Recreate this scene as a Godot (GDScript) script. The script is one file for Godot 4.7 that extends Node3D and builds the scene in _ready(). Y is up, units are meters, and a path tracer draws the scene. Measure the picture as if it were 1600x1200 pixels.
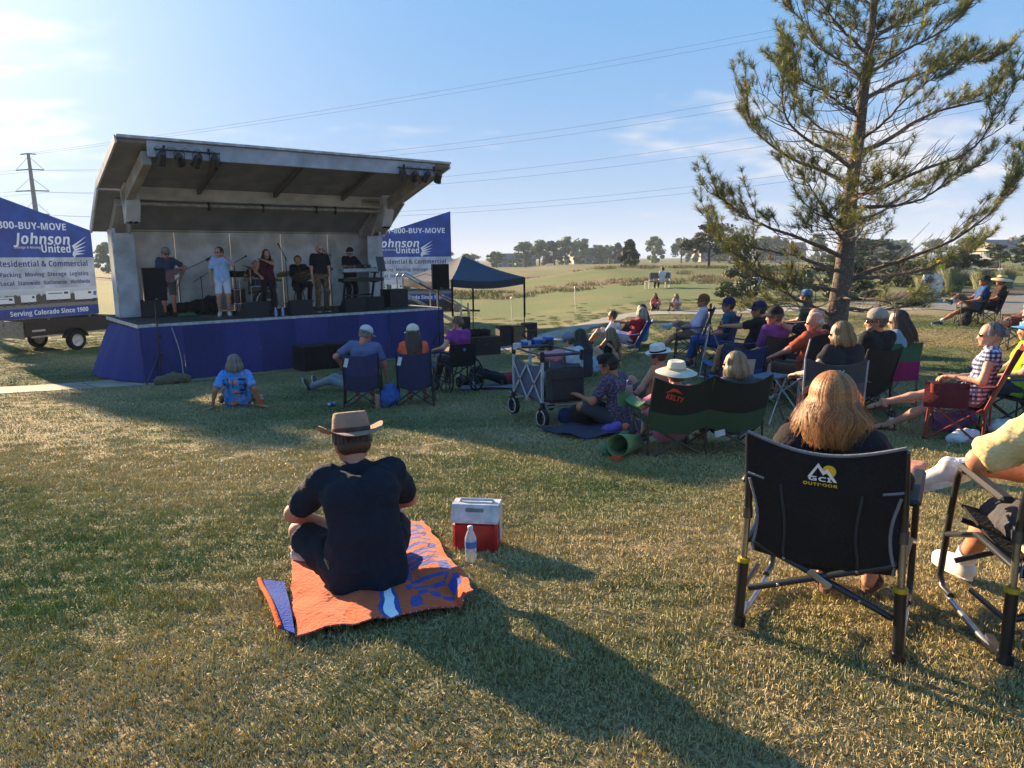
extends Node3D
# An open-air concert on a sloping lawn at low evening sun.

var mats := {}
var tex := {}
var taken := {}
var rng := RandomNumberGenerator.new()
const SUN_AZ := 43.0
const SUN_EL := 17.5
const STAGE_TURN := 0.666
const STAGE_AT := Vector3(-8.022, -1.055, -15.85)

# ---------------------------------------------------------------- mesh builder
class MB:
	var v := PackedVector3Array()
	var n := PackedVector3Array()
	var c := PackedColorArray()
	var uv := PackedVector2Array()
	var ix := PackedInt32Array()
	var col := Color.WHITE
	var use_uv := false
	func vert(p: Vector3, nn: Vector3, t := Vector2.ZERO) -> int:
		v.append(p); n.append(nn); c.append(col); uv.append(t)
		return v.size() - 1
	func face(i: int, j: int, k: int) -> void:   # orders the corners so that the front is on the normals' side
		var g := (v[k] - v[i]).cross(v[j] - v[i])
		ix.append(i)
		if g.dot(n[i] + n[j] + n[k]) >= 0.0:
			ix.append(j); ix.append(k)
		else:
			ix.append(k); ix.append(j)
	func tri(a: Vector3, b: Vector3, d: Vector3) -> void:
		var g := (d - a).cross(b - a).normalized()
		var i := vert(a, g); vert(b, g); vert(d, g)
		ix.append(i); ix.append(i + 1); ix.append(i + 2)
	func quad(a: Vector3, b: Vector3, d: Vector3, e: Vector3) -> void:   # clockwise seen from the front
		var g := (e - a).cross(b - a)
		if g.length_squared() < 1e-14:
			g = (e - b).cross(d - b)
		g = g.normalized()
		var i := vert(a, g, Vector2(0, 1)); vert(b, g, Vector2(0, 0)); vert(d, g, Vector2(1, 0)); vert(e, g, Vector2(1, 1))
		for k in [0, 1, 2, 0, 2, 3]:
			ix.append(i + k)
	func out_quad(a: Vector3, b: Vector3, d: Vector3, e: Vector3, away: Vector3) -> void:
		if (e - a).cross(b - a).dot((a + b + d + e) * 0.25 - away) >= 0.0:
			quad(a, b, d, e)
		else:
			quad(a, e, d, b)
	func box(at: Vector3, s: Vector3, b := Basis(), bev := 0.0) -> void:
		var h := s * 0.5
		bev = minf(bev, minf(h.x, minf(h.y, h.z)) * 0.9)
		if bev <= 0.0:
			for ax in 3:
				for sg in [-1.0, 1.0]:
					var q := []
					for k in [[-1, -1], [-1, 1], [1, 1], [1, -1]]:
						var p := Vector3()
						p[ax] = sg * h[ax]; p[(ax + 1) % 3] = k[0] * h[(ax + 1) % 3]; p[(ax + 2) % 3] = k[1] * h[(ax + 2) % 3]
						q.append(at + b * p)
					out_quad(q[0], q[1], q[2], q[3], at)
			return
		var cv := func(sx: float, sy: float, sz: float, ax: int) -> Vector3:
			var p := Vector3(sx * h.x, sy * h.y, sz * h.z)
			for k in 3:
				if k != ax:
					p[k] -= signf(p[k]) * bev
			return at + b * p
		for ax in 3:
			for sg in [-1.0, 1.0]:
				var q := []
				for k in [[-1, -1], [-1, 1], [1, 1], [1, -1]]:
					var e := [0.0, 0.0, 0.0]
					e[ax] = sg; e[(ax + 1) % 3] = float(k[0]); e[(ax + 2) % 3] = float(k[1])
					q.append(cv.call(e[0], e[1], e[2], ax))
				out_quad(q[0], q[1], q[2], q[3], at)
		for ax in 3:
			var a1 := (ax + 1) % 3
			var a2 := (ax + 2) % 3
			for s1 in [-1.0, 1.0]:
				for s2 in [-1.0, 1.0]:
					var e := [0.0, 0.0, 0.0]
					e[a1] = s1; e[a2] = s2; e[ax] = -1.0
					var f := e.duplicate(); f[ax] = 1.0
					out_quad(cv.call(e[0], e[1], e[2], a1), cv.call(f[0], f[1], f[2], a1), cv.call(f[0], f[1], f[2], a2), cv.call(e[0], e[1], e[2], a2), at)
		for sx in [-1.0, 1.0]:
			for sy in [-1.0, 1.0]:
				for sz in [-1.0, 1.0]:
					var p0: Vector3 = cv.call(sx, sy, sz, 0)
					var p1: Vector3 = cv.call(sx, sy, sz, 1)
					var p2: Vector3 = cv.call(sx, sy, sz, 2)
					if (p2 - p0).cross(p1 - p0).dot(p0 - at) >= 0.0:
						tri(p0, p1, p2)
					else:
						tri(p0, p2, p1)
	func bar(a: Vector3, b: Vector3, w: float, h: float, up := Vector3.UP, bev := 0.0) -> void:   # a straight bar of a rectangular section
		var z := (b - a).normalized()
		var x := up.cross(z)
		if x.length() < 0.01:
			x = Vector3.RIGHT.cross(z)
		x = x.normalized()
		box((a + b) * 0.5, Vector3(w, h, a.distance_to(b)), Basis(x, z.cross(x), z), bev)
	func tube(p: Array, r, sides := 8, cap := true) -> void:   # r: one radius or one for each point
		var m := p.size()
		var t0 := (Vector3(p[1]) - Vector3(p[0])).normalized()
		var side := t0.cross(Vector3.UP)
		if side.length() < 0.05:
			side = t0.cross(Vector3.RIGHT)
		side = side.normalized()
		var first := v.size()
		for i in m:
			var t := (Vector3(p[mini(i + 1, m - 1)]) - Vector3(p[maxi(i - 1, 0)])).normalized()
			side = (side - t * side.dot(t)).normalized()
			var w := t.cross(side)
			var rad: float = r[i] if r is Array or r is PackedFloat32Array else r
			for k in sides + 1:
				var a := TAU * k / sides
				var d := side * cos(a) + w * sin(a)
				vert(p[i] + d * rad, d, Vector2(float(k) / sides, float(i) / (m - 1)))
		for i in m - 1:
			for k in sides:
				var q := first + i * (sides + 1) + k
				face(q, q + 1, q + sides + 2)
				face(q, q + sides + 2, q + sides + 1)
		if cap:
			for e in 2:
				var i := 0 if e == 0 else m - 1
				var t := (Vector3(p[1]) - Vector3(p[0])).normalized() * -1.0 if e == 0 else (Vector3(p[m - 1]) - Vector3(p[m - 2])).normalized()
				var o := vert(p[i], t)
				var ring := []
				for k in sides:
					ring.append(vert(v[first + i * (sides + 1) + k], t))
				for k in sides:
					face(o, ring[k], ring[(k + 1) % sides])
	func lathe(pr: Array, sides := 16, xf := Transform3D()) -> void:   # pr: [radius, height] pairs; turned about y
		var first := v.size()
		var m := pr.size()
		for i in m:
			var a: Array = pr[maxi(i - 1, 0)]
			var b: Array = pr[mini(i + 1, m - 1)]
			var tr := Vector2(float(b[0]) - float(a[0]), float(b[1]) - float(a[1])).normalized()
			for k in sides + 1:
				var w := TAU * k / sides
				var out := Vector3(cos(w), 0, sin(w))
				vert(xf * (out * float(pr[i][0]) + Vector3(0, pr[i][1], 0)), xf.basis * (out * tr.y - Vector3(0, tr.x, 0)), Vector2(float(k) / sides, float(i) / (m - 1)))
		for i in m - 1:
			for k in sides:
				var q := first + i * (sides + 1) + k
				face(q, q + 1, q + sides + 2)
				face(q, q + sides + 2, q + sides + 1)
	func ell(at: Vector3, r: Vector3, b := Basis(), sides := 12, rows := 8) -> void:
		var first := v.size()
		for i in rows + 1:
			var la := PI * (float(i) / rows - 0.5)
			for k in sides + 1:
				var lo := TAU * k / sides
				var d := Vector3(cos(la) * cos(lo), sin(la), cos(la) * sin(lo))
				vert(at + b * (d * r), (b * (d / r)).normalized(), Vector2(float(k) / sides, float(i) / rows))
		for i in rows:
			for k in sides:
				var q := first + i * (sides + 1) + k
				face(q, q + 1, q + sides + 2)
				face(q, q + sides + 2, q + sides + 1)
	func sheet(pts: Array, cols: int, thick := 0.004) -> void:   # a smooth cloth of rows of cols points, with two sides and an edge
		var rows := pts.size() / cols
		var nn := []
		for i in rows:
			for j in cols:
				var du: Vector3 = pts[i * cols + mini(j + 1, cols - 1)] - pts[i * cols + maxi(j - 1, 0)]
				var dv: Vector3 = pts[mini(i + 1, rows - 1) * cols + j] - pts[maxi(i - 1, 0) * cols + j]
				nn.append(du.cross(dv).normalized())
		var f := v.size()
		for s in [1.0, -1.0]:
			for i in rows:
				for j in cols:
					var q := i * cols + j
					vert(pts[q] + nn[q] * thick * 0.5 * s, nn[q] * s, Vector2(float(j) / (cols - 1), float(i) / (rows - 1)))
			var b := f if s > 0.0 else f + rows * cols
			for i in rows - 1:
				for j in cols - 1:
					var q := b + i * cols + j
					face(q, q + 1, q + cols + 1)
					face(q, q + cols + 1, q + cols)
		var rim := []
		for j in cols: rim.append(j)
		for i in range(1, rows): rim.append(i * cols + cols - 1)
		for j in range(cols - 2, -1, -1): rim.append((rows - 1) * cols + j)
		for i in range(rows - 2, 0, -1): rim.append(i * cols)
		var mid := Vector3()
		for p in pts: mid += p
		mid /= pts.size()
		for k in rim.size():
			var a: int = rim[k]
			var b: int = rim[(k + 1) % rim.size()]
			out_quad(v[f + a], v[f + b], v[f + rows * cols + b], v[f + rows * cols + a], mid)
	func prism(poly: Array, xf: Transform3D, depth: float) -> void:   # a flat outline (Vector2) with a thickness along z, centred
		var pp := PackedVector2Array(poly)
		var t := Geometry2D.triangulate_polygon(pp)
		for s in [-0.5, 0.5]:
			var nn := xf.basis.z.normalized() * signf(s)
			var f := v.size()
			for q in pp:
				vert(xf * Vector3(q.x, q.y, s * depth), nn, q)
			for k in range(0, t.size(), 3):
				face(f + t[k], f + t[k + 1], f + t[k + 2])
		var ccw := not Geometry2D.is_polygon_clockwise(pp)
		for k in pp.size():
			var a := pp[k]
			var b := pp[(k + 1) % pp.size()]
			var e := (b - a).normalized()
			var o := xf.basis * (Vector3(e.y, -e.x, 0) * (1.0 if ccw else -1.0))
			var f := v.size()
			for q in [[a, -0.5], [b, -0.5], [b, 0.5], [a, 0.5]]:
				vert(xf * Vector3(q[0].x, q[0].y, q[1] * depth), o.normalized())
			face(f, f + 1, f + 2); face(f, f + 2, f + 3)
	func add(o: MB, xf := Transform3D(), tint = null) -> void:
		var f := v.size()
		var flip := xf.basis.determinant() < 0.0
		var nb := xf.basis.inverse().transposed()
		for i in o.v.size():
			v.append(xf * o.v[i]); n.append((nb * o.n[i]).normalized())
			c.append(o.c[i] if tint == null else tint)
			uv.append(o.uv[i])
		for k in range(0, o.ix.size(), 3):
			ix.append(f + o.ix[k])
			ix.append(f + o.ix[k + 2 if flip else k + 1])
			ix.append(f + o.ix[k + 1 if flip else k + 2])
	func mesh() -> ArrayMesh:
		var a := []
		a.resize(Mesh.ARRAY_MAX)
		a[Mesh.ARRAY_VERTEX] = v; a[Mesh.ARRAY_NORMAL] = n; a[Mesh.ARRAY_COLOR] = c; a[Mesh.ARRAY_INDEX] = ix
		a[Mesh.ARRAY_TEX_UV] = uv
		var m := ArrayMesh.new()
		m.add_surface_from_arrays(Mesh.PRIMITIVE_TRIANGLES, a)
		return m

# ---------------------------------------------------------------- smooth bodies: tapered capsules joined by a soft minimum, meshed as surface nets
# bone: [a, b, radius a, radius b] or [a, b, ra, rb, 1] for a flat end at b
class Field:
	var bones := []
	var k := 0.02
	var cell := 0.02
	func bone(a: Vector3, b: Vector3, ra: float, rb: float, cut := 0) -> void:
		bones.append([a, b, ra, rb, cut])
	func build(out: MB, rough: FastNoiseLite = null, amount := 0.0) -> void:
		var lo := Vector3.INF
		var hi := -Vector3.INF
		for q in bones:
			var r: float = maxf(q[2], q[3]) + k * 2.0 + cell * 3.0
			lo = lo.min((q[0] as Vector3).min(q[1]) - Vector3.ONE * r)
			hi = hi.max((q[0] as Vector3).max(q[1]) + Vector3.ONE * r)
		var nx := int((hi.x - lo.x) / cell) + 2
		var ny := int((hi.y - lo.y) / cell) + 2
		var nz := int((hi.z - lo.z) / cell) + 2
		var f := PackedFloat32Array()
		f.resize(nx * ny * nz)
		for q in bones:
			var a: Vector3 = q[0]
			var b: Vector3 = q[1]
			var ra: float = q[2]
			var rb: float = q[3]
			var cut: int = q[4]
			var reach := maxf(k * 2.5, cell * 2.3)
			var r := maxf(ra, rb) + reach
			var mn := ((a.min(b) - Vector3.ONE * r - lo) / cell).floor()
			var mx := ((a.max(b) + Vector3.ONE * r - lo) / cell).ceil()
			var ab := b - a
			var ll := maxf(ab.length_squared(), 1e-8)
			var ln := sqrt(ll)
			for iz in range(maxi(int(mn.z), 0), mini(int(mx.z) + 1, nz)):
				var pz := lo.z + iz * cell - a.z
				for iy in range(maxi(int(mn.y), 0), mini(int(mx.y) + 1, ny)):
					var py := lo.y + iy * cell - a.y
					var row := (iz * ny + iy) * nx
					var base := py * ab.y + pz * ab.z
					for x in range(maxi(int(mn.x), 0), mini(int(mx.x) + 1, nx)):
						var px := lo.x + x * cell - a.x
						var raw := (px * ab.x + base) / ll
						var t := clampf(raw, 0.0, 1.0)
						var dx := px - ab.x * t
						var dy := py - ab.y * t
						var dz := pz - ab.z * t
						var d := sqrt(dx * dx + dy * dy + dz * dz) - ra - (rb - ra) * t
						if cut == 1:
							d = maxf(d, (raw - 1.0) * ln)
						if d < reach:
							f[row + x] += exp(-d / k)
		var at := {}
		var lim := cell * 1.85 + k * 1.6
		var hi_s := exp(lim / k)
		var lo_s := exp(-lim / k)
		var cells := PackedInt32Array()
		var sy := nx
		var sz := nx * ny
		for iz in nz - 1:
			for iy in ny - 1:
				var row := iz * sz + iy * sy
				for x in nx - 1:
					var s := f[row + x]
					if s > lo_s and s < hi_s:
						cells.append(row + x)
					elif s < 1.0 and f[row + x + 1 + sy + sz] > 1.0:
						cells.append(row + x)
		var offs := [0, 1, sy, sy + 1, sz, sz + 1, sz + sy, sz + sy + 1]
		var edges := [[0, 1], [2, 3], [4, 5], [6, 7], [0, 2], [1, 3], [4, 6], [5, 7], [0, 4], [1, 5], [2, 6], [3, 7]]
		var first := out.v.size()
		var val := PackedFloat32Array()
		val.resize(8)
		var used := PackedInt32Array()
		for q in cells:
			var inside := 0
			for i in 8:
				var s := f[q + offs[i]]
				val[i] = -k * log(maxf(s, 1e-6))
				if val[i] < 0.0:
					inside += 1
			if inside == 0 or inside == 8:
				continue
			var p := Vector3()
			var m := 0
			for e in edges:
				var a := val[e[0]]
				var b := val[e[1]]
				if (a < 0.0) != (b < 0.0):
					var t := a / (a - b)
					var i: int = e[0]
					var j: int = e[1]
					p += Vector3((i & 1) * (1.0 - t) + (j & 1) * t, ((i >> 1) & 1) * (1.0 - t) + ((j >> 1) & 1) * t, ((i >> 2) & 1) * (1.0 - t) + ((j >> 2) & 1) * t)
					m += 1
			p /= m
			var gx := q % nx
			var gy := (q / nx) % ny
			var gz := q / sz
			var gr := Vector3(val[1] + val[3] + val[5] + val[7] - val[0] - val[2] - val[4] - val[6], val[2] + val[3] + val[6] + val[7] - val[0] - val[1] - val[4] - val[5], val[4] + val[5] + val[6] + val[7] - val[0] - val[1] - val[2] - val[3])
			at[q] = out.vert(lo + (Vector3(gx, gy, gz) + p) * cell, gr.normalized())
			used.append(q)
		var ax := [1, sy, sz]
		for q in used:
			var s0 := f[q] >= 1.0
			for d in 3:
				if (f[q + ax[d]] >= 1.0) != s0:
					var u: int = ax[(d + 1) % 3]
					var w: int = ax[(d + 2) % 3]
					if at.has(q - u) and at.has(q - w) and at.has(q - u - w):
						var i0: int = at[q]
						var i1: int = at[q - u]
						var i2: int = at[q - u - w]
						var i3: int = at[q - w]
						out.face(i0, i1, i2)
						out.face(i0, i2, i3)
		# smooth normals from the faces, then wrinkles along them
		var acc := PackedVector3Array()
		acc.resize(out.v.size() - first)
		for pass_n in 2:
			if pass_n == 1 and (rough == null or amount == 0.0):
				break
			acc.fill(Vector3.ZERO)
			for t in range(0, out.ix.size(), 3):
				var i := out.ix[t]
				if i < first:
					continue
				var j := out.ix[t + 1]
				var l := out.ix[t + 2]
				var g := (out.v[l] - out.v[i]).cross(out.v[j] - out.v[i])
				acc[i - first] += g; acc[j - first] += g; acc[l - first] += g
			for i in acc.size():
				if acc[i].length_squared() > 0.0:
					out.n[first + i] = acc[i].normalized()
			if pass_n == 0 and rough != null and amount > 0.0:
				for i in acc.size():
					var p := out.v[first + i]
					out.v[first + i] = p + out.n[first + i] * amount * (0.35 + 0.9 * rough.get_noise_3d(p.x * 100.0, p.y * 100.0, p.z * 100.0))

# ---------------------------------------------------------------- names, parts, materials
func numbered(called: String) -> String:
	var k: int = taken.get(called, 0)
	taken[called] = k + 1
	return called if k == 0 else "%s_%03d" % [called, k]

func thing(called: String, label: String, category: String, at := Vector3.ZERO, turn := 0.0, group := "") -> Node3D:
	var o := Node3D.new()
	o.name = numbered(called)
	add_child(o)
	o.position = at
	o.rotation.y = turn
	tag(o, label, category, group)
	return o

func tag(o: Node, label: String, category: String, group := "") -> void:
	o.set_meta("label", label)
	o.set_meta("category", category)
	if group:
		o.set_meta("group", group)

func part(parent: Node, called: String, b: MB, m: Material) -> MeshInstance3D:
	return piece(parent, called, b.mesh(), m)

func piece(parent: Node, called: String, m: Mesh, mt: Material) -> MeshInstance3D:
	var o := MeshInstance3D.new()
	o.name = called
	o.mesh = m
	o.material_override = mt
	parent.add_child(o, true)
	return o

func solo(called: String, label: String, category: String, b: MB, m: Material, at := Vector3.ZERO, turn := 0.0, group := "") -> MeshInstance3D:
	var o := MeshInstance3D.new()
	o.name = numbered(called)
	o.mesh = b.mesh()
	o.material_override = m
	add_child(o)
	o.position = at
	o.rotation.y = turn
	tag(o, label, category, group)
	return o

func structure(called: String, b: MB, m: Material) -> MeshInstance3D:
	var o := MeshInstance3D.new()
	o.name = numbered(called)
	o.mesh = b.mesh()
	o.material_override = m
	add_child(o)
	o.set_meta("kind", "structure")
	return o

func noise(seed_n: int, freq: float, octaves := 4, kind := FastNoiseLite.TYPE_SIMPLEX_SMOOTH) -> FastNoiseLite:
	var f := FastNoiseLite.new()
	f.seed = seed_n
	f.noise_type = kind
	f.frequency = freq
	f.fractal_octaves = octaves
	return f

func noise_tex(key: String, size: int, freq: float, lo: Color, hi: Color, octaves := 4, normal := 0.0, kind := FastNoiseLite.TYPE_SIMPLEX_SMOOTH) -> Texture2D:
	if tex.has(key):
		return tex[key]
	var im := noise(key.hash() & 0xffff, freq, octaves, kind).get_seamless_image(size, size)
	im.convert(Image.FORMAT_RGBA8)
	if normal > 0.0:
		im.bump_map_to_normal_map(normal)
	else:
		var d := im.get_data()
		for i in size * size:
			var t := d[i * 4] / 255.0
			d[i * 4] = int(255.0 * lerpf(lo.r, hi.r, t)); d[i * 4 + 1] = int(255.0 * lerpf(lo.g, hi.g, t)); d[i * 4 + 2] = int(255.0 * lerpf(lo.b, hi.b, t))
		im = Image.create_from_data(size, size, false, Image.FORMAT_RGBA8, d)
	tex[key] = ImageTexture.create_from_image(im)
	return tex[key]

# what: "plain", "cloth", "metal", "plastic", "skin", "vertex", "wood" ...
func mt(c: Color, what := "plain", rough := -1.0) -> StandardMaterial3D:
	var key := "%s|%s|%.2f" % [c.to_html(), what, rough]
	if mats.has(key):
		return mats[key]
	var m := StandardMaterial3D.new()
	m.albedo_color = c
	m.roughness = 0.85
	var vary := func(t: Texture2D, scale: float) -> void:
		m.albedo_texture = t
		m.uv1_triplanar = true
		m.uv1_scale = Vector3.ONE * scale
	match what:
		"cloth":
			m.roughness = 0.95
			vary.call(noise_tex("cloth", 256, 0.02, Color(0.90, 0.90, 0.90), Color(1, 1, 1), 5), 2.2)
			m.normal_enabled = true
			m.normal_texture = noise_tex("weave", 256, 0.09, Color.BLACK, Color.WHITE, 3, 5.0)
			m.normal_scale = 0.5
			m.rim_enabled = true
			m.rim = 0.04
			m.metallic_specular = 0.35
		"skin":
			m.roughness = 0.55
			vary.call(noise_tex("skin", 256, 0.03, Color(0.86, 0.78, 0.76), Color(1, 1, 1), 5), 5.0)
			m.subsurf_scatter_enabled = true
			m.subsurf_scatter_strength = 0.06
		"hair":
			m.roughness = 0.5
			vary.call(noise_tex("hair", 256, 0.05, Color(0.6, 0.58, 0.55), Color(1, 1, 1), 4), 6.0)
		"metal":
			m.roughness = 0.38
			m.metallic = 0.85
			vary.call(noise_tex("scuff", 256, 0.02, Color(0.72, 0.72, 0.72), Color(1, 1, 1), 5), 1.5)
		"paint":
			m.roughness = 0.42
			vary.call(noise_tex("scuff", 256, 0.02, Color(0.72, 0.72, 0.72), Color(1, 1, 1), 5), 1.1)
		"plastic":
			m.roughness = 0.45
			vary.call(noise_tex("scuff", 256, 0.02, Color(0.72, 0.72, 0.72), Color(1, 1, 1), 5), 2.3)
		"panel":   # weathered painted sheet
			m.roughness = 0.6
			vary.call(noise_tex("panel", 512, 0.008, Color(0.74, 0.735, 0.72), Color(1, 1, 1), 6), 0.35)
		"vertex":
			m.vertex_color_use_as_albedo = true
		"foliage":
			m.vertex_color_use_as_albedo = true
			m.roughness = 0.7
			m.backlight_enabled = true
			m.backlight = Color(0.34, 0.40, 0.15)
			m.cull_mode = BaseMaterial3D.CULL_DISABLED
		"needles":
			m.vertex_color_use_as_albedo = true
			m.roughness = 0.6
			m.backlight_enabled = true
			m.backlight = Color(0.50, 0.52, 0.20)
			m.cull_mode = BaseMaterial3D.CULL_DISABLED
		"bark":
			m.roughness = 0.95
			m.vertex_color_use_as_albedo = false
			vary.call(noise_tex("bark", 512, 0.022, Color(0.45, 0.42, 0.40), Color(1, 1, 1), 5, 0.0, FastNoiseLite.TYPE_CELLULAR), 2.0)
			m.normal_enabled = true
			m.normal_texture = noise_tex("bark_n", 512, 0.022, Color.BLACK, Color.WHITE, 5, 9.0, FastNoiseLite.TYPE_CELLULAR)
			m.normal_scale = 1.4
		"glass":
			m.roughness = 0.05
			m.transparency = BaseMaterial3D.TRANSPARENCY_ALPHA
	if rough >= 0.0:
		m.roughness = rough
	mats[key] = m
	return m

func hx(s: String) -> Color:
	return Color(s)

func sstep(a: float, b: float, x: float) -> float:
	return smoothstep(a, b, x)

var roll_noise := noise(77, 0.012, 3)
func gy(x: float, z: float) -> float:   # height of the lawn and of the land beyond
	var d := -z
	var a1 := 0.4 * clampf((d - 2.6) / 5.0, 0.0, 1.0)
	var a2 := 0.66 * clampf((d - 7.6) / 8.4, 0.0, 1.0)
	var wl := 1.0 - sstep(-0.3, 4.2 + maxf(0.0, d - 16.0) * 0.12, x)
	var h := -(a1 + a2 * wl) * lerpf(1.0, 0.6, sstep(6.5, 10.0, x))
	if d > 30.0:
		var f := sstep(30.0, 70.0, d)
		h += f * (roll_noise.get_noise_2d(x, z) * 0.55 + 0.05)
		h += 0.7 * exp(-pow((d - 78.0 - 0.12 * (x - 20.0)) / 9.0, 2.0)) * sstep(-4.0, 8.0, x) * (1.0 - sstep(52.0, 75.0, x))
		h += 0.4 * exp(-pow((d - 130.0) / 14.0, 2.0)) * (0.6 + 0.4 * sin(x * 0.06))
	return h

func on(x: float, z: float, up := 0.0) -> Vector3:
	return Vector3(x, gy(x, z) + up, z)

# ---------------------------------------------------------------- camera, sky, sun
func to_sun() -> Vector3:
	var a := deg_to_rad(SUN_AZ)
	var e := deg_to_rad(SUN_EL)
	return Vector3(-sin(a) * cos(e), sin(e), -cos(a) * cos(e))

func make_view() -> void:
	var cam := Camera3D.new()
	cam.name = "camera"
	cam.position = Vector3(0, 1.53, 0)
	cam.rotation = Vector3(-atan(195.0 / 1150.0), 0, -0.012)
	cam.fov = rad_to_deg(2.0 * atan(600.0 / 1150.0))
	cam.near = 0.05
	cam.far = 6000.0
	add_child(cam)
	cam.current = true
	var env := Environment.new()
	env.background_mode = Environment.BG_SKY
	env.tonemap_mode = Environment.TONE_MAPPER_LINEAR
	env.tonemap_exposure = 4.1
	env.sdfgi_enabled = true
	env.ssao_enabled = true
	env.ssil_enabled = true
	env.fog_enabled = true
	env.fog_density = 0.0005
	env.fog_light_color = Color(0.78, 0.84, 0.93)
	var sky := Sky.new()
	var pm := PanoramaSkyMaterial.new()
	pm.panorama = ImageTexture.create_from_image(sky_picture(2048, 1024))
	sky.sky_material = pm
	env.sky = sky
	var we := WorldEnvironment.new()
	we.name = "environment"
	we.environment = env
	add_child(we)
	var sun := DirectionalLight3D.new()
	sun.name = "sun"
	sun.light_energy = 1.5
	sun.light_color = Color(1.0, 0.87, 0.69)
	sun.light_angular_distance = 0.6
	sun.shadow_enabled = true
	sun.basis = Basis.looking_at(-to_sun())
	add_child(sun)

func sky_picture(w: int, h: int) -> Image:
	var d := PackedFloat32Array()
	d.resize(w * h * 3)
	var s := to_sun()
	var n1 := noise(5, 1.0, 5)
	var n2 := noise(9, 1.0, 4)
	for y in h:
		var el := PI * (0.5 - (y + 0.5) / h)
		var se := sin(el)
		var ce := cos(el)
		if el < -0.03:
			for x in w:
				var i := (y * w + x) * 3
				d[i] = 0.13; d[i + 1] = 0.125; d[i + 2] = 0.09
			continue
		var up := maxf(se, 0.0)
		var t := pow(1.0 - up, 6.0)
		var lift := sstep(0.0, 0.10, up)
		for x in w:
			var az := wrapf(TAU * ((x + 0.5) / w - 0.5) - PI, -PI, PI)   # 0 is straight ahead
			var dir := Vector3(sin(az) * ce, se, -cos(az) * ce)
			var cs := dir.dot(s)
			var r := lerpf(0.034, 0.140, t)
			var g := lerpf(0.105, 0.176, t)
			var b := lerpf(0.208, 0.228, t)
			# the air brightens towards the sun
			var gl := pow(maxf(0.0, cs * 0.5 + 0.5), 14.0) * 0.055 + exp((cs - 1.0) * 22.0) * 0.15
			r += gl * 1.02; g += gl * 0.92; b += gl * 0.80
			# thin heaped and streaked cloud, thicker low down on the right and towards the sun
			if lift > 0.0:
				var q := Vector2(dir.x, dir.z) / (up + 0.16)
				var c := n1.get_noise_2d(q.x * 0.62 + 3.1, q.y * 1.05) * 0.65 + n2.get_noise_2d(q.x * 2.1, q.y * 4.6) * 0.28
				var fine := n2.get_noise_2d(q.x * 6.0 + 8.0, q.y * 11.0)
				# the heap behind the pine and the haze on the left, as in the photograph; scattered wisps elsewhere
				var place := 0.50 * exp(-pow((az - 0.43) / 0.20, 2.0)) * exp(-pow((el - 0.125) / 0.085, 2.0)) + 0.20 * exp(-pow((az - 0.14) / 0.10, 2.0)) * exp(-pow((el - 0.165) / 0.03, 2.0)) + 0.30 * exp(-pow((az + 0.66) / 0.22, 2.0)) * exp(-pow((el - 0.15) / 0.10, 2.0)) + 0.22 * sin(az * 2.0 + 2.2) * exp(-pow((el - 0.2) / 0.2, 2.0)) * sstep(0.8, 1.2, absf(az))
				var k := sstep(0.22, 0.62, c * 0.8 + place + fine * 0.10) * lift * (1.0 - sstep(0.30, 0.75, up)) * 0.8
				var wh := 0.225 + gl * 0.8 + fine * 0.04
				r = lerpf(r, wh * 1.0, k); g = lerpf(g, wh * 0.985, k); b = lerpf(b, wh * 1.0, k)
			var i := (y * w + x) * 3
			d[i] = r; d[i + 1] = g; d[i + 2] = b
	return Image.create_from_data(w, h, false, Image.FORMAT_RGBF, d.to_byte_array())

# ---------------------------------------------------------------- the land
var patch1 := noise(21, 0.45, 3)
var patch2 := noise(22, 0.085, 3)
var patch3 := noise(23, 2.2, 2)
func dryness(x: float, z: float) -> float:
	var d := -z
	var k := 0.62 + patch2.get_noise_2d(x * 2.0, z * 2.0) * 0.95 + patch1.get_noise_2d(x, z) * 0.55 + patch3.get_noise_2d(x, z) * 0.34
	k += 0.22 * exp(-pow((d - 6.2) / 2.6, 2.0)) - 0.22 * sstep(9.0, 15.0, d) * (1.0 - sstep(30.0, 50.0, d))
	k -= 0.20 * exp(-pow((x + 1.6) / 1.2, 2.0) - pow((d - 2.6) / 0.8, 2.0))
	if d > 24.0:
		k += 0.35 * sstep(6.0, 14.0, x) * exp(-pow((d - 33.0) / 8.0, 2.0))
	return clampf(k, 0.0, 1.0)

func lawn(x: float, z: float) -> Color:   # linear base colour of the turf
	var k := dryness(x, z)
	var green := Color(0.120, 0.180, 0.046)
	var straw := Color(0.500, 0.390, 0.205)
	var c := green.lerp(straw, k)
	var d := -z
	if d > 22.0:
		var far := sstep(22.0, 40.0, d)
		var fair := Color(0.150, 0.240, 0.040).lerp(Color(0.29, 0.245, 0.075), sstep(0.62, 1.15, k))
		c = c.lerp(fair, far)
		var rough := 0.55 + 0.9 * roll_noise.get_noise_2d(x * 0.6 + 90.0, z * 2.6) + 0.3 * patch1.get_noise_2d(x, z * 2.0)
		var band := sstep(46.0, 58.0, d) * sstep(0.55, 0.80, rough)
		c = c.lerp(Color(0.29, 0.19, 0.085).lerp(Color(0.15, 0.18, 0.045), clampf(0.5 + patch2.get_noise_2d(x * 2.0, z * 4.0), 0.0, 1.0)), band)
		c = c.lerp(Color(0.10, 0.12, 0.045), sstep(220.0, 420.0, d) * 0.7)
	return c

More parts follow.
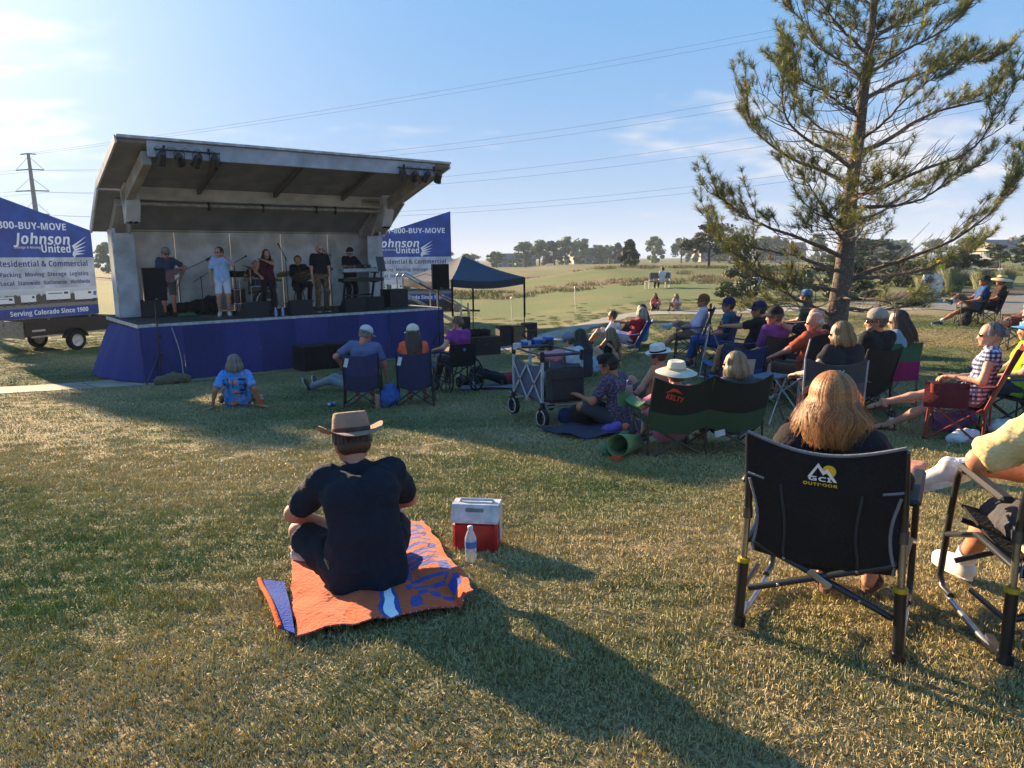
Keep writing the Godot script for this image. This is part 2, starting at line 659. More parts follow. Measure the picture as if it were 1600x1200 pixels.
func graded(a: float, b: float, step: float, far: float) -> PackedFloat32Array:
	var o := PackedFloat32Array()
	var left := []
	var q := a
	var s := step
	while q > -far:
		s *= 1.22
		q -= s
		left.push_front(q)
	for k in left: o.append(k)
	var p := a
	while p < b:
		o.append(p)
		p += step
	s = step
	while p < far:
		o.append(p)
		s *= 1.22
		p += s
	return o

func make_ground() -> void:
	var xs := graded(-26.0, 30.0, 0.5, 2200.0)
	var zs := graded(-70.0, 8.0, 0.5, 2400.0)
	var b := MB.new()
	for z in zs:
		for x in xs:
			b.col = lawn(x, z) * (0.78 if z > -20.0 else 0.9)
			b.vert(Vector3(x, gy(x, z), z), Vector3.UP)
	var w := xs.size()
	for j in zs.size() - 1:
		for i in w - 1:
			var q := j * w + i
			b.ix.append_array(PackedInt32Array([q, q + 1, q + w + 1, q, q + w + 1, q + w]))
	for j in range(0, zs.size()):
		for i in range(0, w):
			var q := j * w + i
			var a := b.v[j * w + mini(i + 1, w - 1)] - b.v[j * w + maxi(i - 1, 0)]
			var e := b.v[mini(j + 1, zs.size() - 1) * w + i] - b.v[maxi(j - 1, 0) * w + i]
			b.n[q] = e.cross(a).normalized()
	for t in range(0, b.ix.size(), 3):
		var g := (b.v[b.ix[t + 2]] - b.v[b.ix[t]]).cross(b.v[b.ix[t + 1]] - b.v[b.ix[t]])
		if g.y < 0.0:
			var k := b.ix[t + 1]
			b.ix[t + 1] = b.ix[t + 2]
			b.ix[t + 2] = k
	var m := StandardMaterial3D.new()
	m.vertex_color_use_as_albedo = true
	m.roughness = 1.0
	m.albedo_texture = noise_tex("turf", 1024, 0.03, Color(0.45, 0.43, 0.41), Color(1, 1, 1), 6)
	m.uv1_triplanar = true
	m.uv1_world_triplanar = true
	m.uv1_scale = Vector3.ONE * 0.8
	m.normal_enabled = true
	m.normal_texture = noise_tex("turf_n", 512, 0.06, Color.BLACK, Color.WHITE, 5, 4.0)
	structure("ground", b, m)

func blade_patch(seed_n: int, size: float, many: int, tall: float, wide: float) -> ArrayMesh:
	var r := RandomNumberGenerator.new()
	r.seed = seed_n
	var b := MB.new()
	for i in many:
		var p := Vector3(r.randf_range(-0.5, 0.5) * size, -0.004, r.randf_range(-0.5, 0.5) * size)
		var a := r.randf() * TAU
		var lean := absf(r.randfn(0.0, 0.55)) + 0.15
		var l := tall * r.randf_range(0.45, 1.15)
		var dir := Vector3(cos(a) * sin(lean), cos(lean), sin(a) * sin(lean)).normalized()
		var side := dir.cross(Vector3(sin(a * 3.0), 0.3, cos(a * 5.0))).normalized() * wide * r.randf_range(0.7, 1.2)
		var nn := side.cross(dir).normalized()
		if nn.y < 0.0:
			nn = -nn
		nn = (nn + Vector3.UP * 0.8).normalized()
		var k := r.randf()
		if k < 0.30:
			b.col = Color(1.45, 1.22, 1.15) * r.randf_range(0.75, 1.15)
		elif k < 0.75:
			b.col = Color(0.94, 1.0, 0.82) * r.randf_range(0.7, 1.2)
		else:
			b.col = Color(1.0, 0.92, 0.8) * r.randf_range(0.6, 1.1)
		var i0 := b.vert(p - side, nn)
		var i1 := b.vert(p + side, nn)
		var mid := p + dir * l * 0.55
		var i2 := b.vert(mid + side * 0.7, nn)
		var i3 := b.vert(mid - side * 0.7, nn)
		var i4 := b.vert(p + dir * l - Vector3(0, l * 0.16 * lean, 0) + Vector3(dir.x, 0, dir.z) * l * 0.12, nn)
		b.face(i0, i1, i2); b.face(i0, i2, i3); b.face(i3, i2, i4)
	return b.mesh()

func scatter(called: String, label: String, meshes: Array, places: Array, m: Material, category := "grass") -> void:
	# places: [Transform3D, Color]; one MultiMesh for each variant of the patch
	var root: Node3D = null
	var sets := []
	for k in meshes.size(): sets.append([])
	for i in places.size(): sets[i % meshes.size()].append(places[i])
	for k in meshes.size():
		var mm := MultiMesh.new()
		mm.transform_format = MultiMesh.TRANSFORM_3D
		mm.use_colors = true
		mm.mesh = meshes[k]
		mm.instance_count = sets[k].size()
		for i in sets[k].size():
			mm.set_instance_transform(i, sets[k][i][0])
			mm.set_instance_color(i, sets[k][i][1])
		var o := MultiMeshInstance3D.new()
		o.multimesh = mm
		o.material_override = m
		o.name = numbered(called)
		o.set_meta("kind", "stuff")
		tag(o, label, category)
		add_child(o)

func in_view(x: float, z: float, more := 1.5) -> bool:
	return z < -1.2 and absf(x) < -z * 0.72 + more

func on_path(x: float, z: float) -> bool:
	for q in path_lines:
		for i in q.size() - 2:
			var a: Vector2 = q[i + 1]
			var b: Vector2 = q[i + 2]
			if Geometry2D.get_closest_point_to_segment(Vector2(x, z), a, b).distance_to(Vector2(x, z)) < float(q[0]) * 0.5 + 0.06:
				return true
	return false

func make_grass() -> void:
	var r := RandomNumberGenerator.new()
	r.seed = 3
	var near := []
	for k in 5: near.append(blade_patch(100 + k, 0.26, 760, 0.029, 0.0021))
	var far := []
	for k in 4: far.append(blade_patch(200 + k, 0.62, 480, 0.030, 0.0046))
	var a := []
	var step := 0.185
	for j in range(6, 46):
		for i in range(-48, 49):
			var x := i * step + r.randf_range(-0.035, 0.035)
			var z := -j * step + r.randf_range(-0.035, 0.035)
			if not in_view(x, z, 0.8) or z > -1.5 or r.randf() < sstep(6.0, 8.5, -z):
				continue
			a.append([Transform3D(Basis(Vector3.UP, r.randf() * TAU).scaled(Vector3(1, r.randf_range(0.65, 1.25), 1)), on(x, z)), lawn(x, z) * r.randf_range(0.85, 1.12)])
	scatter("lawn_grass", "short dry and green mown lawn grass in the foreground", near, a, mt(Color.WHITE, "foliage"))
	a = []
	step = 0.46
	for j in range(10, 84):
		for i in range(-62, 70):
			var x := i * step + r.randf_range(-0.09, 0.09)
			var z := -j * step + r.randf_range(-0.09, 0.09)
			if not in_view(x, z, 1.0) or on_path(x, z) or r.randf() > sstep(4.8, 6.4, -z) or r.randf() < sstep(20.0, 38.0, -z):
				continue
			a.append([Transform3D(Basis(Vector3.UP, r.randf() * TAU).scaled(Vector3(1, r.randf_range(0.6, 1.1), 1)), on(x, z)), lawn(x, z) * r.randf_range(0.88, 1.1)])
	scatter("distant_lawn_grass", "mown lawn grass between the audience and the path", far, a, mt(Color.WHITE, "foliage"))

var path_lines := []
func make_paths() -> void:
	# concrete walk that runs under the stage and on past the tent, and the wide drive on the right
	var walk := [Vector2(-40.0, 9.0), Vector2(-16.0, -10.2), Vector2(-9.0, -15.45), Vector2(-7.6, -16.9), Vector2(-5.0, -19.3), Vector2(-0.4, -21.9), Vector2(2.2, -24.6), Vector2(4.7, -26.2), Vector2(7.6, -25.7), Vector2(11.5, -24.4), Vector2(17.5, -26.0)]
	var pts := smooth2(walk, 6)
	path_lines.append([1.75] + pts)
	ribbon("concrete_path", pts, 1.75, 0.012, mt(Color(0.62, 0.60, 0.56), "panel", 0.9))
	var drive := smooth2([Vector2(13.5, -24.6), Vector2(22.0, -27.5), Vector2(31.0, -36.0), Vector2(42.0, -48.0), Vector2(70.0, -70.0)], 6)
	path_lines.append([6.4] + drive)
	ribbon("asphalt_drive", drive, 6.4, 0.020, mt(Color(0.46, 0.455, 0.45), "panel", 0.9))

func smooth2(p: Array, k: int) -> Array:
	var o := []
	for i in p.size() - 1:
		var a: Vector2 = p[maxi(i - 1, 0)]
		var b: Vector2 = p[i]
		var c: Vector2 = p[i + 1]
		var d: Vector2 = p[mini(i + 2, p.size() - 1)]
		for j in k:
			o.append(b.cubic_interpolate(c, a, d, float(j) / k))
	o.append(p[p.size() - 1])
	return o

func ribbon(called: String, line: Array, wide: float, up: float, m: Material) -> void:
	var b := MB.new()
	var cols := 5
	# slabs between joints: the line is walked in steps of one slab, with a thin gap left between slabs
	var len := 0.0
	var fine := []
	for i in line.size() - 1:
		var a: Vector2 = line[i]
		var c: Vector2 = line[i + 1]
		var m_n := maxi(1, int(a.distance_to(c) / 0.5))
		for j in m_n:
			fine.append(a.lerp(c, float(j) / m_n))
	var first := true
	for i in fine.size():
		var t: Vector2 = (fine[mini(i + 1, fine.size() - 1)] - fine[maxi(i - 1, 0)]).normalized()
		var s := Vector2(-t.y, t.x)
		for j in cols:
			var p: Vector2 = fine[i] + s * wide * (float(j) / (cols - 1) - 0.5)
			b.vert(Vector3(p.x, gy(p.x, p.y) + up, p.y), Vector3.UP)
		if i > 0:
			for j in cols - 1:
				var q := i * cols + j
				b.face(q - cols, q - cols + 1, q + 1)
				b.face(q - cols, q + 1, q)
		# the kerb edges of the slab, down into the turf
	var e := MB.new()
	for side in [0, cols - 1]:
		for i in fine.size() - 1:
			var p0 := b.v[i * cols + side]
			var p1 := b.v[(i + 1) * cols + side]
			e.out_quad(p0, p1, p1 - Vector3(0, 0.12, 0), p0 - Vector3(0, 0.12, 0), b.v[i * cols + 2])
	b.add(e)
	var o := structure(called, b, m)
	if called == "concrete_path":
		# the tooled joints across the walk, as thin dark grooves filled with dirt
		var run := 0.0
		for i in range(1, fine.size() - 1):
			run += (fine[i] as Vector2).distance_to(fine[i - 1])
			if run > 1.6:
				run = 0.0
				var t: Vector2 = ((fine[i + 1] as Vector2) - fine[i - 1]).normalized()
				var s := Vector2(-t.y, t.x)
				var jb := MB.new()
				for j in 4:
					var p0: Vector2 = fine[i] + s * wide * (j / 4.0 - 0.5)
					var p1: Vector2 = fine[i] + s * wide * ((j + 1) / 4.0 - 0.5)
					var k := t * 0.012
					jb.quad(Vector3(p0.x - k.x, gy(p0.x, p0.y) + up + 0.004, p0.y - k.y), Vector3(p0.x + k.x, gy(p0.x, p0.y) + up + 0.004, p0.y + k.y), Vector3(p1.x + k.x, gy(p1.x, p1.y) + up + 0.004, p1.y + k.y), Vector3(p1.x - k.x, gy(p1.x, p1.y) + up + 0.004, p1.y - k.y))
				part(o, "joint", jb, mt(Color(0.25, 0.23, 0.2)))

# ---------------------------------------------------------------- people
var kit := {}   # heads, hands, feet, hair and hats made once and shared

func ik(a: Vector3, t: Vector3, l1: float, l2: float, hint: Vector3) -> Array:
	var d := clampf(a.distance_to(t), absf(l1 - l2) + 0.02, l1 + l2 - 0.004)
	var dir := (t - a).normalized()
	var x := (l1 * l1 - l2 * l2 + d * d) / (2.0 * d)
	var h := sqrt(maxf(0.0, l1 * l1 - x * x))
	var pole := (hint - dir * hint.dot(dir)).normalized()
	return [a + dir * x + pole * h, a + dir * d]

func frame(fwd: Vector3, up: Vector3) -> Basis:   # -z along fwd
	var z := -fwd.normalized()
	var x := up.cross(z)
	if x.length() < 0.02:
		x = Vector3.RIGHT
	x = x.normalized()
	return Basis(x, z.cross(x), z)

func make_kit() -> void:
	for sex in ["m", "f"]:
		var f := Field.new()
		f.cell = 0.0075
		f.k = 0.011
		var j := 1.0 if sex == "m" else 0.88
		f.bone(Vector3(0, 0.042, 0.022), Vector3(0, 0.048, -0.018), 0.080, 0.076)
		f.bone(Vector3(0, 0.0, 0.03), Vector3(0, 0.01, -0.02), 0.068, 0.066)
		f.bone(Vector3(-0.028, -0.005, -0.048), Vector3(-0.018, -0.062 * j, -0.055), 0.038, 0.030 * j)
		f.bone(Vector3(0.028, -0.005, -0.048), Vector3(0.018, -0.062 * j, -0.055), 0.038, 0.030 * j)
		f.bone(Vector3(-0.016 * j, -0.088, -0.066), Vector3(0.016 * j, -0.088, -0.066), 0.020, 0.020)
		f.bone(Vector3(-0.056 * j, -0.055, -0.005), Vector3(-0.02 * j, -0.086, -0.055), 0.018, 0.018)
		f.bone(Vector3(0.056 * j, -0.055, -0.005), Vector3(0.02 * j, -0.086, -0.055), 0.018, 0.018)
		f.bone(Vector3(0, 0.004, -0.090), Vector3(0, -0.028, -0.110), 0.006, 0.011)
		f.bone(Vector3(-0.011, -0.030, -0.097), Vector3(0.011, -0.030, -0.097), 0.007, 0.007)
		f.bone(Vector3(-0.034, 0.020, -0.078), Vector3(0.034, 0.020, -0.078), 0.011, 0.011)
		f.bone(Vector3(-0.016, -0.056, -0.088), Vector3(0.016, -0.056, -0.088), 0.008, 0.008)
		f.bone(Vector3(0, -0.05, 0.025), Vector3(0, -0.14, 0.035), 0.050 * (0.5 + 0.5 * j), 0.050 * (0.5 + 0.5 * j))
		for s in [-1.0, 1.0]:
			f.bone(Vector3(0.080 * s, 0.014, 0.016), Vector3(0.077 * s, -0.028, 0.010), 0.013, 0.009)
			f.bone(Vector3(0.088 * s, 0.010, 0.026), Vector3(0.083 * s, -0.016, 0.022), 0.007, 0.006)
		var b := MB.new()
		f.build(b)
		kit["head_" + sex] = b
	# a right hand: wrist at the origin, fingers along -z, palm down, thumb on the left
	for pose in ["curl", "flat", "grip"]:
		var f := Field.new()
		f.cell = 0.0055
		f.k = 0.0045
		var bend: float = {"curl": 0.45, "flat": 0.10, "grip": 1.25}[pose]
		for x in [-0.030, -0.010, 0.010, 0.028]:
			f.bone(Vector3(x * 0.62, 0, 0.005), Vector3(x, 0.0, -0.088 + absf(x) * 0.25), 0.016, 0.0125)
		var lens := [[-0.030, 0.072], [-0.010, 0.082], [0.010, 0.076], [0.028, 0.060]]
		for l in lens:
			var p := Vector3(l[0], 0.002, -0.088 + absf(l[0]) * 0.25)
			var a := bend * 0.45
			var w := Vector3(l[0] * 0.9, 0, -1).normalized()
			for sgm in 3:
				var ln: float = l[1] * [0.45, 0.31, 0.24][sgm]
				var dir := w * cos(a) + Vector3(0, -sin(a), 0)
				var q := p + dir * ln
				f.bone(p, q, 0.0092 - sgm * 0.0008, 0.0086 - sgm * 0.0010)
				p = q
				a += bend
		var t0 := Vector3(-0.022, -0.006, -0.020)
		var t1 := Vector3(-0.052, -0.014, -0.048)
		var t2 := Vector3(-0.062 + bend * 0.016, -0.018 - bend * 0.016, -0.080)
		f.bone(t0, t1, 0.015, 0.0115)
		f.bone(t1, t2, 0.0115, 0.009)
		f.bone(t2, t2 + Vector3(0.004 + bend * 0.02, -0.004 - bend * 0.006, -0.024), 0.009, 0.0075)
		f.bone(Vector3(0, 0, 0.045), Vector3(0, 0, -0.01), 0.023, 0.022)
		var b := MB.new()
		f.build(b)
		kit["hand_" + pose] = b
	# bare foot and shoes: ankle at the origin, toes along -z
	var ff := Field.new()
	ff.cell = 0.0085
	ff.k = 0.010
	ff.bone(Vector3(0, 0.02, 0), Vector3(0, -0.035, 0.02), 0.032, 0.028)
	ff.bone(Vector3(0, -0.01, 0), Vector3(-0.005, -0.040, -0.12), 0.030, 0.024)
	ff.bone(Vector3(-0.018, -0.046, -0.11), Vector3(0.026, -0.048, -0.10), 0.018, 0.015)
	for i in 5:
		ff.bone(Vector3(-0.026 + i * 0.014, -0.049, -0.125), Vector3(-0.030 + i * 0.0155, -0.053, -0.170 + i * 0.012), 0.010, 0.010 - i * 0.0007)
	var fb := MB.new()
	ff.build(fb)
	kit["foot"] = fb
	var sf := Field.new()
	sf.cell = 0.009
	sf.k = 0.012
	sf.bone(Vector3(0, 0.012, 0.006), Vector3(0, -0.035, 0.018), 0.036, 0.036)
	sf.bone(Vector3(0, -0.012, -0.01), Vector3(0, -0.038, -0.13), 0.036, 0.028)
	sf.bone(Vector3(-0.012, -0.042, -0.10), Vector3(-0.006, -0.042, -0.165), 0.030, 0.024)
	sf.bone(Vector3(0.014, -0.042, -0.09), Vector3(0.010, -0.044, -0.155), 0.028, 0.022)
	sf.bone(Vector3(0, -0.04, 0.03), Vector3(0, -0.04, -0.05), 0.033, 0.030)
	var sb := MB.new()
	sf.build(sb)
	kit["shoe"] = sb
	var sole := MB.new()
	var ring := []
	for k in 22:
		var a := TAU * k / 22
		var zz := -0.067 - cos(a) * 0.135
		ring.append(Vector2(sin(a) * (0.042 + 0.008 * cos(a)), zz))
	sole.prism(ring, Transform3D(Basis(Vector3.RIGHT, PI / 2), Vector3(0, -0.064, 0)), 0.026)
	for i in sole.v.size():   # the outline was drawn in x and z
		sole.v[i] = Vector3(sole.v[i].x, sole.v[i].y, sole.v[i].z)
	kit["sole"] = sole
	make_hair()
	make_hats()

func strands(b: MB, many: int, below: float, flare: float, r: RandomNumberGenerator, wave := 0.0, face := 0.9, wide := 0.0042, back := 0.0) -> void:
	# ribbons from the crown over the skull and down
	for i in many:
		var phi := r.randf_range(-PI, PI)      # 0 is the face
		var th := r.randf_range(0.03, 0.55)
		var stop := below * r.randf_range(0.72, 1.08)
		var fr := absf(phi) < face
		var rad := r.randf_range(0.99, 1.09)
		var pts := []
		var th1 := 1.62
		if fr:
			th1 = 0.95
		for s in 7:
			var t := lerpf(th, th1, s / 6.0)
			var ph := phi
			if fr:
				ph = phi + signf(phi) * (s / 6.0) * (face + 0.25 - absf(phi)) * 0.9
			pts.append(Vector3(sin(t) * sin(ph) * 0.092 * rad, 0.036 + cos(t) * 0.101 * rad, -sin(t) * cos(ph) * 0.104 * rad + 0.012))
		var last: Vector3 = pts[6]
		var out := Vector3(last.x, 0, last.z).normalized()
		if fr:
			out = Vector3(signf(phi), 0, -0.15).normalized()
		if not fr or below > 0.1:
			var n := 6
			var side := r.randf_range(-0.3, 0.3)
			for s in range(1, n + 1):
				var u := float(s) / n
				var q := last + Vector3(0, -stop * u, 0) + out * flare * sin(u * 2.0) + Vector3(0, 0, back * u)
				q += out.cross(Vector3.UP) * (sin(u * 7.0 + phi * 3.0) * wave + side * 0.03 * u)
				pts.append(q)
		var tone := clampf(0.5 + 0.45 * sin(phi * 9.0 + sin(phi * 23.0)) + r.randfn(0.0, 0.28), 0.0, 1.0)
		b.col = Color(0.50, 0.44, 0.40).lerp(Color(1.35, 1.28, 1.15), tone)
		ribbon_strand(b, pts, wide * r.randf_range(0.7, 1.3))

func ribbon_strand(b: MB, pts: Array, w: float) -> void:
	var m := pts.size()
	var f := b.v.size()
	for i in m:
		var t: Vector3 = (pts[mini(i + 1, m - 1)] - pts[maxi(i - 1, 0)]).normalized()
		var out := Vector3(pts[i].x, pts[i].y * 0.4 + 0.01, pts[i].z).normalized()
		var side := t.cross(out).normalized()
		var nn := side.cross(t).normalized()
		if nn.dot(out) < 0.0:
			nn = -nn
		var k := w * (1.0 if i < m - 1 else 0.25)
		b.vert(pts[i] - side * k, (nn - side * 0.5).normalized())
		b.vert(pts[i] + side * k, (nn + side * 0.5).normalized())
	for i in m - 1:
		var q := f + i * 2
		b.face(q, q + 1, q + 3)
		b.face(q, q + 3, q + 2)

func make_hair() -> void:
	var r := RandomNumberGenerator.new()
	r.seed = 11
	var base := func(style: String) -> Field:
		var f := Field.new()
		f.cell = 0.0095
		f.k = 0.010
		f.bone(Vector3(0, 0.046, 0.026), Vector3(0, 0.052, -0.010), 0.079, 0.075)
		f.bone(Vector3(0, 0.010, 0.040), Vector3(0, -0.01, 0.042), 0.068, 0.060)
		return f
	for style in ["short", "bob", "long", "bun", "tail", "fringe", "bigbob"]:
		var f: Field = base.call(style)
		var b := MB.new()
		match style:
			"short":
				f.bone(Vector3(-0.046, -0.015, 0.046), Vector3(0.046, -0.015, 0.046), 0.040, 0.040)
				f.bone(Vector3(-0.074, 0.03, 0.01), Vector3(-0.070, -0.01, 0.02), 0.014, 0.010)
				f.bone(Vector3(0.074, 0.03, 0.01), Vector3(0.070, -0.01, 0.02), 0.014, 0.010)
				f.build(b)
				strands(b, 240, 0.035, 0.004, r, 0.0, 1.0)
			"fringe":
				f.bones.clear()
				f.bone(Vector3(-0.072, 0.01, 0.03), Vector3(-0.05, -0.01, 0.07), 0.026, 0.028)
				f.bone(Vector3(0.072, 0.01, 0.03), Vector3(0.05, -0.01, 0.07), 0.026, 0.028)
				f.bone(Vector3(-0.05, 0.02, 0.07), Vector3(0.05, 0.02, 0.07), 0.034, 0.034)
				f.bone(Vector3(0, 0.078, 0.035), Vector3(0, 0.082, 0.0), 0.052, 0.050)
				f.build(b)
			"bob", "bigbob":
				var lo := -0.10 if style == "bob" else -0.15
				for s in [-1.0, 1.0]:
					f.bone(Vector3(0.060 * s, 0.02, 0.0), Vector3(0.072 * s, lo + 0.02, 0.015), 0.022, 0.024)
					f.bone(Vector3(0.040 * s, 0.0, 0.055), Vector3(0.052 * s, lo, 0.058), 0.036, 0.034)
				f.bone(Vector3(0, 0.0, 0.055), Vector3(0, lo, 0.066), 0.042, 0.036)
				f.build(b)
				for i in b.c.size(): b.c[i] = Color(0.72, 0.72, 0.72)
				if style == "bob":
					strands(b, 420, 0.14, 0.035, r, 0.003, 0.85)
				else:
					strands(b, 3400, 0.195, 0.042, r, 0.008, 0.8, 0.0017)
					strands(b, 260, 0.20, 0.075, r, 0.02, 0.8, 0.0009)
			"long":
				for s in [-1.0, 1.0]:
					f.bone(Vector3(0.062 * s, 0.03, 0.01), Vector3(0.078 * s, -0.12, 0.03), 0.030, 0.026)
					f.bone(Vector3(0.078 * s, -0.12, 0.03), Vector3(0.075 * s, -0.25, 0.07), 0.028, 0.018)
				f.bone(Vector3(0, 0.0, 0.07), Vector3(0, -0.26, 0.11), 0.055, 0.034)
				f.bone(Vector3(-0.05, -0.05, 0.06), Vector3(-0.04, -0.27, 0.10), 0.036, 0.024)
				f.bone(Vector3(0.05, -0.05, 0.06), Vector3(0.04, -0.27, 0.10), 0.036, 0.024)
				f.build(b)
				for i in b.c.size(): b.c[i] = Color(0.75, 0.75, 0.75)
				strands(b, 520, 0.33, 0.040, r, 0.012, 0.8, 0.0045, 0.05)
			"bun":
				f.bone(Vector3(0, 0.035, 0.125), Vector3(0, 0.02, 0.135), 0.034, 0.032)
				f.build(b)
				strands(b, 220, 0.03, 0.0, r, 0.0, 1.0)
			"tail":
				f.bone(Vector3(0, 0.03, 0.11), Vector3(0, -0.02, 0.145), 0.026, 0.030)
				f.bone(Vector3(0, -0.02, 0.145), Vector3(0, -0.16, 0.13), 0.032, 0.014)
				f.build(b)
				strands(b, 220, 0.03, 0.0, r, 0.0, 1.0)
		kit["hair_" + style] = b.mesh()
	# a full beard
	var bf := Field.new()
	bf.cell = 0.0085
	bf.k = 0.010
	bf.bone(Vector3(-0.060, -0.03, -0.015), Vector3(-0.030, -0.080, -0.060), 0.018, 0.024)
	bf.bone(Vector3(0.060, -0.03, -0.015), Vector3(0.030, -0.080, -0.060), 0.018, 0.024)
	bf.bone(Vector3(-0.026, -0.092, -0.068), Vector3(0.026, -0.092, -0.068), 0.024, 0.024)
	bf.bone(Vector3(-0.024, -0.048, -0.096), Vector3(0.024, -0.048, -0.096), 0.007, 0.007)
	var bb := MB.new()
	bf.build(bb)
	kit["beard"] = bb.mesh()

func make_hats() -> void:
	# baseball cap
	var cap := MB.new()
	var prof := []
	for i in 9:
		var a := (PI / 2) * i / 8.0
		prof.append([cos(a) * 0.1, sin(a) * 0.088])
	prof.push_front([0.1, -0.028])
	prof.push_front([0.096, -0.030])
	cap.lathe(prof, 22, Transform3D(Basis().scaled(Vector3(0.98, 1, 1.12)), Vector3(0, 0.062, 0.010)))
	cap.ell(Vector3(0, 0.151, 0.010), Vector3(0.008, 0.005, 0.008))
	kit["cap"] = cap.mesh()
	var brim := MB.new()
	var pts := []
	for i in 5:
		for j in 11:
			var a := lerpf(-1.15, 1.15, j / 10.0)
			var rr := 0.098 + 0.075 * (i / 4.0) * pow(cos(a * 0.9), 0.6)
			pts.append(Vector3(sin(a) * (0.098 + (rr - 0.098) * 0.75), 0.036 - 0.016 * a * a - 0.010 * i / 4.0, -cos(a) * rr * 1.06 + 0.006))
	brim.sheet(pts, 11, 0.004)
	kit["cap_brim"] = brim.mesh()
	# hats with brims: [crown radius, crown height, brim, droop, curl at the sides]
	var kinds := {"outback": [0.094, 0.105, 0.088, 0.012, 0.055], "sunhat": [0.096, 0.095, 0.125, 0.035, 0.0], "fedora": [0.094, 0.105, 0.060, 0.004, 0.016], "floppy": [0.096, 0.080, 0.15, 0.055, -0.02]}
	for k in kinds:
		var q: Array = kinds[k]
		var c := MB.new()
		var rc: float = q[0]
		var hc: float = q[1]
		c.lathe([[rc * 1.02, 0.0], [rc * 1.01, hc * 0.35], [rc * 0.96, hc * 0.7], [rc * 0.90, hc * 0.93], [rc * 0.80, hc * 1.0], [rc * 0.55, hc * 0.965], [rc * 0.25, hc * 0.93], [0.001, hc * 0.92]], 28, Transform3D(Basis().scaled(Vector3(1, 1, 1.14)), Vector3(0, 0.052, 0.008)))
		kit[k] = c.mesh()
		var s := MB.new()
		var p := []
		for i in 6:
			for j in 37:
				var a := TAU * j / 36.0
				var u := i / 5.0
				var rr: float = rc + q[2] * u
				var side := absf(sin(a))
				var y: float = 0.054 - q[3] * u * u + q[4] * u * u * pow(side, 3.0) + 0.004 * u * sin(a * 3.0 + 1.0)
				p.append(Vector3(sin(a) * rr * (1.0 - 0.10 * u * (1.0 if q[4] > 0.02 else 0.0) * side), y, -cos(a) * rr * 1.12 + 0.008))
		s.sheet(p, 37, 0.004)
		kit[k + "_brim"] = s.mesh()
		var band := MB.new()
		band.lathe([[rc * 1.00, 0.002], [rc * 1.055, 0.003], [rc * 1.055, 0.024], [rc * 1.00, 0.025]], 28, Transform3D(Basis().scaled(Vector3(1, 1, 1.14)), Vector3(0, 0.054, 0.008)))
		kit[k + "_band"] = band.mesh()
	var vb := MB.new()
	vb.lathe([[0.092, 0.0], [0.099, 0.0], [0.099, 0.04], [0.092, 0.04]], 24, Transform3D(Basis().scaled(Vector3(0.98, 1, 1.12)), Vector3(0, 0.035, 0.010)))
	kit["visor"] = vb.mesh()
	kit["visor_brim"] = kit["cap_brim"]
	var g := MB.new()
	for s in [-1.0, 1.0]:
		g.ell(Vector3(0.033 * s, 0.002, -0.097), Vector3(0.027, 0.020, 0.009), Basis(Vector3.UP, -0.28 * s), 10, 6)
		g.bar(Vector3(0.058 * s, 0.008, -0.090), Vector3(0.080 * s, 0.006, 0.015), 0.004, 0.007)
	g.bar(Vector3(-0.01, 0.008, -0.107), Vector3(0.01, 0.008, -0.107), 0.004, 0.005)
	kit["glasses"] = g.mesh()

const SKIN := ["c9957a", "b98467", "d8a88c", "a8714f", "c08468"]

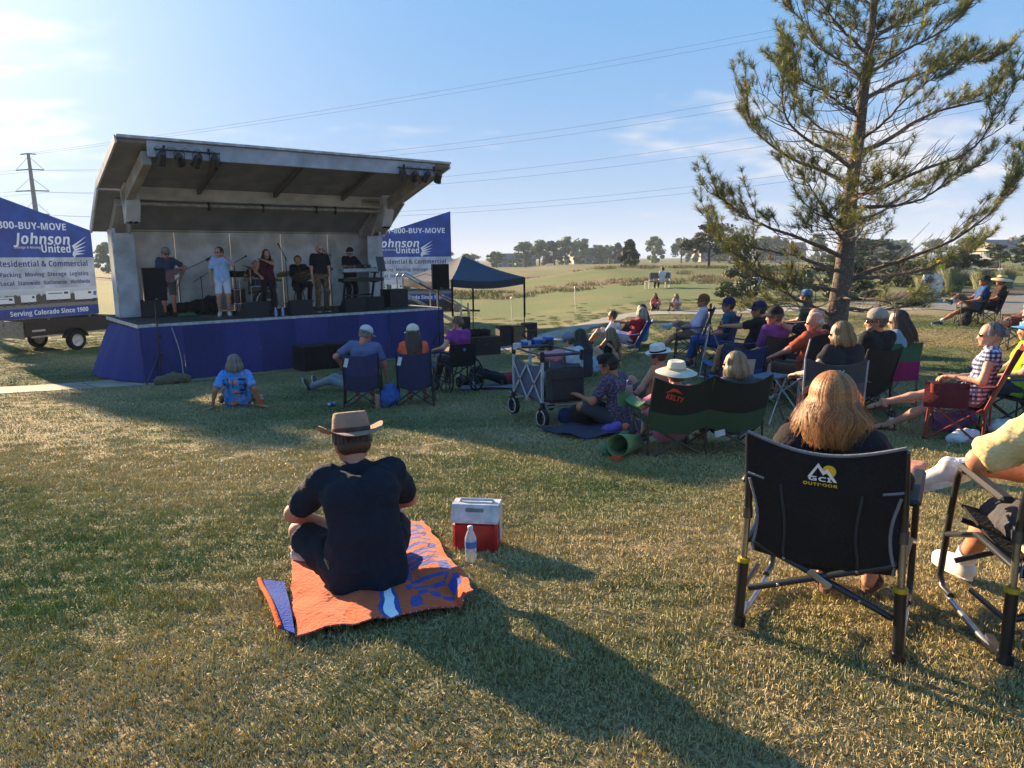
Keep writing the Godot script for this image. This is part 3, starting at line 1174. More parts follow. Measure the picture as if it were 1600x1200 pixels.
# o: label, at, turn (degrees, positive to the left), and what differs from an adult standing with the arms down
func person(o: Dictionary) -> Node3D:
	var get_o := func(k: String, d): return o[k] if o.has(k) else d
	var p := thing("person", o.label, "person", o.at, deg_to_rad(get_o.call("turn", 0.0)), get_o.call("group", ""))
	var sc: float = get_o.call("s", 1.0)
	p.scale = Vector3.ONE * sc
	var near: bool = get_o.call("near", false)
	var ph: float = get_o.call("ph", 0.93)
	var lean := deg_to_rad(get_o.call("lean", 0.0))
	var tilt := deg_to_rad(get_o.call("tilt", 0.0))       # to the side, positive to the right
	var twist := deg_to_rad(get_o.call("twist", 0.0))
	var slump: float = get_o.call("slump", 0.0)
	var wd: float = get_o.call("wide", 1.0)
	var belly: float = get_o.call("belly", 0.0)
	var sex: String = get_o.call("sex", "m")
	var lying: bool = get_o.call("lying", false)
	var P: Vector3 = get_o.call("pelvis", Vector3(0, ph, 0))
	var tb := Basis(Vector3.FORWARD, tilt) * Basis(Vector3.RIGHT, lean)
	if lying:
		tb = get_o.call("basis", tb)
	var U := tb.y
	var fw := -tb.z
	var tx := (Basis(U, twist) * tb.x).normalized()
	var spine := func(t: float, side: float) -> Vector3:   # t: 0 pelvis, 1 neck
		var xx := tb.x.lerp(tx, t).normalized()
		return P + U * 0.50 * t - fw * slump * sin(t * PI * 0.85) + fw * slump * 0.9 * maxf(0.0, t - 0.75) * 3.0 + xx * side
	var N: Vector3 = spine.call(1.0, 0.0)
	var wsh := (0.170 if sex == "m" else 0.150) * wd
	var sh := [spine.call(0.90, -wsh), spine.call(0.90, wsh)]
	var hips: Array = [P - tb.x * 0.088 * wd - U * 0.02, P + tb.x * 0.088 * wd - U * 0.02]
	# head
	var hd: Array = get_o.call("head", [0.0, 0.0])   # turn to the left, nod down (degrees), tip to the right
	var hup := U.lerp(Vector3.UP, 0.0 if lying else 0.75).normalized()
	var hb := frame(fw - hup * fw.dot(hup), hup)
	hb = hb * Basis(Vector3.UP, deg_to_rad(hd[0])) * Basis(Vector3.RIGHT, -deg_to_rad(hd[1]))
	if hd.size() > 2:
		hb = hb * Basis(Vector3.FORWARD, deg_to_rad(hd[2]))
	var hc := N + hup * 0.128 + (-hb.z) * 0.038
	var hxf := Transform3D(hb, hc)
	# limbs
	var hands: Array = get_o.call("hands", [Vector3(-0.24, 0.84, -0.06), Vector3(0.24, 0.84, -0.06)])
	var hints: Array = get_o.call("elbows", [Vector3(-0.5, -0.5, 0.7), Vector3(0.5, -0.5, 0.7)])
	var feet: Array = get_o.call("feet", [Vector3(-0.11, 0.078, 0.0), Vector3(0.11, 0.078, 0.0)])
	var knees: Array = get_o.call("knees", [Vector3(-0.12, 0.7, -1.0), Vector3(0.12, 0.7, -1.0)])
	var toes: Array = get_o.call("toes", [Vector3(-0.15, 0, -1), Vector3(0.15, 0, -1)])
	var arm := []
	var leg := []
	for i in 2:
		arm.append(ik(sh[i], hands[i], 0.285, 0.255, hints[i]))
		leg.append(ik(hips[i], feet[i], 0.43, 0.425, knees[i]))
	var arm_fat: float = get_o.call("arm_fat", 1.0)
	# ---- body
	var f := Field.new()
	f.k = 0.014
	f.cell = 0.0125 if near else 0.021
	var torso := func(q: Field, grow: float, from: float, to: float) -> void:
		for s in [-1.0, 1.0]:
			var a: Vector3 = spine.call(maxf(from, -0.02), 0.075 * wd * s)
			var b: Vector3 = spine.call(0.36, 0.060 * wd * s)
			var c: Vector3 = spine.call(0.72, 0.078 * wd * s)
			q.bone(a, b, 0.098 + grow, 0.088 + grow + belly * 0.12)
			q.bone(b, c, 0.088 + grow + belly * 0.12, 0.094 + grow)
			q.bone(c, spine.call(0.90, wsh * 0.86 * s), 0.092 + grow, 0.050 + grow * 0.8)
			q.bone(spine.call(0.97, 0.0), spine.call(0.91, wsh * 0.9 * s), 0.046 + grow * 0.6, 0.046 + grow * 0.8)
		if belly > 0.0:
			q.bone(spine.call(0.16, 0.0) + fw * 0.05, spine.call(0.34, 0.0) + fw * 0.06, 0.11 + belly + grow, 0.10 + belly + grow)
		if sex == "f":
			for s in [-1.0, 1.0]:
				q.bone(spine.call(0.64, 0.07 * s) + fw * 0.075, spine.call(0.62, 0.066 * s) + fw * 0.085, 0.052 + grow, 0.050 + grow)
	torso.call(f, -0.012, 0.0, 1.0)
	f.bone(N - U * 0.02, hc - hup * 0.05 + hb.z * 0.03, 0.050, 0.048)
	for i in 2:
		f.bone(sh[i], arm[i][0], 0.050 * arm_fat, 0.038 * arm_fat)
		f.bone(arm[i][0], arm[i][1], 0.039 * arm_fat, 0.024)
		f.bone(hips[i], leg[i][0], 0.080 * wd, 0.052)
		f.bone(leg[i][0], leg[i][0].lerp(leg[i][1], 0.35) + (Vector3.ZERO), 0.050, 0.050)
		f.bone(leg[i][0].lerp(leg[i][1], 0.35), leg[i][1], 0.050, 0.033)
	var body := MB.new()
	f.build(body)
	body.add(kit["head_" + sex], hxf)
	var poses: Array = get_o.call("grip", ["curl", "curl"])
	var palms: Array = get_o.call("palms", [null, null])
	var hand_dirs: Array = get_o.call("hand_dirs", [null, null])
	for i in 2:
		var dir: Vector3 = (arm[i][1] - arm[i][0]).normalized()
		if hand_dirs[i] != null:
			dir = hand_dirs[i]
		var back_up: Vector3 = palms[i] if palms[i] != null else (Vector3(-0.8 if i == 0 else 0.8, 0.5, 0.3) if absf(dir.y) > 0.75 else Vector3(0, 1, 0))
		var b := frame(dir, back_up)
		if i == 0:
			b = b * Basis.from_scale(Vector3(-1, 1, 1))
		if kit.has("hand_" + str(poses[i])):
			body.add(kit["hand_" + poses[i]], Transform3D(b, arm[i][1] + dir * 0.012))
	var shoes: Array = get_o.call("shoes", ["shoe", "30302f"])   # kind, colour
	var fxf := []
	for i in 2:
		var up := Vector3.UP
		var td: Vector3 = (toes[i] as Vector3).normalized()
		if absf(td.y) > 0.4:
			up = (leg[i][0] - leg[i][1]).normalized()
		fxf.append(Transform3D(frame(td, up), leg[i][1]))
		if shoes[0] != "shoe":
			body.add(kit["foot"], fxf[i])
	var skin := mt(hx(get_o.call("skin", SKIN[(o.label as String).hash() % 5])), "skin")
	part(p, "body", body, skin)
	# ---- clothes
	var fold: FastNoiseLite = kit.fold
	var top: Array = get_o.call("top", ["2b2b30", 0.5])    # colour, length of the sleeve (0 none, 0.5 short, 1 long)
	var cell := 0.0115 if near else 0.020
	var f2 := Field.new()
	f2.k = 0.016
	f2.cell = cell
	torso.call(f2, 0.006, 0.0, 1.0)
	var sl: float = top[1]
	for i in 2:
		if sl > 0.0:
			var e: Vector3 = (sh[i] as Vector3).lerp(arm[i][0], minf(sl * 1.55, 1.0))
			f2.bone(sh[i], e, 0.066, 0.062 if sl < 0.9 else 0.054, 1 if sl < 0.65 else 0)
			if sl > 0.65:
				var w: Vector3 = (arm[i][0] as Vector3).lerp(arm[i][1], (sl - 0.65) / 0.35 * 0.94)
				f2.bone(arm[i][0], w, 0.054, 0.038, 1)
	var hem: float = get_o.call("hem", 0.10)
	for s in [-1.0, 1.0]:
		f2.bone(spine.call(0.2, 0.075 * wd * s), P + tb.x * 0.080 * wd * s - U * hem, 0.104, 0.108, 1)
	if top.size() > 2:   # a dress: cloth over the thighs
		for i in 2:
			f2.bone(hips[i], (hips[i] as Vector3).lerp(leg[i][0], top[2]), 0.110, 0.095, 1)
		f2.bone((hips[0] + hips[1]) * 0.5, (hips[0] + hips[1]) * 0.5 + ((leg[0][0] + leg[1][0]) * 0.5 - (hips[0] + hips[1]) * 0.5) * top[2] * 0.95, 0.105, 0.09, 1)
	var b2 := MB.new()
	f2.build(b2, kit.crease if near else fold, 0.015 if near else 0.012)
	var tm: Material = o.top_mat if o.has("top_mat") else mt(hx(top[0]), "cloth")
	part(p, "dress" if top.size() > 2 else "shirt", b2, tm)
	var pants: Array = get_o.call("pants", ["33363d", 1.0])   # colour, length (0.45 shorts, 1 long)
	if pants[1] > 0.0:
		var f3 := Field.new()
		f3.k = 0.016
		f3.cell = cell
		f3.bone(hips[0], hips[1], 0.100 * wd, 0.100 * wd)
		f3.bone(spine.call(0.02, -0.07), spine.call(0.20, -0.065), 0.092 * wd, 0.086 * wd)
		f3.bone(spine.call(0.02, 0.07), spine.call(0.20, 0.065), 0.092 * wd, 0.086 * wd)
		for i in 2:
			var e := minf(pants[1] / 0.5, 1.0)
			f3.bone(hips[i], (hips[i] as Vector3).lerp(leg[i][0], e), 0.092 * wd, 0.076 if pants[1] < 0.7 else 0.066, 1 if pants[1] <= 0.5 else 0)
			if pants[1] > 0.5:
				f3.bone(leg[i][0], (leg[i][0] as Vector3).lerp(leg[i][1], (pants[1] - 0.5) / 0.5 * 0.97), 0.066, 0.058, 1)
		var b3 := MB.new()
		f3.build(b3, kit.crease if near else fold, 0.018 if near else 0.012)
		part(p, "trousers" if pants[1] > 0.7 else "shorts", b3, o.pants_mat if o.has("pants_mat") else mt(hx(pants[0]), "cloth"))
	for i in 2:
		if shoes[0] == "shoe":
			var so := piece(p, "shoe", kit_mesh("shoe"), mt(hx(shoes[1]), "plastic", 0.7))
			so.transform = fxf[i]
			var su := piece(so, "sole", kit_mesh("sole"), mt(hx(shoes[2] if shoes.size() > 2 else "d8d4cc"), "plastic", 0.8))
			if shoes.size() > 3:
				var sk := MB.new()
				var top_at: Vector3 = (leg[i][1] as Vector3).lerp(leg[i][0], 0.24)
				sk.tube([leg[i][1], (leg[i][1] as Vector3).lerp(top_at, 0.6), top_at], [0.043, 0.047, 0.050], 12)
				part(p, "sock", sk, mt(hx(shoes[3]), "cloth"))
		elif shoes[0] == "sandal":
			var so := piece(p, "sandal", kit_mesh("sole"), mt(hx(shoes[1]), "plastic", 0.8))
			so.transform = fxf[i]
			var st := MB.new()
			for q in [[-0.075, 0.012], [-0.012, 0.02]]:
				var pts := []
				for k in 9:
					var a := PI * k / 8.0
					pts.append(Vector3(cos(a) * 0.044, -0.056 + sin(a) * (0.026 - q[0] * 0.25 - 0.004), q[0] - sin(a) * 0.012))
				st.tube(pts, 0.006, 5)
			part(so, "strap", st, mt(hx(shoes[1]), "plastic", 0.8))
	# ---- hair, hat, glasses
	var hair: Array = get_o.call("hair", ["short", "4a3526"])
	if hair[0] != "none":
		var hm := mt(hx(hair[1]), "hair")
		hm.vertex_color_use_as_albedo = true
		piece(p, "hair", kit["hair_" + hair[0]], hm).transform = hxf.scaled_local(Vector3.ONE * float(get_o.call("hair_scale", 1.0)))
	if o.has("beard"):
		piece(p, "beard", kit["beard"], mt(hx(o.beard), "hair")).transform = hxf
	if o.has("hat"):   # kind, colour, colour of the brim, colour of the band, turned about
		var h: Array = o.hat
		var hat := piece(p, "hat", kit[h[0]], mt(hx(h[1]), "cloth"))
		hat.transform = hxf * Transform3D(Basis(Vector3.UP, deg_to_rad(h[4] if h.size() > 4 else 0.0)) * Basis(Vector3.RIGHT, deg_to_rad(h[5] if h.size() > 5 else 0.0)), Vector3(0, h[6] if h.size() > 6 else 0.012, 0))
		if h.size() > 7:
			hat.scale *= h[7]
		piece(hat, "brim", kit[h[0] + "_brim"], mt(hx(h[2] if h.size() > 2 else h[1]), "cloth"))
		if kit.has(h[0] + "_band"):
			piece(hat, "hat_band", kit[h[0] + "_band"], mt(hx(h[3] if h.size() > 3 else "3a332c"), "cloth"))
	if get_o.call("glasses", false):
		piece(p, "sunglasses", kit["glasses"], mt(hx("121214"), "plastic", 0.15)).transform = hxf
	elif get_o.call("face", false):
		for s in [-1.0, 1.0]:
			var e := MB.new()
			e.ell(Vector3(0.031 * s, 0.000, -0.0900), Vector3(0.012, 0.007, 0.008), Basis(), 8, 6)
			part(p, "eye", e, mt(hx("3a2c24"), "plastic", 0.2)).transform = hxf
	if get_o.call("face", false) or get_o.call("glasses", false):
		var mo := MB.new()
		mo.ell(Vector3(0, -0.0575, -0.0945), Vector3(0.019, 0.0052, 0.006), Basis(), 8, 6)
		part(p, "lips", mo, mt(hx("9a5a50"), "skin")).transform = hxf
	p.set_meta("joints", {"head": hxf, "hands": [arm[0][1], arm[1][1]]})
	return p

func kit_mesh(k: String) -> Mesh:
	if not kit.has(k + "_mesh"):
		kit[k + "_mesh"] = (kit[k] as MB).mesh()
	return kit[k + "_mesh"]

# ---------------------------------------------------------------- stage and signs
func lettering(parent: Node, called: String, s: String, w: float, h: float, at: Vector3, m: Material, bold := true, slant := 0.0) -> MeshInstance3D:
	# s set w wide and h tall (capital height), its lower left corner at AT, facing +z
	var t := TextMesh.new()
	var f := SystemFont.new()
	f.font_names = PackedStringArray(["Droid Sans"])
	f.font_weight = 700 if bold else 400
	t.font = f
	t.text = s
	t.font_size = 64
	t.pixel_size = 0.01
	t.depth = 0.012
	t.curve_step = 4.0
	t.horizontal_alignment = HORIZONTAL_ALIGNMENT_LEFT
	t.vertical_alignment = VERTICAL_ALIGNMENT_BOTTOM
	var b := t.get_aabb()
	var cap := 0.455   # height of a capital at this size
	var o := piece(parent, called, t, m)
	var k := Vector3(w / maxf(b.size.x, 0.001), h / cap, 0.4)
	var sl := Basis(Vector3(1, 0, 0), Vector3(slant, 1, 0), Vector3(0, 0, 1))
	o.basis = sl * Basis.from_scale(k)
	o.position = at - o.basis * Vector3(b.position.x, b.position.y + (0.155 if b.size.y > 0.58 else 0.0), 0)
	return o

func at_stage(x: float, y: float, z: float) -> Vector3:
	return STAGE_AT + Basis(Vector3.UP, STAGE_TURN) * Vector3(x, y, z)

func slab(b: MB, x0: float, x1: float, y0: float, z0: float, y1: float, z1: float, thick: float, bev := 0.0) -> void:
	# a slab between two lines along x, hanging THICK below them
	var d := Vector3(0, y1 - y0, z1 - z0)
	var dn := d.normalized()
	var up := dn.cross(Vector3.RIGHT)
	if up.y < 0.0:
		up = -up
	b.box(Vector3((x0 + x1) / 2, (y0 + y1) / 2, (z0 + z1) / 2) - up * thick / 2, Vector3(x1 - x0, thick, d.length()), Basis(Vector3.RIGHT, up, Vector3.RIGHT.cross(up)), bev)

func make_stage() -> void:
	var st := thing("mobile_stage", "large grey fold-out concert stage with overhanging roof and blue skirt", "stage", STAGE_AT, STAGE_TURN)
	var pale := mt(hx("cfd1d4"), "panel")
	var cream := mt(hx("b9b8b2"), "panel")
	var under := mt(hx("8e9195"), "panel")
	var wall := mt(hx("dddbd6"), "panel")
	var alu := mt(hx("c8cacc"), "paint", 0.35)
	var dark := mt(hx("232428"), "panel", 0.8)
	var b := MB.new()
	# deck of plywood sheets
	for i in 6:
		b = MB.new()
		b.box(Vector3(0.645 + i * 1.285, 1.24, -1.78), Vector3(1.279, 0.07, 3.55), Basis(), 0.006)
		part(st, "deck_panel", b, dark)
	b = MB.new()
	b.box(Vector3(3.855, 1.245, 0.015), Vector3(7.75, 0.075, 0.03), Basis(), 0.006)
	b.box(Vector3(-0.018, 1.245, -1.75), Vector3(0.03, 0.075, 3.5), Basis(), 0.006)
	b.box(Vector3(7.728, 1.245, -1.75), Vector3(0.03, 0.075, 3.5), Basis(), 0.006)
	part(st, "deck_edge", b, alu)
	b = MB.new()
	b.box(Vector3(3.85, 0.80, -2.55), Vector3(7.3, 0.74, 1.9), Basis(), 0.02)
	part(st, "trailer_bed", b, mt(hx("3a3c42"), "panel"))
	for x in [0.25, 2.6, 5.1, 7.45]:
		b = MB.new()
		b.tube([Vector3(x, 0.0, -0.5), Vector3(x, 1.2, -0.5)], 0.035, 8)
		b.box(Vector3(x, 0.02, -0.5), Vector3(0.2, 0.03, 0.2))
		part(st, "support_leg", b, mt(hx("55575b"), "metal"))
	# back wall of sheets with joints, side walls, posts
	for i in 5:
		b = MB.new()
		var x0 := 0.30 + i * 1.42
		b.box(Vector3(x0 + 0.708, 2.36, -3.42), Vector3(1.412, 2.16, 0.06), Basis(), 0.006)
		part(st, "wall_panel", b, wall)
	b = MB.new()
	b.box(Vector3(3.85, 3.43, -3.36), Vector3(7.0, 0.07, 0.07), Basis(), 0.01)
	part(st, "wall_rail", b, mt(hx("c9c3b2"), "panel"))
	b = MB.new()
	b.box(Vector3(2.6, 1.93, -3.385), Vector3(2.4, 0.02, 0.02))
	part(st, "wall_batten", b, pale)
	for s in [0, 1]:
		var x := 0.20 if s == 0 else 7.36
		var inn := 1.0 if s == 0 else -1.0
		b = MB.new()
		b.box(Vector3(x, 2.36, -3.06), Vector3(0.06, 2.16, 0.70), Basis(), 0.008)
		part(st, "side_wall", b, pale)
		b = MB.new()
		b.box(Vector3(x + 0.20 * inn, 2.30, -2.72), Vector3(0.46, 2.04, 0.05), Basis(), 0.008)
		part(st, "front_post", b, mt(hx("c3c9d2"), "panel"))
		b = MB.new()
		b.box(Vector3(x - 0.045 * inn, 2.32, -2.735), Vector3(0.04, 2.08, 0.08), Basis(), 0.006)
		part(st, "corner_strip", b, alu)
		# folded rib: a lower arm, a knee block and an upper arm, with plates
		var xr := x + 0.20 * inn
		b = MB.new()
		slab(b, xr - 0.20, xr + 0.20, 3.46, -3.30, 4.10, -2.30, 0.20, 0.01)
		b.prism([Vector2(3.10, 3.36), Vector2(2.62, 3.30), Vector2(2.05, 4.05), Vector2(2.25, 4.14)], Transform3D(Basis(Vector3(0, 0, -1), Vector3.UP, Vector3.RIGHT), Vector3(xr + 0.12 * inn, 0, 0)), 0.05)
		part(st, "lower_rib", b, cream)
		b = MB.new()
		b.prism([Vector2(2.20, 4.30), Vector2(1.70, 4.42), Vector2(1.62, 3.92), Vector2(1.80, 3.55), Vector2(2.02, 3.50), Vector2(2.10, 3.9)], Transform3D(Basis(Vector3(0, 0, -1), Vector3.UP, Vector3.RIGHT), Vector3(xr + 0.06 * inn, 0, 0)), 0.30)
		part(st, "knee_block", b, pale)
		b = MB.new()
		for q in [-0.06, 0.06]:
			b.box(Vector3(xr + 0.06 * inn + q, 3.53, -1.86), Vector3(0.07, 0.05, 0.18))
		part(st, "hinge_pin", b, mt(hx("17171a")))
		b = MB.new()
		slab(b, xr - 0.09, xr + 0.09, 4.22, -2.05, 4.90, 0.22, 0.30, 0.012)
		part(st, "upper_rib", b, mt(hx("aaa59a"), "panel"))
		b = MB.new()
		b.box(Vector3(xr + 0.02 * inn, 4.62, -0.02), Vector3(0.16, 0.16, 0.16), Basis(Vector3.RIGHT, -0.29), 0.01)
		part(st, "latch_box", b, pale)
	# roof
	b = MB.new()
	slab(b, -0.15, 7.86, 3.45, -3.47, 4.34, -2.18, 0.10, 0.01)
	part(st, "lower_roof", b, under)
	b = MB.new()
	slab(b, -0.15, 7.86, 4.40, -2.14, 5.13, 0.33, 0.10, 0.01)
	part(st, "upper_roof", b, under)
	for x in [2.0, 3.9, 5.8]:
		b = MB.new()
		slab(b, x - 0.04, x + 0.04, 4.31, -2.0, 4.99, 0.28, 0.10)
		part(st, "roof_purlin", b, mt(hx("5b5754"), "panel"))
	for x in [-0.17, 7.88]:
		b = MB.new()
		slab(b, x - 0.02, x + 0.02, 4.43, -2.16, 5.16, 0.34, 0.16)
		slab(b, x - 0.02, x + 0.02, 3.47, -3.50, 4.36, -2.20, 0.16)
		part(st, "roof_end_trim", b, mt(hx("dcdcda"), "paint"))
	b = MB.new()
	b.box(Vector3(3.86, 5.135, 0.38), Vector3(8.05, 0.06, 0.12), Basis(), 0.01)
	part(st, "roof_cap", b, alu)
	b = MB.new()
	b.box(Vector3(3.90, 4.93, 0.36), Vector3(7.0, 0.33, 0.05), Basis(), 0.008)
	part(st, "fascia", b, mt(hx("b4bccb"), "panel"))
	b = MB.new()
	b.box(Vector3(3.86, 4.23, -1.98), Vector3(6.95, 0.33, 0.16), Basis(), 0.015)
	b.box(Vector3(3.86, 4.41, -1.97), Vector3(6.95, 0.03, 0.22), Basis(), 0.006)
	part(st, "ceiling_beam", b, mt(hx("c0bfb8"), "panel"))
	lettering(part(st, "maker_plate", plate(0.95, 0.2, 0.004, Vector3(6.85, 4.22, -1.896)), mt(hx("a39c8b"), "panel")), "maker_name", "Century Industries", 0.86, 0.085, Vector3(6.42, 4.20, -1.893), mt(hx("4c463c")), true, 0.2)
	b = MB.new()
	b.tube([Vector3(0.5, 3.97, -1.86), Vector3(7.25, 3.97, -1.86)], 0.045, 10)
	part(st, "pipe", b, mt(hx("a8a398"), "paint"))
	for x in [2.2, 3.55, 5.0, 5.55]:
		b = MB.new()
		b.box(Vector3(x, 3.99, -1.85), Vector3(0.04, 0.14, 0.11))
		b.ell(Vector3(x, 3.90, -1.84), Vector3(0.04, 0.05, 0.04), Basis(), 8, 6)
		part(st, "pipe_clamp", b, mt(hx("1d1d20")))
	for x in [2.0, 4.1, 5.6]:
		b = MB.new()
		b.tube([Vector3(x, 3.36, -3.38), Vector3(x, 2.9, -3.37)], 0.008, 5)
		part(st, "hanging_strap", b, mt(hx("d8d6d0")))
	# skirt: hung in flat widths with pleats between them
	var sk := mt(hx("3d4180"), "cloth")
	var r := RandomNumberGenerator.new()
	r.seed = 8
	for i in 9:
		var pts := []
		for k in 9:
			var y := lerpf(1.225, 0.015, k / 8.0)
			for j in 9:
				var x := i * 0.857 + 0.857 * j / 8.0
				var pleat := 0.055 * exp(-pow((j / 8.0) / 0.13, 2.0)) + 0.055 * exp(-pow((j / 8.0 - 1.0) / 0.10, 2.0))
				var z := 0.045 + pleat + 0.030 * sin(j * 1.5 + i * 2.1) * k / 8.0 + 0.015 * sin(k * 0.8 + i * 1.7)
				pts.append(Vector3(x, y, z))
		b = MB.new()
		b.sheet(pts, 9, 0.005)
		part(st, "skirt_panel", b, sk if i % 2 == 0 else mt(hx("363a74"), "cloth"))
	for s in [0, 1]:
		for i in 3:
			var pts := []
			for k in 9:
				var u := k / 8.0
				for j in 9:
					var t := (i + j / 8.0) / 3.0
					var bulge := 0.62 * sin(t * PI * 0.76) * pow(u, 0.8) * (1.0 if s == 0 else 0.15)
					var fold := 0.035 * sin(t * 26.0 + u * 1.5) * (0.25 + u) * (1.0 - t * 0.6) * minf(t * 6.0, 1.0)
					var x := -0.012 - bulge - fold if s == 0 else 7.722 + bulge + fold
					pts.append(Vector3(x, lerpf(1.225 - 0.10 * t * (1 - s), 0.03, u), 0.105 - t * 3.3))
			b = MB.new()
			b.sheet(pts, 9, 0.005)
			part(st, "side_skirt", b, sk)
	# steps and ramp with rails at the right end
	var sr := thing("stage_steps", "silver metal steps with handrails at the right end of the stage", "steps", at_stage(7.9, 0, -2.5), STAGE_TURN - 0.35)
	for i in 6:
		b = MB.new()
		b.box(Vector3(0.30 + i * 0.30, 1.12 - i * 0.19, 0), Vector3(0.30, 0.04, 1.0), Basis(), 0.005)
		part(sr, "tread", b, mt(hx("b5b8ba"), "metal"))
	for z in [-0.52, 0.52]:
		b = MB.new()
		b.bar(Vector3(0.0, 1.18, z), Vector3(2.0, 0.0, z), 0.05, 0.16)
		part(sr, "stringer", b, mt(hx("c0c2c4"), "metal"))
		b = MB.new()
		b.tube([Vector3(0.0, 1.2, z), Vector3(-0.05, 2.1, z), Vector3(0.05, 2.22, z), Vector3(0.25, 2.12, z), Vector3(2.0, 1.05, z)], 0.028, 8)
		b.tube([Vector3(0.0, 1.62, z), Vector3(1.9, 0.52, z)], 0.024, 8)
		b.tube([Vector3(1.95, 0.0, z), Vector3(2.0, 1.05, z)], 0.026, 8)
		b.tube([Vector3(1.0, 0.55, z), Vector3(1.0, 1.65, z)], 0.024, 8)
		part(sr, "handrail", b, mt(hx("d5d7d8"), "metal", 0.3))

func plate(w: float, h: float, t: float, at: Vector3) -> MB:
	var b := MB.new()
	b.box(at, Vector3(w, h, t))
	return b

func truck_print() -> Texture2D:
	var w := 512
	var h := 90
	var im := Image.create(w, h, false, Image.FORMAT_RGBA8)
	var n := noise(4, 0.06, 4)
	for y in h:
		for x in w:
			var t := float(y) / h
			var c := Color(0.80, 0.83, 0.86).lerp(Color(0.62, 0.62, 0.60), t)
			var hill := 0.34 + 0.13 * n.get_noise_1d(x * 0.6) + 0.06 * n.get_noise_1d(x * 3.0)
			if t > hill:
				c = Color(0.20, 0.22, 0.19).lerp(Color(0.40, 0.39, 0.35), 0.5 + 0.5 * n.get_noise_2d(x * 2.0, y * 3.0))
			if t > 0.80:
				c = Color(0.55, 0.55, 0.54).lerp(Color(0.42, 0.42, 0.42), 0.5 + 0.5 * n.get_noise_2d(x * 1.0, y * 5.0))
			im.set_pixel(x, y, c)
	var white := Color(0.90, 0.91, 0.92)
	var black := Color(0.10, 0.10, 0.11)
	for q in [[10, 34, 92, 30], [132, 28, 70, 34], [250, 14, 120, 42], [392, 18, 96, 44], [486, 16, 26, 44]]:
		im.fill_rect(Rect2i(q[0], q[1], q[2], q[3]), white)
		im.fill_rect(Rect2i(q[0], q[1] + q[3], q[2], 8), black)
		im.fill_rect(Rect2i(q[0] + q[2] * 3 / 4, q[1] + 6, q[2] / 6, 10), Color(0.2, 0.24, 0.3))
		for k in 3:
			var cx: int = q[0] + 8 + k * (q[2] - 16) / 2
			for a in range(-8, 9):
				var hh := int(sqrt(64.0 - a * a))
				im.fill_rect(Rect2i(clampi(cx + a, 0, w - 1), q[1] + q[3] + 6 - hh, 1, hh * 2), black)
			im.fill_rect(Rect2i(clampi(cx - 2, 0, w - 5), q[1] + q[3] + 4, 4, 4), Color(0.7, 0.7, 0.7))
	im.fill_rect(Rect2i(18, 40, 60, 3), Color(0.2, 0.35, 0.6))
	im.fill_rect(Rect2i(262, 24, 70, 4), Color(0.2, 0.35, 0.6))
	im.fill_rect(Rect2i(492, 24, 14, 20), Color(0.2, 0.45, 0.75))
	return ImageTexture.create_from_image(im)

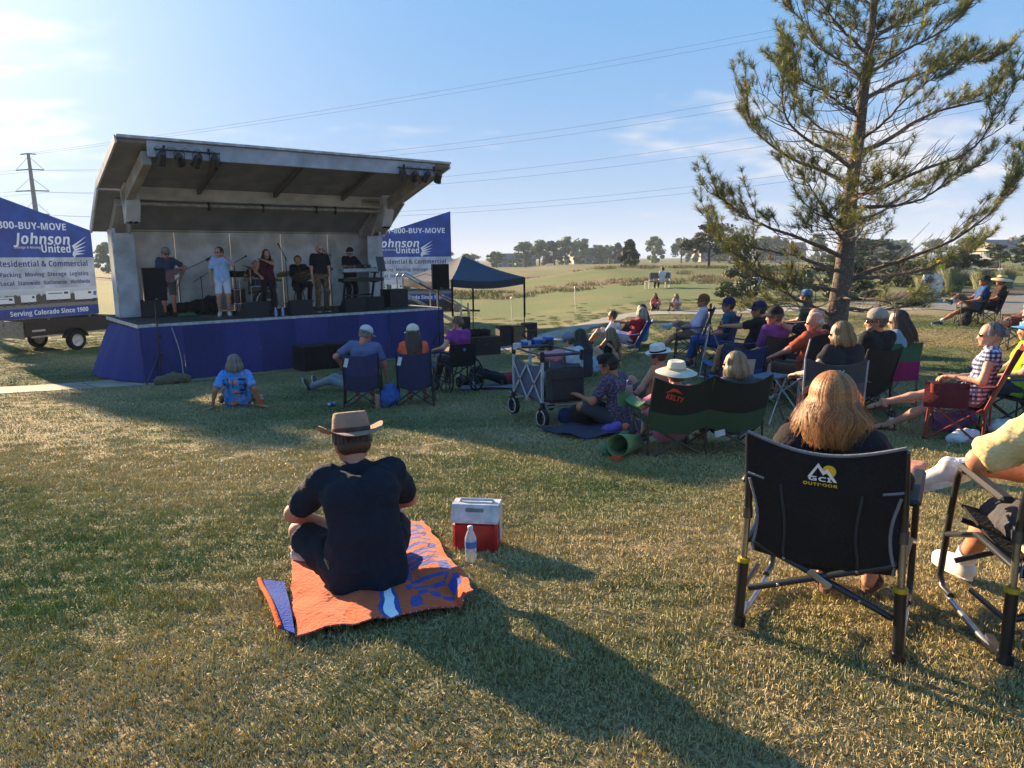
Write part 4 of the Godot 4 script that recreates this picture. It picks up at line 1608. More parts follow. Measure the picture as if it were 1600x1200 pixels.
func make_sign(label: String, at: Vector3, turn: float, left: bool) -> Node3D:
	var sg := thing("advertising_sign", label, "sign", at, turn, "signs beside the stage")
	var w := 3.32
	var hl := 3.66 if left else 2.55
	var hr := 2.62 if left else 3.58
	var blue := mt(hx("2f55b4"), "panel", 0.5)
	var white := mt(hx("d3dcec"), "panel", 0.5)
	var letter := mt(hx("e6ebf4"), "plain", 0.5)
	var navy := mt(hx("27407e"), "plain", 0.5)
	var b := MB.new()
	b.prism([Vector2(0, 1.78), Vector2(w, 1.78), Vector2(w, hr), Vector2(0.02, hl)], Transform3D(), 0.03)
	part(sg, "blue_panel", b, blue)
	b = MB.new()
	b.prism([Vector2(0, 0.29), Vector2(w, 0.29), Vector2(w, 1.78), Vector2(0, 1.78)], Transform3D(), 0.03)
	part(sg, "white_panel", b, white)
	b = MB.new()
	b.prism([Vector2(0, 0), Vector2(w, 0), Vector2(w, 0.29), Vector2(0, 0.29)], Transform3D(), 0.03)
	part(sg, "bottom_band", b, blue)
	b = MB.new()
	for x in [0.3, w * 0.5, w - 0.3]:
		b.box(Vector3(x, 1.0, -0.05), Vector3(0.05, 2.4, 0.05))
	b.box(Vector3(w / 2, 0.0, -0.05), Vector3(w, 0.06, 0.06))
	part(sg, "frame", b, mt(hx("8a8c90"), "metal"))
	b = MB.new()
	b.quad(Vector3(0.005, 0.29, 0.018), Vector3(0.005, 0.86, 0.018), Vector3(w - 0.005, 0.86, 0.018), Vector3(w - 0.005, 0.29, 0.018))
	if not tex.has("trucks"):
		tex["trucks"] = truck_print()
		var tm := StandardMaterial3D.new()
		tm.albedo_texture = tex["trucks"]
		tm.roughness = 0.5
		mats["trucks"] = tm
	part(sg, "truck_picture", b, mats["trucks"])
	var z := 0.017
	var dx := 0.55 if left else 0.0
	lettering(sg, "phone_number", "1-800-BUY-MOVE", 2.30, 0.20, Vector3(0.20 if left else 0.78, 2.60 if left else 2.72, z), letter)
	lettering(sg, "company_name", "Johnson", 1.70, 0.31, Vector3(0.30 + dx, 2.18, z), letter, true, 0.18)
	lettering(sg, "company_name", "United", 0.92, 0.23, Vector3(1.10 + dx, 1.92, z), letter, true)
	lettering(sg, "trade_line", "Storage & Moving", 0.78, 0.07, Vector3(0.30 + dx, 2.04, z), letter, false)
	# the wing mark: feathers swept back from a curved root
	b = MB.new()
	var root := Vector2(2.10 + dx, 2.05)
	for i in 5:
		var a := 0.60 - i * 0.14
		var l := 0.60 - i * 0.075
		var p := root + Vector2(0.02 * i, 0.05 - 0.055 * i)
		var q := p + Vector2(cos(a), sin(a)) * l
		var nn := Vector2(-sin(a), cos(a)) * 0.030
		b.prism([p - nn, q, p + nn * 1.4], Transform3D(Basis(), Vector3(0, 0, z)), 0.008)
	b.prism([root + Vector2(0.0, -0.08), root + Vector2(0.20, -0.10), root + Vector2(0.10, -0.17), root + Vector2(0.03, -0.28), root + Vector2(-0.03, -0.20)], Transform3D(Basis(), Vector3(0, 0, z)), 0.008)
	part(sg, "wing_mark", b, letter)
	lettering(sg, "headline", "Residential & Commercial", 2.76, 0.17, Vector3(0.33, 1.50, z), navy)
	var words := [["Packing", "Moving", "Storage", "Logistics"], ["Local", "Statewide", "Nationwide", "Worldwide"]]
	for k in 2:
		var x := 0.34
		for i in 4:
			var ww: float = [[0.62, 0.57, 0.60, 0.62], [0.38, 0.66, 0.74, 0.66]][k][i]
			lettering(sg, "service_line", words[k][i], ww, 0.12, Vector3(x, 1.22 - k * 0.25, z), navy)
			x += ww + 0.11
	lettering(sg, "slogan", "Serving Colorado Since 1900", 2.45, 0.14, Vector3(0.50, 0.08, z), letter)
	return sg

func wheel_shape(tyre: MB, rim: MB, at: Vector3, r: float, w: float, axis: Vector3) -> void:
	var y := axis.normalized()
	var x := y.cross(Vector3.UP if absf(y.y) < 0.9 else Vector3.RIGHT).normalized()
	var xf := Transform3D(Basis(x, y, x.cross(y)), at)
	tyre.lathe([[r * 0.62, -w / 2], [r * 0.92, -w / 2], [r, -w * 0.3], [r, w * 0.3], [r * 0.92, w / 2], [r * 0.62, w / 2]], 26, xf)
	rim.lathe([[0.001, w * 0.30], [r * 0.18, w * 0.30], [r * 0.22, w * 0.18], [r * 0.50, w * 0.20], [r * 0.58, w * 0.42], [r * 0.64, w * 0.42], [r * 0.62, -w * 0.4], [0.001, -w * 0.2]], 20, xf)

func make_trailer(at: Vector3, turn: float, label: String) -> void:
	var t := thing("utility_trailer", label, "trailer", at, turn, "trailers under the signs")
	var blk := mt(hx("1b1b1e"), "paint")
	var b := MB.new()
	b.box(Vector3(0, 0.74, 0.77), Vector3(3.0, 0.46, 0.05), Basis(), 0.01)
	b.box(Vector3(0, 0.74, -0.77), Vector3(3.0, 0.46, 0.05), Basis(), 0.01)
	b.box(Vector3(0, 0.53, 0), Vector3(3.0, 0.05, 1.5))
	b.box(Vector3(1.48, 0.74, 0), Vector3(0.05, 0.46, 1.5))
	part(t, "bed", b, blk)
	b = MB.new()
	b.box(Vector3(-1.52, 0.72, 0), Vector3(0.05, 0.50, 1.52), Basis(), 0.01)
	part(t, "tailgate", b, mt(hx("8d9092"), "metal"))
	b = MB.new()
	b.box(Vector3(0.1, 0.50, 0.80), Vector3(2.9, 0.05, 0.04))
	part(t, "side_rail", b, mt(hx("b6b8ba"), "metal"))
	b = MB.new()
	b.bar(Vector3(1.5, 0.50, 0.0), Vector3(2.7, 0.46, 0.0), 0.1, 0.08)
	b.tube([Vector3(2.2, 0.0, 0.0), Vector3(2.2, 0.8, 0.0)], 0.03, 8)
	part(t, "tongue", b, blk)
	b = MB.new()
	b.box(Vector3(1.75, 0.62, 0.35), Vector3(0.30, 0.34, 0.3), Basis(), 0.015)
	part(t, "tongue_box", b, mt(hx("a7a9aa"), "metal"))
	for s in [-1.0, 1.0]:
		var ty := MB.new()
		var ri := MB.new()
		wheel_shape(ty, ri, Vector3(-0.05, 0.30, 0.90 * s), 0.30, 0.18, Vector3(0, 0, s))
		var w := part(t, "tyre", ty, mt(hx("141416"), "plastic", 0.9))
		part(w, "rim", ri, mt(hx("d6d8d9"), "paint"))
		b = MB.new()
		var pts := []
		for k in 9:
			var a := PI * (0.08 + 0.84 * k / 8.0)
			for j in 2:
				pts.append(Vector3(-0.05 - cos(a) * 0.38, 0.30 + sin(a) * 0.38, (0.79 + 0.22 * j) * s))
		b.sheet(pts, 2, 0.01)
		part(t, "mudguard", b, blk)
	b = MB.new()
	b.box(Vector3(1.35, 0.62, 0.80), Vector3(0.10, 0.05, 0.03))
	part(t, "marker_lamp", b, mt(hx("c4541c"), "plastic", 0.3))
	b = MB.new()
	b.box(Vector3(-1.10, 0.68, 0.798), Vector3(0.40, 0.06, 0.004))
	part(t, "side_sticker", b, mt(hx("b9a6a4")))

func make_tent() -> void:
	var c := [Vector3(-1.75, 0, -21.95), Vector3(0.42, 0, -23.85), Vector3(-1.35, 0, -26.1), Vector3(-3.52, 0, -24.2)]
	var g := gy(-1.5, -24.0)
	var t := thing("canopy_tent", "dark navy pop-up canopy tent at the right end of the stage", "tent", Vector3(0, g, 0))
	var navy := mt(hx("34435c"), "cloth", 0.7)
	var peak: Vector3 = (c[0] + c[2]) * 0.5 + Vector3(0, 2.72, 0)
	for i in 4:
		var a: Vector3 = c[i] + Vector3(0, 2.02, 0)
		var d: Vector3 = c[(i + 1) % 4] + Vector3(0, 2.02, 0)
		var pts := []
		for k in 9:
			var u := k / 8.0
			for j in 9:
				var v := j / 8.0
				var p := a.lerp(d, v).lerp(peak, u)
				p.y += -0.10 * sin(v * PI) * (1.0 - u) + 0.10 * sin(u * PI) * 0.0 - 0.06 * sin(u * PI)
				pts.append(p)
		var b := MB.new()
		b.sheet(pts, 9, 0.006)
		part(t, "roof_panel", b, navy)
		pts = []
		for k in 4:
			for j in 11:
				var v := j / 10.0
				var p := a.lerp(d, v)
				p.y += -0.10 * sin(v * PI) - 0.22 * k / 3.0
				p += (a.lerp(d, 0.5) - Vector3(peak.x, 2.02, peak.z)).normalized() * (0.012 + 0.012 * sin(v * 14.0) * k / 3.0)
				pts.append(p)
		b = MB.new()
		b.sheet(pts, 11, 0.006)
		part(t, "valance", b, mt(hx("2c3647"), "cloth", 0.7))
		b = MB.new()
		b.bar(c[i], c[i] + Vector3(0, 2.0, 0), 0.035, 0.035)
		b.bar(c[i] + Vector3(0.03, 0.75, 0.02), c[i] + Vector3(0.03, 2.0, 0.02), 0.03, 0.03)
		b.box(c[i] + Vector3(0, 0.01, 0), Vector3(0.12, 0.015, 0.12))
		part(t, "pole", b, mt(hx("26272b"), "metal"))
		b = MB.new()
		b.bar(a + Vector3(0, -0.10, 0), a.lerp(d, 0.5) + Vector3(0, 0.16, 0), 0.02, 0.02)
		b.bar(d + Vector3(0, -0.10, 0), a.lerp(d, 0.5) + Vector3(0, 0.16, 0), 0.02, 0.02)
		part(t, "truss", b, mt(hx("55565a"), "metal"))

# ---------------------------------------------------------------- sound gear and instruments
var BLACK := hx("1c1c1f")
func loudspeaker(at: Vector3, turn: float, size: Vector3, label: String, group := "loudspeakers on stands") -> Node3D:
	var t := thing("loudspeaker", label, "speaker", at, turn, group)
	var b := MB.new()
	b.prism([Vector2(-size.x / 2, 0), Vector2(size.x / 2, 0), Vector2(size.x * 0.36, -size.z), Vector2(-size.x * 0.36, -size.z)], Transform3D(Basis(Vector3.RIGHT, Vector3(0, 0, 1), Vector3.DOWN), Vector3(0, size.y / 2, 0)), size.y)
	part(t, "cabinet", b, mt(hx("232326"), "plastic", 0.75))
	b = MB.new()
	b.box(Vector3(0, size.y / 2, 0.012), Vector3(size.x * 0.94, size.y * 0.95, 0.02), Basis(), 0.008)
	part(t, "grille", b, mt(hx("161618"), "cloth"))
	b = MB.new()
	b.box(Vector3(0, size.y * 0.06, 0.024), Vector3(0.05, 0.02, 0.006))
	part(t, "badge", b, mt(hx("9a9a98"), "metal"))
	return t

func speaker_stand(at: Vector3, tall: float, label: String) -> void:
	var t := thing("speaker_stand", label, "stand", at, 0.3, "tripod stands under the loudspeakers")
	var m := mt(hx("1a1a1c"), "paint")
	var b := MB.new()
	b.tube([Vector3(0, 0.12, 0), Vector3(0, tall * 0.55, 0)], 0.022, 10)
	b.tube([Vector3(0, tall * 0.5, 0), Vector3(0, tall, 0)], 0.016, 10)
	part(t, "pole", b, m)
	for y in [0.62, tall * 0.55]:
		b = MB.new()
		b.tube([Vector3(0, y - 0.04, 0), Vector3(0, y + 0.04, 0)], 0.034, 10)
		b.ell(Vector3(0.05, y, 0), Vector3(0.025, 0.02, 0.02), Basis(), 8, 6)
		part(t, "collar", b, m)
	for k in 3:
		var d := Vector3(cos(k * TAU / 3), 0, sin(k * TAU / 3))
		b = MB.new()
		b.tube([Vector3(0, 0.62, 0) + d * 0.03, d * 0.52 + Vector3(0, 0.012, 0)], 0.014, 8)
		part(t, "leg", b, m)
		b = MB.new()
		b.tube([Vector3(0, 0.14, 0), d * 0.27 + Vector3(0, 0.32, 0)], 0.010, 6)
		part(t, "brace", b, m)

func mic_stand(at: Vector3, tall: float, boom: Vector3, label: String, turn := 0.0) -> void:
	var t := thing("microphone_stand", label, "mic stand", at, turn, "microphone stands on the stage")
	var m := mt(hx("1b1b1d"), "paint")
	var b := MB.new()
	b.tube([Vector3(0, 0.02, 0), Vector3(0, tall, 0)], 0.012, 8)
	part(t, "pole", b, m)
	b = MB.new()
	for k in 3:
		var a := k * TAU / 3 + 0.5
		b.tube([Vector3(0, 0.12, 0), Vector3(cos(a) * 0.28, 0.01, sin(a) * 0.28)], 0.009, 6)
	part(t, "tripod_base", b, m)
	var top := Vector3(0, tall, 0)
	var e := top + boom
	b = MB.new()
	b.tube([top - boom * 0.45, e], 0.009, 6)
	b.ell(top, Vector3(0.022, 0.026, 0.022), Basis(), 8, 6)
	part(t, "boom", b, m)
	b = MB.new()
	var d := boom.normalized()
	b.tube([e, e + d * 0.15], [0.011, 0.017], 8)
	b.ell(e + d * 0.17, Vector3(0.026, 0.026, 0.026), Basis(), 8, 6)
	part(t, "microphone", b, mt(hx("2a2a2d"), "metal"))

func bottle(at: Vector3, tall: float, label: String, tint: Color, band: Color, group := "") -> void:
	var t := thing("water_bottle", label, "bottle", at, 0.7, group)
	var r := tall * 0.155
	var b := MB.new()
	var pr := [[0.001, 0.004], [r * 0.85, 0.0], [r, tall * 0.03]]
	for k in 6:
		pr.append([r * (1.0 if k % 2 == 0 else 0.93), tall * (0.06 + 0.075 * k)])
	pr.append_array([[r, tall * 0.58], [r * 0.98, tall * 0.68], [r * 0.62, tall * 0.84], [r * 0.40, tall * 0.90], [r * 0.40, tall * 0.94]])
	b.lathe(pr, 18)
	var g := mt(Color(tint.r, tint.g, tint.b, 0.35), "glass", 0.08)
	part(t, "bottle_body", b, g)
	b = MB.new()
	b.lathe([[r * 1.012, tall * 0.42], [r * 1.015, tall * 0.60]], 18)
	part(t, "paper_band", b, mt(band, "plain", 0.5))
	b = MB.new()
	b.lathe([[r * 0.44, tall * 0.925], [r * 0.46, tall * 0.93], [r * 0.46, tall * 0.995], [0.001, tall]], 14)
	part(t, "cap", b, mt(hx("e4e4e2"), "plastic"))

func heap(called: String, label: String, category: String, at: Vector3, turn: float, lumps: Array, c: Color, what := "cloth") -> void:
	# a soft bag or folded cloth: capsules joined and wrinkled
	var f := Field.new()
	f.k = 0.02
	f.cell = 0.02
	for l in lumps:
		f.bone(l[0], l[1], l[2], l[3])
	var b := MB.new()
	f.build(b, kit.fold, 0.03)
	solo(called, label, category, b, mt(c, what), at, turn)

func case_box(called: String, label: String, category: String, at: Vector3, turn: float, s: Vector3, c: Color, trim: Color) -> Node3D:
	var t := thing(called, label, category, at, turn)
	var b := MB.new()
	b.box(Vector3(0, s.y / 2, 0), s - Vector3(0.01, 0.01, 0.01), Basis(), 0.01)
	part(t, "case_body", b, mt(c, "plastic", 0.7))
	b = MB.new()
	for x in [-1.0, 1.0]:
		for z in [-1.0, 1.0]:
			b.box(Vector3(x * (s.x / 2 - 0.012), s.y / 2, z * (s.z / 2 - 0.012)), Vector3(0.03, s.y + 0.004, 0.03), Basis(), 0.006)
	for y in [0.012, s.y - 0.012]:
		for z in [-1.0, 1.0]:
			b.box(Vector3(0, y, z * (s.z / 2 - 0.012)), Vector3(s.x - 0.05, 0.028, 0.028))
		for x in [-1.0, 1.0]:
			b.box(Vector3(x * (s.x / 2 - 0.012), y, 0), Vector3(0.028, 0.028, s.z - 0.05))
	part(t, "edge_trim", b, mt(trim, "metal"))
	b = MB.new()
	b.tube([Vector3(-0.06, s.y * 0.6, s.z / 2), Vector3(-0.05, s.y * 0.6, s.z / 2 + 0.03), Vector3(0.05, s.y * 0.6, s.z / 2 + 0.03), Vector3(0.06, s.y * 0.6, s.z / 2)], 0.008, 6)
	part(t, "handle", b, mt(hx("202022"), "plastic"))
	return t

func wedge(at: Vector3, turn: float, label: String) -> void:
	var t := thing("floor_monitor", label, "speaker", at, turn, "wedge monitors along the stage edge")
	var b := MB.new()
	b.prism([Vector2(-0.22, 0), Vector2(0.22, 0), Vector2(0.20, 0.10), Vector2(-0.06, 0.36), Vector2(-0.20, 0.36)], Transform3D(Basis(Vector3(0, 0, -1), Vector3.UP, Vector3.RIGHT), Vector3.ZERO), 0.58)
	part(t, "cabinet", b, mt(hx("202023"), "plastic", 0.8))
	b = MB.new()
	b.prism([Vector2(0.192, 0.115), Vector2(-0.052, 0.357), Vector2(-0.046, 0.365), Vector2(0.20, 0.123)], Transform3D(Basis(Vector3(0, 0, -1), Vector3.UP, Vector3.RIGHT), Vector3.ZERO), 0.52)
	part(t, "grille", b, mt(hx("2f2f33"), "metal", 0.6))
	b = MB.new()
	for s in [-1.0, 1.0]:
		b.box(Vector3(0.292 * s, 0.20, 0), Vector3(0.012, 0.04, 0.14), Basis(), 0.003)
	part(t, "handle", b, mt(hx("111113"), "plastic"))

func drum_shape(at: Vector3, axis: Vector3, r: float, w: float, shell: MB, head: MB, hoop: MB) -> void:
	var y := axis.normalized()
	var x := y.cross(Vector3.UP if absf(y.y) < 0.9 else Vector3.RIGHT).normalized()
	var xf := Transform3D(Basis(x, y, x.cross(y)), at)
	shell.lathe([[r, -w / 2], [r, w / 2]], 28, xf)
	head.lathe([[0.001, w / 2 + 0.004], [r * 0.97, w / 2 + 0.002]], 28, xf)
	head.lathe([[0.001, -w / 2 - 0.004], [r * 0.97, -w / 2 - 0.002]], 28, xf)
	for s in [-1.0, 1.0]:
		hoop.lathe([[r * 0.98, s * (w / 2 - 0.015)], [r * 1.035, s * (w / 2 - 0.012)], [r * 1.035, s * (w / 2 + 0.014)], [r * 0.97, s * (w / 2 + 0.014)]], 28, xf)
	for k in 8:
		var a := TAU * k / 8
		hoop.tube([xf * Vector3(cos(a) * r * 1.03, -w / 2, sin(a) * r * 1.03), xf * Vector3(cos(a) * r * 1.03, w / 2, sin(a) * r * 1.03)], 0.005, 5)

func drum_kit(at: Vector3, turn: float) -> void:   # the audience is towards +z
	var t := thing("drum_kit", "drum kit with bass drum, toms and cymbals against the stage wall", "drums", at, turn)
	var chrome := mt(hx("c9ccd0"), "metal", 0.2)
	var shellm := mt(hx("3a302c"), "paint", 0.25)
	for q in [["bass_drum", Vector3(0, 0.29, 0.18), Vector3(0, 0, 1), 0.28, 0.40], ["tom", Vector3(-0.22, 0.72, 0.14), Vector3(0.1, 0.9, -0.45), 0.16, 0.22], ["tom", Vector3(0.20, 0.74, 0.14), Vector3(-0.1, 0.9, -0.45), 0.145, 0.20], ["floor_tom", Vector3(-0.55, 0.42, -0.25), Vector3(0, 1, 0), 0.20, 0.38], ["snare_drum", Vector3(0.30, 0.60, -0.35), Vector3(0, 1, 0), 0.18, 0.14]]:
		var a := MB.new()
		var h := MB.new()
		var o := MB.new()
		drum_shape(q[1], q[2], q[3], q[4], a, h, o)
		var p := part(t, q[0], a, shellm)
		part(p, "drum_head", h, mt(hx("23211f") if q[0] == "bass_drum" else hx("c9c6bd"), "plastic", 0.4))
		part(p, "hoop", o, chrome)
		if q[0] == "bass_drum":
			lettering(p, "maker_name", "Gretsch", 0.26, 0.06, Vector3(-0.13, 0.30, 0.386), mt(hx("c9c9c4")), true, 0.25)
	for q in [[Vector3(-0.62, 1.05, 0.15), 0.23, 0.25], [Vector3(0.62, 1.00, 0.05), 0.20, -0.3], [Vector3(-0.35, 1.18, 0.22), 0.18, 0.35], [Vector3(0.55, 0.85, -0.35), 0.17, 0.0]]:
		var b := MB.new()
		b.lathe([[0.001, 0.02], [0.03, 0.018], [0.05, 0.006], [q[1] * 0.7, -0.004], [q[1], -0.014]], 26, Transform3D(Basis(Vector3.FORWARD, q[2]) * Basis(Vector3.RIGHT, 0.28), q[0]))
		var cy := part(t, "cymbal", b, mt(hx("a98d4e"), "metal", 0.3))
		b = MB.new()
		var f := Vector3(q[0].x, 0, q[0].z)
		b.tube([f + Vector3(0, 0.15, 0), q[0]], 0.011, 7)
		for k in 3:
			b.tube([f + Vector3(0, 0.22, 0), f + Vector3(cos(k * TAU / 3) * 0.22, 0.01, sin(k * TAU / 3) * 0.22)], 0.009, 6)
		part(t, "cymbal_stand", b, chrome)
	var s := MB.new()
	s.lathe([[0.001, 0.52], [0.15, 0.52], [0.16, 0.49], [0.14, 0.45], [0.001, 0.45]], 18, Transform3D(Basis(), Vector3(0, 0, -0.62)))
	s.tube([Vector3(0, 0.02, -0.62), Vector3(0, 0.46, -0.62)], 0.02, 8)
	part(t, "stool", s, mt(hx("19191b"), "plastic"))

func guitar(label: String, at: Vector3, b3: Basis, body_c: Color, acoustic: bool) -> void:   # neck along +x, face towards +z
	var t := thing("guitar", label, "guitar", at, 0.0, "guitars held by the players")
	t.basis = b3
	var pts := []
	for k in 30:
		var a := TAU * k / 30
		var r := 0.19 + 0.035 * cos(2.0 * a) + (0.02 if cos(a) < 0 else 0.0)
		if acoustic:
			r += 0.02
		pts.append(Vector2(cos(a) * r * 1.12, sin(a) * r * 0.86))
	var b := MB.new()
	b.prism(pts, Transform3D(), 0.10 if acoustic else 0.045)
	part(t, "guitar_body", b, mt(body_c, "paint", 0.25))
	b = MB.new()
	b.bar(Vector3(0.12, 0, 0.025), Vector3(0.86 if not acoustic else 0.70, 0, 0.025), 0.05, 0.022)
	part(t, "neck", b, mt(hx("8a6a44"), "paint"))
	b = MB.new()
	b.prism([Vector2(0.0, -0.035), Vector2(0.17, -0.05), Vector2(0.18, 0.03), Vector2(0.0, 0.035)], Transform3D(Basis(), Vector3(0.86 if not acoustic else 0.70, 0, 0.02)), 0.016)
	part(t, "headstock", b, mt(hx("3a2a1c"), "paint"))
	b = MB.new()
	b.prism([Vector2(-0.04, -0.11), Vector2(0.09, -0.09), Vector2(0.13, -0.02), Vector2(0.0, -0.02)], Transform3D(Basis(), Vector3(0, 0, 0.053 if acoustic else 0.026)), 0.006)
	part(t, "pickguard", b, mt(hx("dcdad2") if not acoustic else hx("241a12"), "plastic", 0.3))
	b = MB.new()
	for k in 4:
		b.tube([Vector3(-0.12, -0.015 + k * 0.01, 0.06), Vector3(0.88 if not acoustic else 0.74, -0.012 + k * 0.008, 0.042)], 0.0012, 3)
	part(t, "strings", b, mt(hx("cccccc"), "metal"))

func keyboard(at: Vector3, turn: float, len: float, c: Color, label: String) -> void:
	var t := thing("keyboard", label, "keyboard", at, turn, "keyboards on the tiered stand")
	var b := MB.new()
	b.box(Vector3(0, 0.05, 0), Vector3(len, 0.10, 0.32), Basis(), 0.015)
	part(t, "case_body", b, mt(c, "plastic"))
	var n := int(len * 0.86 / 0.0235)
	b = MB.new()
	for k in n:
		b.box(Vector3((k - n / 2.0 + 0.5) * 0.0235, 0.104, -0.07), Vector3(0.0222, 0.012, 0.15))
	var kk := part(t, "white_keys", b, mt(hx("e8e6e0"), "plastic", 0.3))
	b = MB.new()
	for k in n - 1:
		if k % 7 in [0, 1, 3, 4, 5]:
			b.box(Vector3((k - n / 2.0 + 1.0) * 0.0235, 0.114, -0.04), Vector3(0.012, 0.014, 0.09))
	part(t, "black_keys", b, mt(hx("141416"), "plastic", 0.3))
	b = MB.new()
	b.box(Vector3(0, 0.104, 0.10), Vector3(0.24, 0.006, 0.07))
	part(t, "display_panel", b, mt(hx("2a2d30"), "plastic", 0.2))

func make_gear() -> void:
	var f := STAGE_TURN
	loudspeaker(at_stage(0.30, 1.80, 0.42), f, Vector3(0.46, 0.70, 0.36), "black loudspeaker on a tripod at the left corner of the stage")
	speaker_stand(at_stage(0.30, 0.0, 0.30) * Vector3(1, 0, 1) + Vector3(0, gy(at_stage(0.3, 0, 0.3).x, at_stage(0.3, 0, 0.3).z), 0), 1.86, "black tripod stand under the loudspeaker at the stage's left corner")
	loudspeaker(at_stage(7.45, 1.80, 0.45), f - 0.3, Vector3(0.46, 0.68, 0.36), "black loudspeaker on a tripod in front of the canopy tent")
	speaker_stand(at_stage(7.45, 0.0, 0.30), 1.86, "black tripod stand under the loudspeaker beside the canopy tent")
	for i in 2:
		var t := thing("subwoofer", ["black subwoofer box on the grass against the skirt, left of two", "black subwoofer box on the grass against the skirt, right of two"][i], "speaker", at_stage(3.66 + i * 0.70, -0.01, 0.42), f + (0.05 if i == 0 else -0.04), "subwoofers in front of the stage")
		var b := MB.new()
		b.box(Vector3(0, 0.30, 0), Vector3(0.66, 0.60, 0.58), Basis(), 0.015)
		part(t, "cabinet", b, mt(hx("18181a"), "plastic", 0.85))
		b = MB.new()
		b.box(Vector3(0, 0.30, 0.295), Vector3(0.60, 0.54, 0.014), Basis(), 0.004)
		part(t, "grille", b, mt(hx("111112"), "cloth"))
	wedge(at_stage(2.72, 1.275, -0.62), f, "black wedge monitor in front of the man in light blue")
	wedge(at_stage(3.82, 1.275, -0.55), f, "black wedge monitor in front of the woman singer")
	wedge(at_stage(5.30, 1.275, -0.55), f, "black wedge monitor in front of the bald singer in black")
	wedge(at_stage(5.95, 1.275, -0.62), f - 0.5, "grey wedge monitor turned aside before the keyboards")
	# mic stands
	mic_stand(at_stage(2.55, 1.275, -1.35), 1.30, Vector3(0.22, 0.10, -0.10), "microphone stand with a boom at the man in light blue", f)
	mic_stand(at_stage(2.02, 1.275, -2.35), 0.95, Vector3(-0.45, 0.28, 0.1), "low boom microphone stand behind the man in light blue", f + 2.4)
	mic_stand(at_stage(3.95, 1.275, -1.55), 1.42, Vector3(-0.12, 0.20, 0.05), "tilted microphone stand between the woman singer and the seated guitarist", f)
	mic_stand(at_stage(4.92, 1.275, -0.95), 1.48, Vector3(-0.10, 0.08, -0.06), "microphone stand at the bald singer in black", f)
	mic_stand(at_stage(1.62, 1.275, -2.9), 0.8, Vector3(0.1, 0.25, 0.1), "short microphone stand beside the wall left of the drums", f)
	# lyric stand with a tablet
	var ls := thing("music_stand", "flat black music stand between the man in light blue and the drums", "stand", at_stage(2.62, 1.275, -1.55), f)
	var b := MB.new()
	b.box(Vector3(0, 1.02, 0), Vector3(0.46, 0.24, 0.02), Basis(Vector3.RIGHT, 0.9), 0.005)
	part(ls, "desk", b, mt(hx("1a1a1c"), "plastic"))
	b = MB.new()
	b.tube([Vector3(0, 0.02, 0), Vector3(0, 1.0, 0)], 0.012, 8)
	for k in 3:
		b.tube([Vector3(0, 0.15, 0), Vector3(cos(k * 2.1) * 0.25, 0.01, sin(k * 2.1) * 0.25)], 0.009, 6)
	part(ls, "pole", b, mt(hx("1a1a1c"), "paint"))
	drum_kit(at_stage(3.55, 1.275, -2.35), f)
	# keyboards
	var ks := thing("keyboard_stand", "black two-tier keyboard stand at the right of the stage", "stand", at_stage(6.25, 1.275, -1.95), f)
	for s in [-1.0, 1.0]:
		b = MB.new()
		b.bar(Vector3(0.45 * s, 0.02, 0.25), Vector3(0.45 * s, 0.02, -0.3), 0.05, 0.04)
		b.bar(Vector3(0.45 * s, 0.03, -0.25), Vector3(0.45 * s, 1.12, 0.12), 0.05, 0.05)
		b.bar(Vector3(0.45 * s, 0.72, -0.22), Vector3(0.45 * s, 0.72, 0.25), 0.04, 0.03)
		b.bar(Vector3(0.45 * s, 0.98, -0.14), Vector3(0.45 * s, 0.98, 0.27), 0.04, 0.03)
		part(ks, "upright", b, mt(hx("1a1a1c"), "paint"))
	b = MB.new()
	b.bar(Vector3(-0.45, 0.35, -0.12), Vector3(0.45, 0.35, -0.12), 0.05, 0.05, Vector3.UP)
	part(ks, "cross_bar", b, mt(hx("1a1a1c"), "paint"))
	keyboard(at_stage(6.30, 2.01, -1.95), f, 1.30, hx("26262a"), "black stage keyboard on the lower tier of the stand")
	keyboard(at_stage(6.25, 2.275, -1.90), f, 1.18, hx("cfd6e2"), "silver white keyboard on the upper tier of the stand")
	case_box("mixer_box", "small dark mixer box on top of the silver white keyboard", "mixer", at_stage(6.30, 2.39, -1.98), f, Vector3(0.55, 0.09, 0.22), hx("2b2d31"), hx("55575b"))
	var tv := thing("music_stand", "tall black music desk at the right end of the keyboards", "stand", at_stage(6.62, 1.275, -1.35), f + 0.3)
	b = MB.new()
	b.box(Vector3(0, 1.22, 0), Vector3(0.30, 0.42, 0.02), Basis(Vector3.RIGHT, -0.2), 0.004)
	part(tv, "desk", b, mt(hx("151517"), "plastic"))
	b = MB.new()
	b.tube([Vector3(0, 0.02, 0), Vector3(0, 1.1, 0)], 0.022, 8)
	b.tube([Vector3(-0.25, 0.02, 0.1), Vector3(0.25, 0.02, -0.1)], 0.014, 8)
	part(tv, "pole", b, mt(hx("1a1a1c"), "paint"))
	case_box("amplifier", "black amplifier cabinet on the stage beside the right post", "amplifier", at_stage(7.12, 1.275, -1.55), f + 0.2, Vector3(0.68, 0.50, 0.42), hx("1b1b1d"), hx("303033"))
	case_box("amplifier", "low black amplifier behind the bass player at the left post", "amplifier", at_stage(0.85, 1.275, -2.55), f - 0.2, Vector3(0.5, 0.42, 0.35), hx("1e1e20"), hx("333336"))
